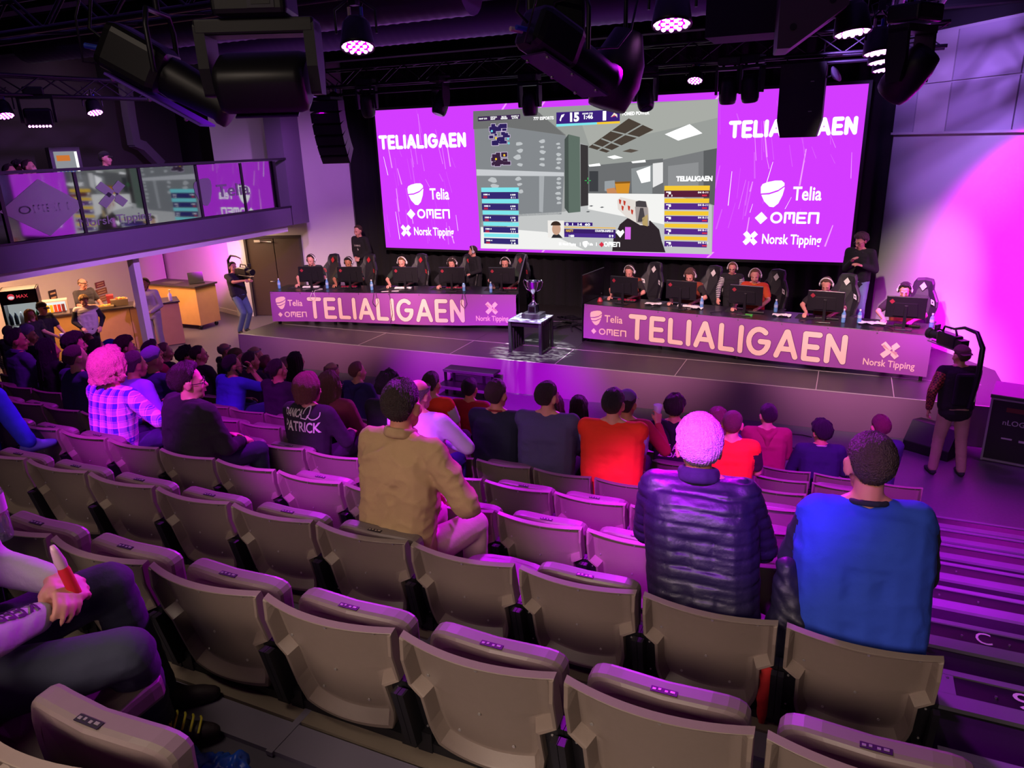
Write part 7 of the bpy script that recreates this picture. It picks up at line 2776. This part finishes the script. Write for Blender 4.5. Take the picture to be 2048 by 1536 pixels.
for i, (px, py) in enumerate(((735, 212), (882, 208), (1060, 208), (1290, 196), (1456, 182), (1500, 178))):
    p = onY(px, py, 12.36)
    moving_head(p, (0.3, -0.5, 0.0, 0.6, 0.1, -0.3)[i], (0.35, -0.4, 0.05, -0.45, 0.1, 0.15)[i], 'dark moving lamp, %s from the left in the row above the screen' % ORD[i], 1.05, 5.24)
p = CAM + sight(530, 165) * 3.5
t = thing('moving_wash_lamp', 'big black yoke lamp hanging close to the camera on the upper left', 'lamp', p, math.radians(26))
m = MB()
R_ = Rx(0.5)
rings = []
for u_, k_ in ((-0.21, 0.75), (-0.20, 0.94), (-0.17, 1.0), (0.17, 1.0), (0.20, 0.94), (0.21, 0.75)):
    rings.append([R_ @ V((u_, 0.14 * k_ * math.copysign(abs(math.cos(a)) ** 0.55, math.cos(a)), 0.115 * k_ * math.copysign(abs(math.sin(a)) ** 0.55, math.sin(a)))) for a in np.linspace(0, 2 * PI, 24, endpoint=False)])
m.rings(rings, M_house)
m.build('head', t)
m = MB()
m.box(R_ @ V((0, -0.02, -0.118)), (0.30, 0.18, 0.006), mat('violet lit lens', '#3a1a6a', 0.2), rot=R_)
m.build('lens', t)
m = MB()
for a in (-1, 1):
    m.prism([V((a * 0.225, y, z)) for y, z in ((-0.05, -0.06), (0.05, -0.06), (0.08, 0.06), (0.085, 0.25), (-0.085, 0.25), (-0.08, 0.06))], (a * 0.05, 0, 0), M_house)
m.box((0, 0, 0.235), (0.55, 0.17, 0.07), M_house)
m.build('yoke', t, bevel=0.012)
m = MB()
m.rbox((0, 0, 0.345), (0.34, 0.26, 0.14), M_house, 0.025)
m.box((0.06, -0.132, 0.345), (0.12, 0.004, 0.09), M_steel)
m.box((0.06, -0.135, 0.345), (0.085, 0.003, 0.06), M_black)
for a in (-0.14, 0.02):
    m.rbox((a, -0.05, 0.44), (0.07, 0.04, 0.03), M_plugw, 0.012)
    m.cyl((a, -0.05, 0.45), (a, 0, 1.2), 0.012, M_hk)
m.build('base', t)

p = onY(1815, 150, 6.4)
mh = moving_head(p, 1.0, 0.75, 'black moving-head lamp with a magenta lens in front of the right wall', 1.0, 5.4)
mh.pop('group', None)
for ch in mh.children:
    if ch.name.startswith('lens'):
        ch.data.materials[0] = mat('magenta lens', '#8a1c6a', 0.3)
        ch['label'] = 'magenta lens'


def profile_lamp(p, aim, lab, top, plate='5a2f9a', s=1.0):
    """long theatre profile spot with a colour frame"""
    t = thing('profile_spot', lab, 'lamp', p, 0)
    d = (V(aim) - V(p)).normalized()
    x, y, _ = basis(d)
    R = Matrix((x, y, d)).transposed()
    m = MB()
    m.rbox(R @ V((0, 0, -0.16 * s)), (0.26 * s, 0.24 * s, 0.34 * s), M_house, 0.05, R)
    m.lathe([(0.10 * s, 0.0), (0.105 * s, 0.05), (0.09 * s, 0.3 * s), (0.10 * s, 0.32 * s), (0.10 * s, 0.36 * s), (0.0, 0.355 * s)], (0, 0, 0), M_house, 18, axis=d)
    m.build('barrel', t)
    m = MB()
    m.box(R @ V((0, -0.135 * s, 0.02 * s)), (0.24 * s, 0.012, 0.52 * s), mat('lamp plate ' + plate, '#' + plate, 0.5), rot=R)
    for a in (-0.1, 0.1):
        for b in (-0.2, 0.0, 0.2):
            m.ell(R @ V((a * s, -0.145 * s, b * s)), (0.012, 0.012, 0.012), M_alu, None, 8, 5)
    m.build('side_plate', t)
    m = MB()
    u = V((0, 0, 1))
    m.tube([x * 0.17 * s, x * 0.18 * s + u * 0.22 * s, x * 0.14 * s + u * 0.30 * s, -x * 0.14 * s + u * 0.30 * s, -x * 0.18 * s + u * 0.22 * s, -x * 0.17 * s], 0.014 * s, M_hk)
    m.cyl(u * 0.30 * s, V((0, 0, top - p[2])), 0.016, M_hk)
    m.build('yoke', t)
    m = MB()
    m.tube([-d * 0.34 * s, -d * 0.42 * s + u * 0.02, -d * 0.36 * s + u * 0.25, V((0.05, 0, top - p[2]))], 0.009, M_black, 6)
    m.tube([-d * 0.3 * s - u * .1, -d * 0.44 * s - u * 0.16 - x * 0.1, -d * 0.40 * s + u * 0.06 - x * 0.16, V((-0.05, 0, top - p[2]))], 0.006, M_hk, 6)
    for k, mt in ((-0.03, M_plugb), (0.03, M_plugw)):
        c = -d * 0.36 * s + x * k - u * 0.05
        m.cyl(c, c - d * 0.09 - u * 0.03, 0.014, mt, n=8)
    m.build('cables', t)
    return t


p = CAM + sight(335, 150) * 3.9
profile_lamp(p, p + V((2.4, 1.2, -1.6)), 'black profile spotlight with a violet side plate, upper left', 5.8, '6a30c8')
p = CAM + sight(1140, 105) * 4.4
profile_lamp(p, p + V((1.9, 3.0, -1.7)), 'black profile spotlight with a purple side plate, top centre', 5.9, '4a2260', 1.0)
p = CAM + sight(1110, 40) * 4.6
t = thing('dimmer_box', 'black electrical box with tiny white lights at the top centre', 'box', p, 0.4)
m = MB()
m.rbox((0, 0, 0), (0.36, 0.30, 0.26), M_house, 0.02)
m.build('case', t)
m = MB()
for k in range(6):
    m.box((-0.1 + k * 0.03 + (0.02 if k > 1 else 0), -0.152, -0.08), (0.006, 0.004, 0.012 if k < 2 else 0.006), glow('indicator', '#ffe0a0', 3))
m.build('indicator_lights', t)
# cone-shaped lamp beside it
p = CAM + sight(1232, 150) * 5.0
t = thing('fabric_shade', 'dark tapered lamp snoot beside the top centre spotlight', 'lamp', p, 0)
m = MB()
m.lathe([(0.10, 0.28), (0.17, 0.1), (0.18, -0.05), (0.13, -0.22), (0.0, -0.22)], (0, 0, 0), M_house, 16, axis=V((0.25, 0.2, 1)))
m.build('snoot', t)
m = MB()
m.cyl((0.05, 0.04, 0.25), (0.05, 0.04, 5.9 - p[2]), 0.015, M_hk)
m.build('hanger', t)

# speakers
M_spk = mat('black speaker cabinet', '#141218', 0.5)
M_grill = mat('speaker grille', '#3a3440', 0.35, 0.5)
t = thing('line_array', 'curved black line array speaker hung left of the screen', 'speaker', (-9.35, 12.3, 0))
z, y_, ang = 5.12, 0.0, 0.0
q = V((0.0, 0.0, 5.15))
for i in range(6):
    m = MB()
    ang = -0.06 - i * 0.13
    R = Rz(0.35) @ Rx(-ang)
    h_ = 0.19
    c = q + R @ V((0, 0, -h_ / 2))
    m.box(c, (0.56, 0.42, h_ - 0.008), M_spk, rot=R)
    m.box(c + R @ V((0, -0.215, 0)), (0.52, 0.012, h_ - 0.03), M_grill, rot=R)
    m.build('speaker_module', t)
    q = q + R @ V((0, 0, -h_))
m = MB()
m.box((0, 0.0, 5.18), (0.5, 0.4, 0.05), M_steel)
m.cyl((0, 0, 5.2), (0, 0.1, 6.4), 0.02, M_hk)
m.build('fly_frame', t)
p0, p1 = onY(1562, 150, 12.6), onY(1645, 273, 12.6)
t = thing('hung_speaker', 'tall black speaker hung in front of the right part of the screen', 'speaker', ((p0.x + p1.x) / 2, 12.5, p1.z))
hh = 5.25 - p1.z
m = MB()
m.box((0, 0.0, hh * 0.62), (0.62, 0.5, hh * 0.76), M_spk)
m.prism([V((-0.31, -0.25, hh * 0.24)), V((0.31, -0.25, hh * 0.24)), V((0.25, -0.25, 0)), V((-0.25, -0.25, 0))], (0, 0.5, 0), M_spk)
for z in (0.35, 0.75):
    m.box((0.14, -0.252, hh * z), (0.05, 0.004, 0.012), M_alu)
m.build('cabinet', t, bevel=0.01)
for a in (-0.25, 0.25):
    m = MB()
    m.cyl((a, 0, hh), (a, 0, hh + 0.3), 0.012, M_hk)
    m.build('hanger', t)
t = thing('dish_lamp', 'small round lamp tilted beside the hung speaker', 'lamp', onY(1672, 148, 12.4))
m = MB()
m.lathe([(0.0, -0.05), (0.05, -0.05), (0.12, 0.0), (0.12, 0.01), (0.0, 0.0)], (0, 0, 0), M_fascia, 18, axis=V((0.75, -0.3, 0.45)))
m.build('shade', t)
m = MB()
m.tube([(0, 0, 0), (-0.12, 0, -0.04), (-0.2, 0.05, 0.1)], 0.012, M_hk)
m.build('arm', t)
p = CAM + sight(1625, 20) * 5.2
t = thing('flown_speaker', 'grey brown back of a speaker cabinet hanging at the top right', 'speaker', p, 0.15)
m = MB()
m.prism([V((-0.22, 0, 0.45)), V((0.24, 0, 0.45)), V((0.24, 0, 0.02)), V((-0.13, 0, -0.24)), V((-0.22, 0, -0.24))], (0, 0.5, 0), mat('grey brown cabinet', '#4c4542', 0.6))
m.build('cabinet', t, bevel=0.01)
for a, b in ((-0.12, -0.1), (0.13, 0.06)):
    m = MB()
    m.cyl((a, -0.006, b), (a, 0.0, b), 0.024, M_black, n=14)
    m.build('rigging_point', t)
m = MB()
pa = CAM + sight(1500, 20) * 6.0
m.box(pa + V((0, 0, 0.1)), (0.62, 0.5, 0.62), M_ceil)
m.cyl(pa + V((0, 0, 0.3)), pa + V((0, 0, 1.6)), 0.02, M_hk)
tag(m.build('equipment_box'), 'black equipment box hanging next to the grey brown speaker', 'box')
# cable bundle at the top right
m = MB()
rr = random.Random(9)
for i in range(9):
    x0 = 0.30 + rr.uniform(-.05, 0.3)
    pts = [V((x0 + rr.uniform(-.06, .06), 6.0 + j * 0.8, 5.75 - 0.10 * math.sin(j * 2.1 + i) - (0.16 if j % 2 else 0))) for j in range(8)]
    m.tube(pts, 0.008, M_black if i % 3 else M_plugb, 6)
tag(m.build('cable_bundle'), 'tangled lamp cables along the aisle truss', 'cable')
m = MB()
pts = [CAM + sight(x, y) * d for x, y, d in ((1275, 0, 4.6), (1262, 60, 4.6), (1235, 95, 4.55), (1150, 100, 4.4), (1110, 115, 4.3), (1095, 85, 4.3))]
m.tube(pts, 0.008, M_tr, 6)
tag(m.build('cable'), 'cable looping down beside the top centre spotlight', 'cable')

# ================================================================== floor things
t = thing('step_unit', 'small black two-step stair in front of the stage', 'steps', (-5.85, 10.95, 0))
for y, z, x in ((0.12, 0.44, 0.9), (-0.16, 0.22, 0.9)):
    m = MB()
    m.box((0, y, z), (1.0, 0.30, 0.04), M_black)
    m.box((0, y - 0.15, z), (1.0, 0.012, 0.05), M_alu)
    m.build('tread', t)
for x in (-0.47, -0.3, 0.3, 0.47):
    m = MB()
    m.box((x, 0.0, 0.21), (0.04, 0.04, 0.42), M_black)
    m.build('leg', t)
m = MB()
m.box((0, 0.24, 0.24), (1.0, 0.02, 0.12), M_alu)
for x in (-0.47, 0.47):
    m.box((x, -0.02, 0.20), (0.03, 0.55, 0.03), M_black)
m.build('frame', t)
# flight case on the right
t = thing('flight_case', 'black flight case with a glossy purple-lit top on the right', 'case', (2.62, 11.05, 0), -0.22)
m = MB()
m.box((0, 0, 0.46), (1.15, 0.62, 0.88), M_mon)
m.build('body', t, bevel=0.01)
m = MB()
m.box((0, 0, 0.925), (1.2, 0.66, 0.05), mat('case lid', '#3a3540', 0.35))
m.build('lid', t, bevel=0.008)
m = MB()
for x in (-0.575, 0.575):
    m.box((x, -0.31, 0.46), (0.025, 0.025, 0.9), M_alu)
for z in (0.03, 0.89):
    m.box((0, -0.312, z), (1.15, 0.02, 0.025), M_alu)
m.build('edge_trim', t)
m = MB()
puttext(m, 'nLOG', -0.42, 0.55, 0.10, lambda a, b: V((a, -0.3125, b)), mat('case print', '#b0a8b8', 0.5), 0.005)
m.box((-0.34, -0.312, 0.36), (0.12, 0.004, 0.02), mat('case print', '#b0a8b8', 0.5))
m.box((-0.16, -0.312, 0.35), (0.09, 0.004, 0.03), mat('case print', '#b0a8b8', 0.5))
m.box((-0.2, -0.312, 0.76), (0.4, 0.004, 0.06), mat('case red strip', '#5a1822', 0.5))
m.build('lettering', t)
# wedge monitor
t = thing('floor_wedge', 'black wedge floor monitor between the stage and the camera operator', 'speaker', (1.42, 11.0, 0), -0.5)
m = MB()
m.prism([V((-0.3, -0.25, 0)), V((-0.3, 0.25, 0)), V((-0.3, 0.22, 0.36)), V((-0.3, -0.05, 0.40)), V((-0.3, -0.25, 0.14))], (0.6, 0, 0), M_spk)
m.build('cabinet', t, bevel=0.01)
# loops of cable on the floor
for i, (cx, cy, r_, x2, y2) in enumerate(((0.35, 10.2, 0.16, 1.1, 10.9), (-0.9, 11.0, 0.10, -0.2, 10.9), (-0.4, 10.3, 0.12, 0.9, 10.5))):
    m = MB()
    pts = [V((cx + r_ * (1.5 * math.cos(a)), cy + r_ * math.sin(a), 0.008 + 0.002 * a)) for a in np.linspace(0, 5.6, 18)]
    pts += [V((cx + (x2 - cx) * u + 0.08 * math.sin(u * 7), cy + (y2 - cy) * u + 0.06 * math.sin(u * 9), 0.012)) for u in np.linspace(0.25, 1, 8)]
    m.tube(pts, 0.008, M_black, 6)
    tag(m.build('cable'), ('black cable looped on the floor below the right banner', 'short black cable at the foot of the stage skirt', 'black cable running to the floor wedge')[i], 'cable', 'loose cables on the hall floor')
for i in range(7):
    m = MB()
    rr = random.Random(i)
    pts = [V((-5.6 + rr.uniform(0, 1.3), 13.6 + rr.uniform(0, 1.3), HS + 0.012 + 0.05 * rr.random())) for _ in range(6)]
    m.tube(pts, 0.012, M_black, 6)
    if i == 0:
        mm = m
    else:
        o_ = len(mm.v)
        mm.v += m.v
        mm.f += [[k + o_ for k in f] for f in m.f]
        mm.m += m.m
        mm.sm += m.sm
o = mm.build('cable_pile')
tag(o, 'dark pile of cables on the stage behind the trophy', 'cables', None, 'stuff')

# ================================================================== things among the seats
# folded jacket on the seat between the puffer jacket and the blue sweater
t = thing('folded_jacket', 'dark padded jacket with red lining stuffed between two seats', 'jacket', (-0.06, 2.52, 2.36))
c = Blob()
c.cap((0.0, 0.0, 0.0), (0.02, 0.02, 0.20), 0.085, 0.09)
c.cap((0.02, 0.02, 0.20), (-0.01, 0.05, 0.40), 0.085, 0.045)
c.cap((-0.02, 0.0, 0.1), (0.05, 0.08, 0.25), 0.07, 0.06)
o = bpy.data.objects.new('shell', c.mesh('shell', 0.009, 4, [cloth('1c1a2e', 0.5)], folds(0.012, 14, 18)))
COL.objects.link(o)
o.parent = t
c = Blob()
c.cap((-0.03, -0.16, 0.10), (-0.04, -0.18, -0.02), 0.036, 0.028)
c.cap((-0.04, -0.18, -0.02), (-0.04, -0.17, -0.14), 0.026, 0.012)
o = bpy.data.objects.new('red_lining', c.mesh('red_lining', 0.008, 3, [cloth('b01c1c')], folds(0.008, 20, 20)))
COL.objects.link(o)
o.parent = t
# crumpled blue bag on the floor
c = Blob()
c.ell((0, 0, 0.045), (0.15, 0.12, 0.05))
c.cap((0.05, 0.05, 0.05), (0.12, 0.10, 0.07), 0.05, 0.035)
o = bpy.data.objects.new('blue_bag', c.mesh('blue_bag', 0.008, 2, [mat('blue plastic', '#1c50c0', 0.35)], folds(0.030, 24, 24)))
COL.objects.link(o)
o.location = (-1.60, 1.10, 2.505)
tag(o, 'crumpled blue plastic bag on the floor beside the shoe of the person in grey', 'bag')
# red bottle in the clasped hands, clear bottle at the left edge
q = hood['M'] @ ((hood['wr'][1] + hood['wr'][-1]) / 2 + V((0.0, 0.06, 0.03)))
t = thing('red_bottle', 'slim red drink bottle held upright by the person in grey', 'bottle', q, 0)
t.rotation_euler = (0.1, -0.15, 0)
t.scale = (0.72, 0.72, 0.72)
m = MB()
m.lathe([(0, -0.06), (0.02, -0.06), (0.022, -0.04), (0.022, 0.06), (0.019, 0.075)], (0, 0, 0), mat('red drink', '#d02830', 0.25), 14)
m.build('bottle_body', t)
m = MB()
m.lathe([(0.019, 0.075), (0.021, 0.10), (0.014, 0.15), (0.008, 0.17), (0, 0.17)], (0, 0, 0), mat('pink clear plastic', '#c8a0b0', 0.2), 14)
m.build('neck', t)
q = bott['M'] @ (bott['wr'][1] + V((0.0, 0.10, -0.02)))
bottle(q - V((0, 0, 0.03)), 'clear water bottle with a white label held at the left edge', None, True, 1.15)
# cup in the hand of the person in the purple cap, sleeve lettering, phone
t = thing('plastic_cup', 'clear plastic cup held up in front of the purple cap', 'cup', cupman['M'] @ (cupman['wr'][1] + V((-0.01, 0.06, 0.06))))
m = MB()
m.lathe([(0, 0), (0.028, 0), (0.040, 0.11), (0.038, 0.11), (0.026, 0.004), (0, 0.004)], (0, 0, 0), mat('cup plastic', '#c8b0d8', 0.2), 16)
m.build('cup_wall', t)
q = capm['M'] @ (capm['wr'][1] + V((0.0, 0.11, 0.0)))
t = thing('paper_cup', 'pale paper cup held by the person in the dark cap', 'cup', q, 0)
m = MB()
m.lathe([(0, -0.05), (0.03, -0.05), (0.042, 0.06), (0.038, 0.06), (0.0, 0.05)], (0, 0, 0), M_capw, 14)
m.build('cup_wall', t)
# lettering along the grey sleeve
E_, W_ = hood['EL'][1], hood['wr'][1]
dv = (W_ - E_).normalized()
nv_ = V((0.75, -0.3, 0.6))
nv_ = (nv_ - dv * nv_.dot(dv)).normalized()
up_ = dv.cross(nv_)
vs_, fs_ = text_polys('KEEPER', 0.062, 0.02, 'CENTER')
k_ = 0.19 / (max(v[0] for v in vs_) - min(v[0] for v in vs_))
print_on(hood['top'], lambda a, b: (E_ + W_) / 2 + nv_ * 0.3 + dv * -a + up_ * b, -nv_, [([(a * k_, b - 0.02) for a, b in vs_], fs_)], M_prt2, 'sleeve_print', 0.004, 2)

# yellow laces on the shoe of the person in grey
shoe_ = [c_ for c_ in hood['root'].children if c_.name.startswith('shoe')][-1]
m = MB()
A_ = V((-0.22, 0.44, 0.09))
rr = random.Random(4)
for i in range(5):
    y = A_.y + 0.035 + i * 0.022
    z = A_.z + 0.030 - i * 0.013
    m.tube([V((A_.x - 0.035, y, z - 0.012)), V((A_.x + 0.005, y + 0.012, z + 0.012)), V((A_.x + 0.045, y + 0.004, z - 0.010))], 0.004, mat('yellow lace', '#d8cc40', 0.7), 6)
m.tube([V((A_.x, A_.y + 0.03, A_.z + 0.045)), V((A_.x + 0.04, A_.y + 0.02, A_.z + 0.075)), V((A_.x + 0.06, A_.y + 0.06, A_.z + 0.03)), V((A_.x + 0.01, A_.y + 0.05, A_.z + 0.04))], 0.004, mat('yellow lace', '#d8cc40', 0.7), 6)
tag(m.build('laces', shoe_), 'yellow laces')
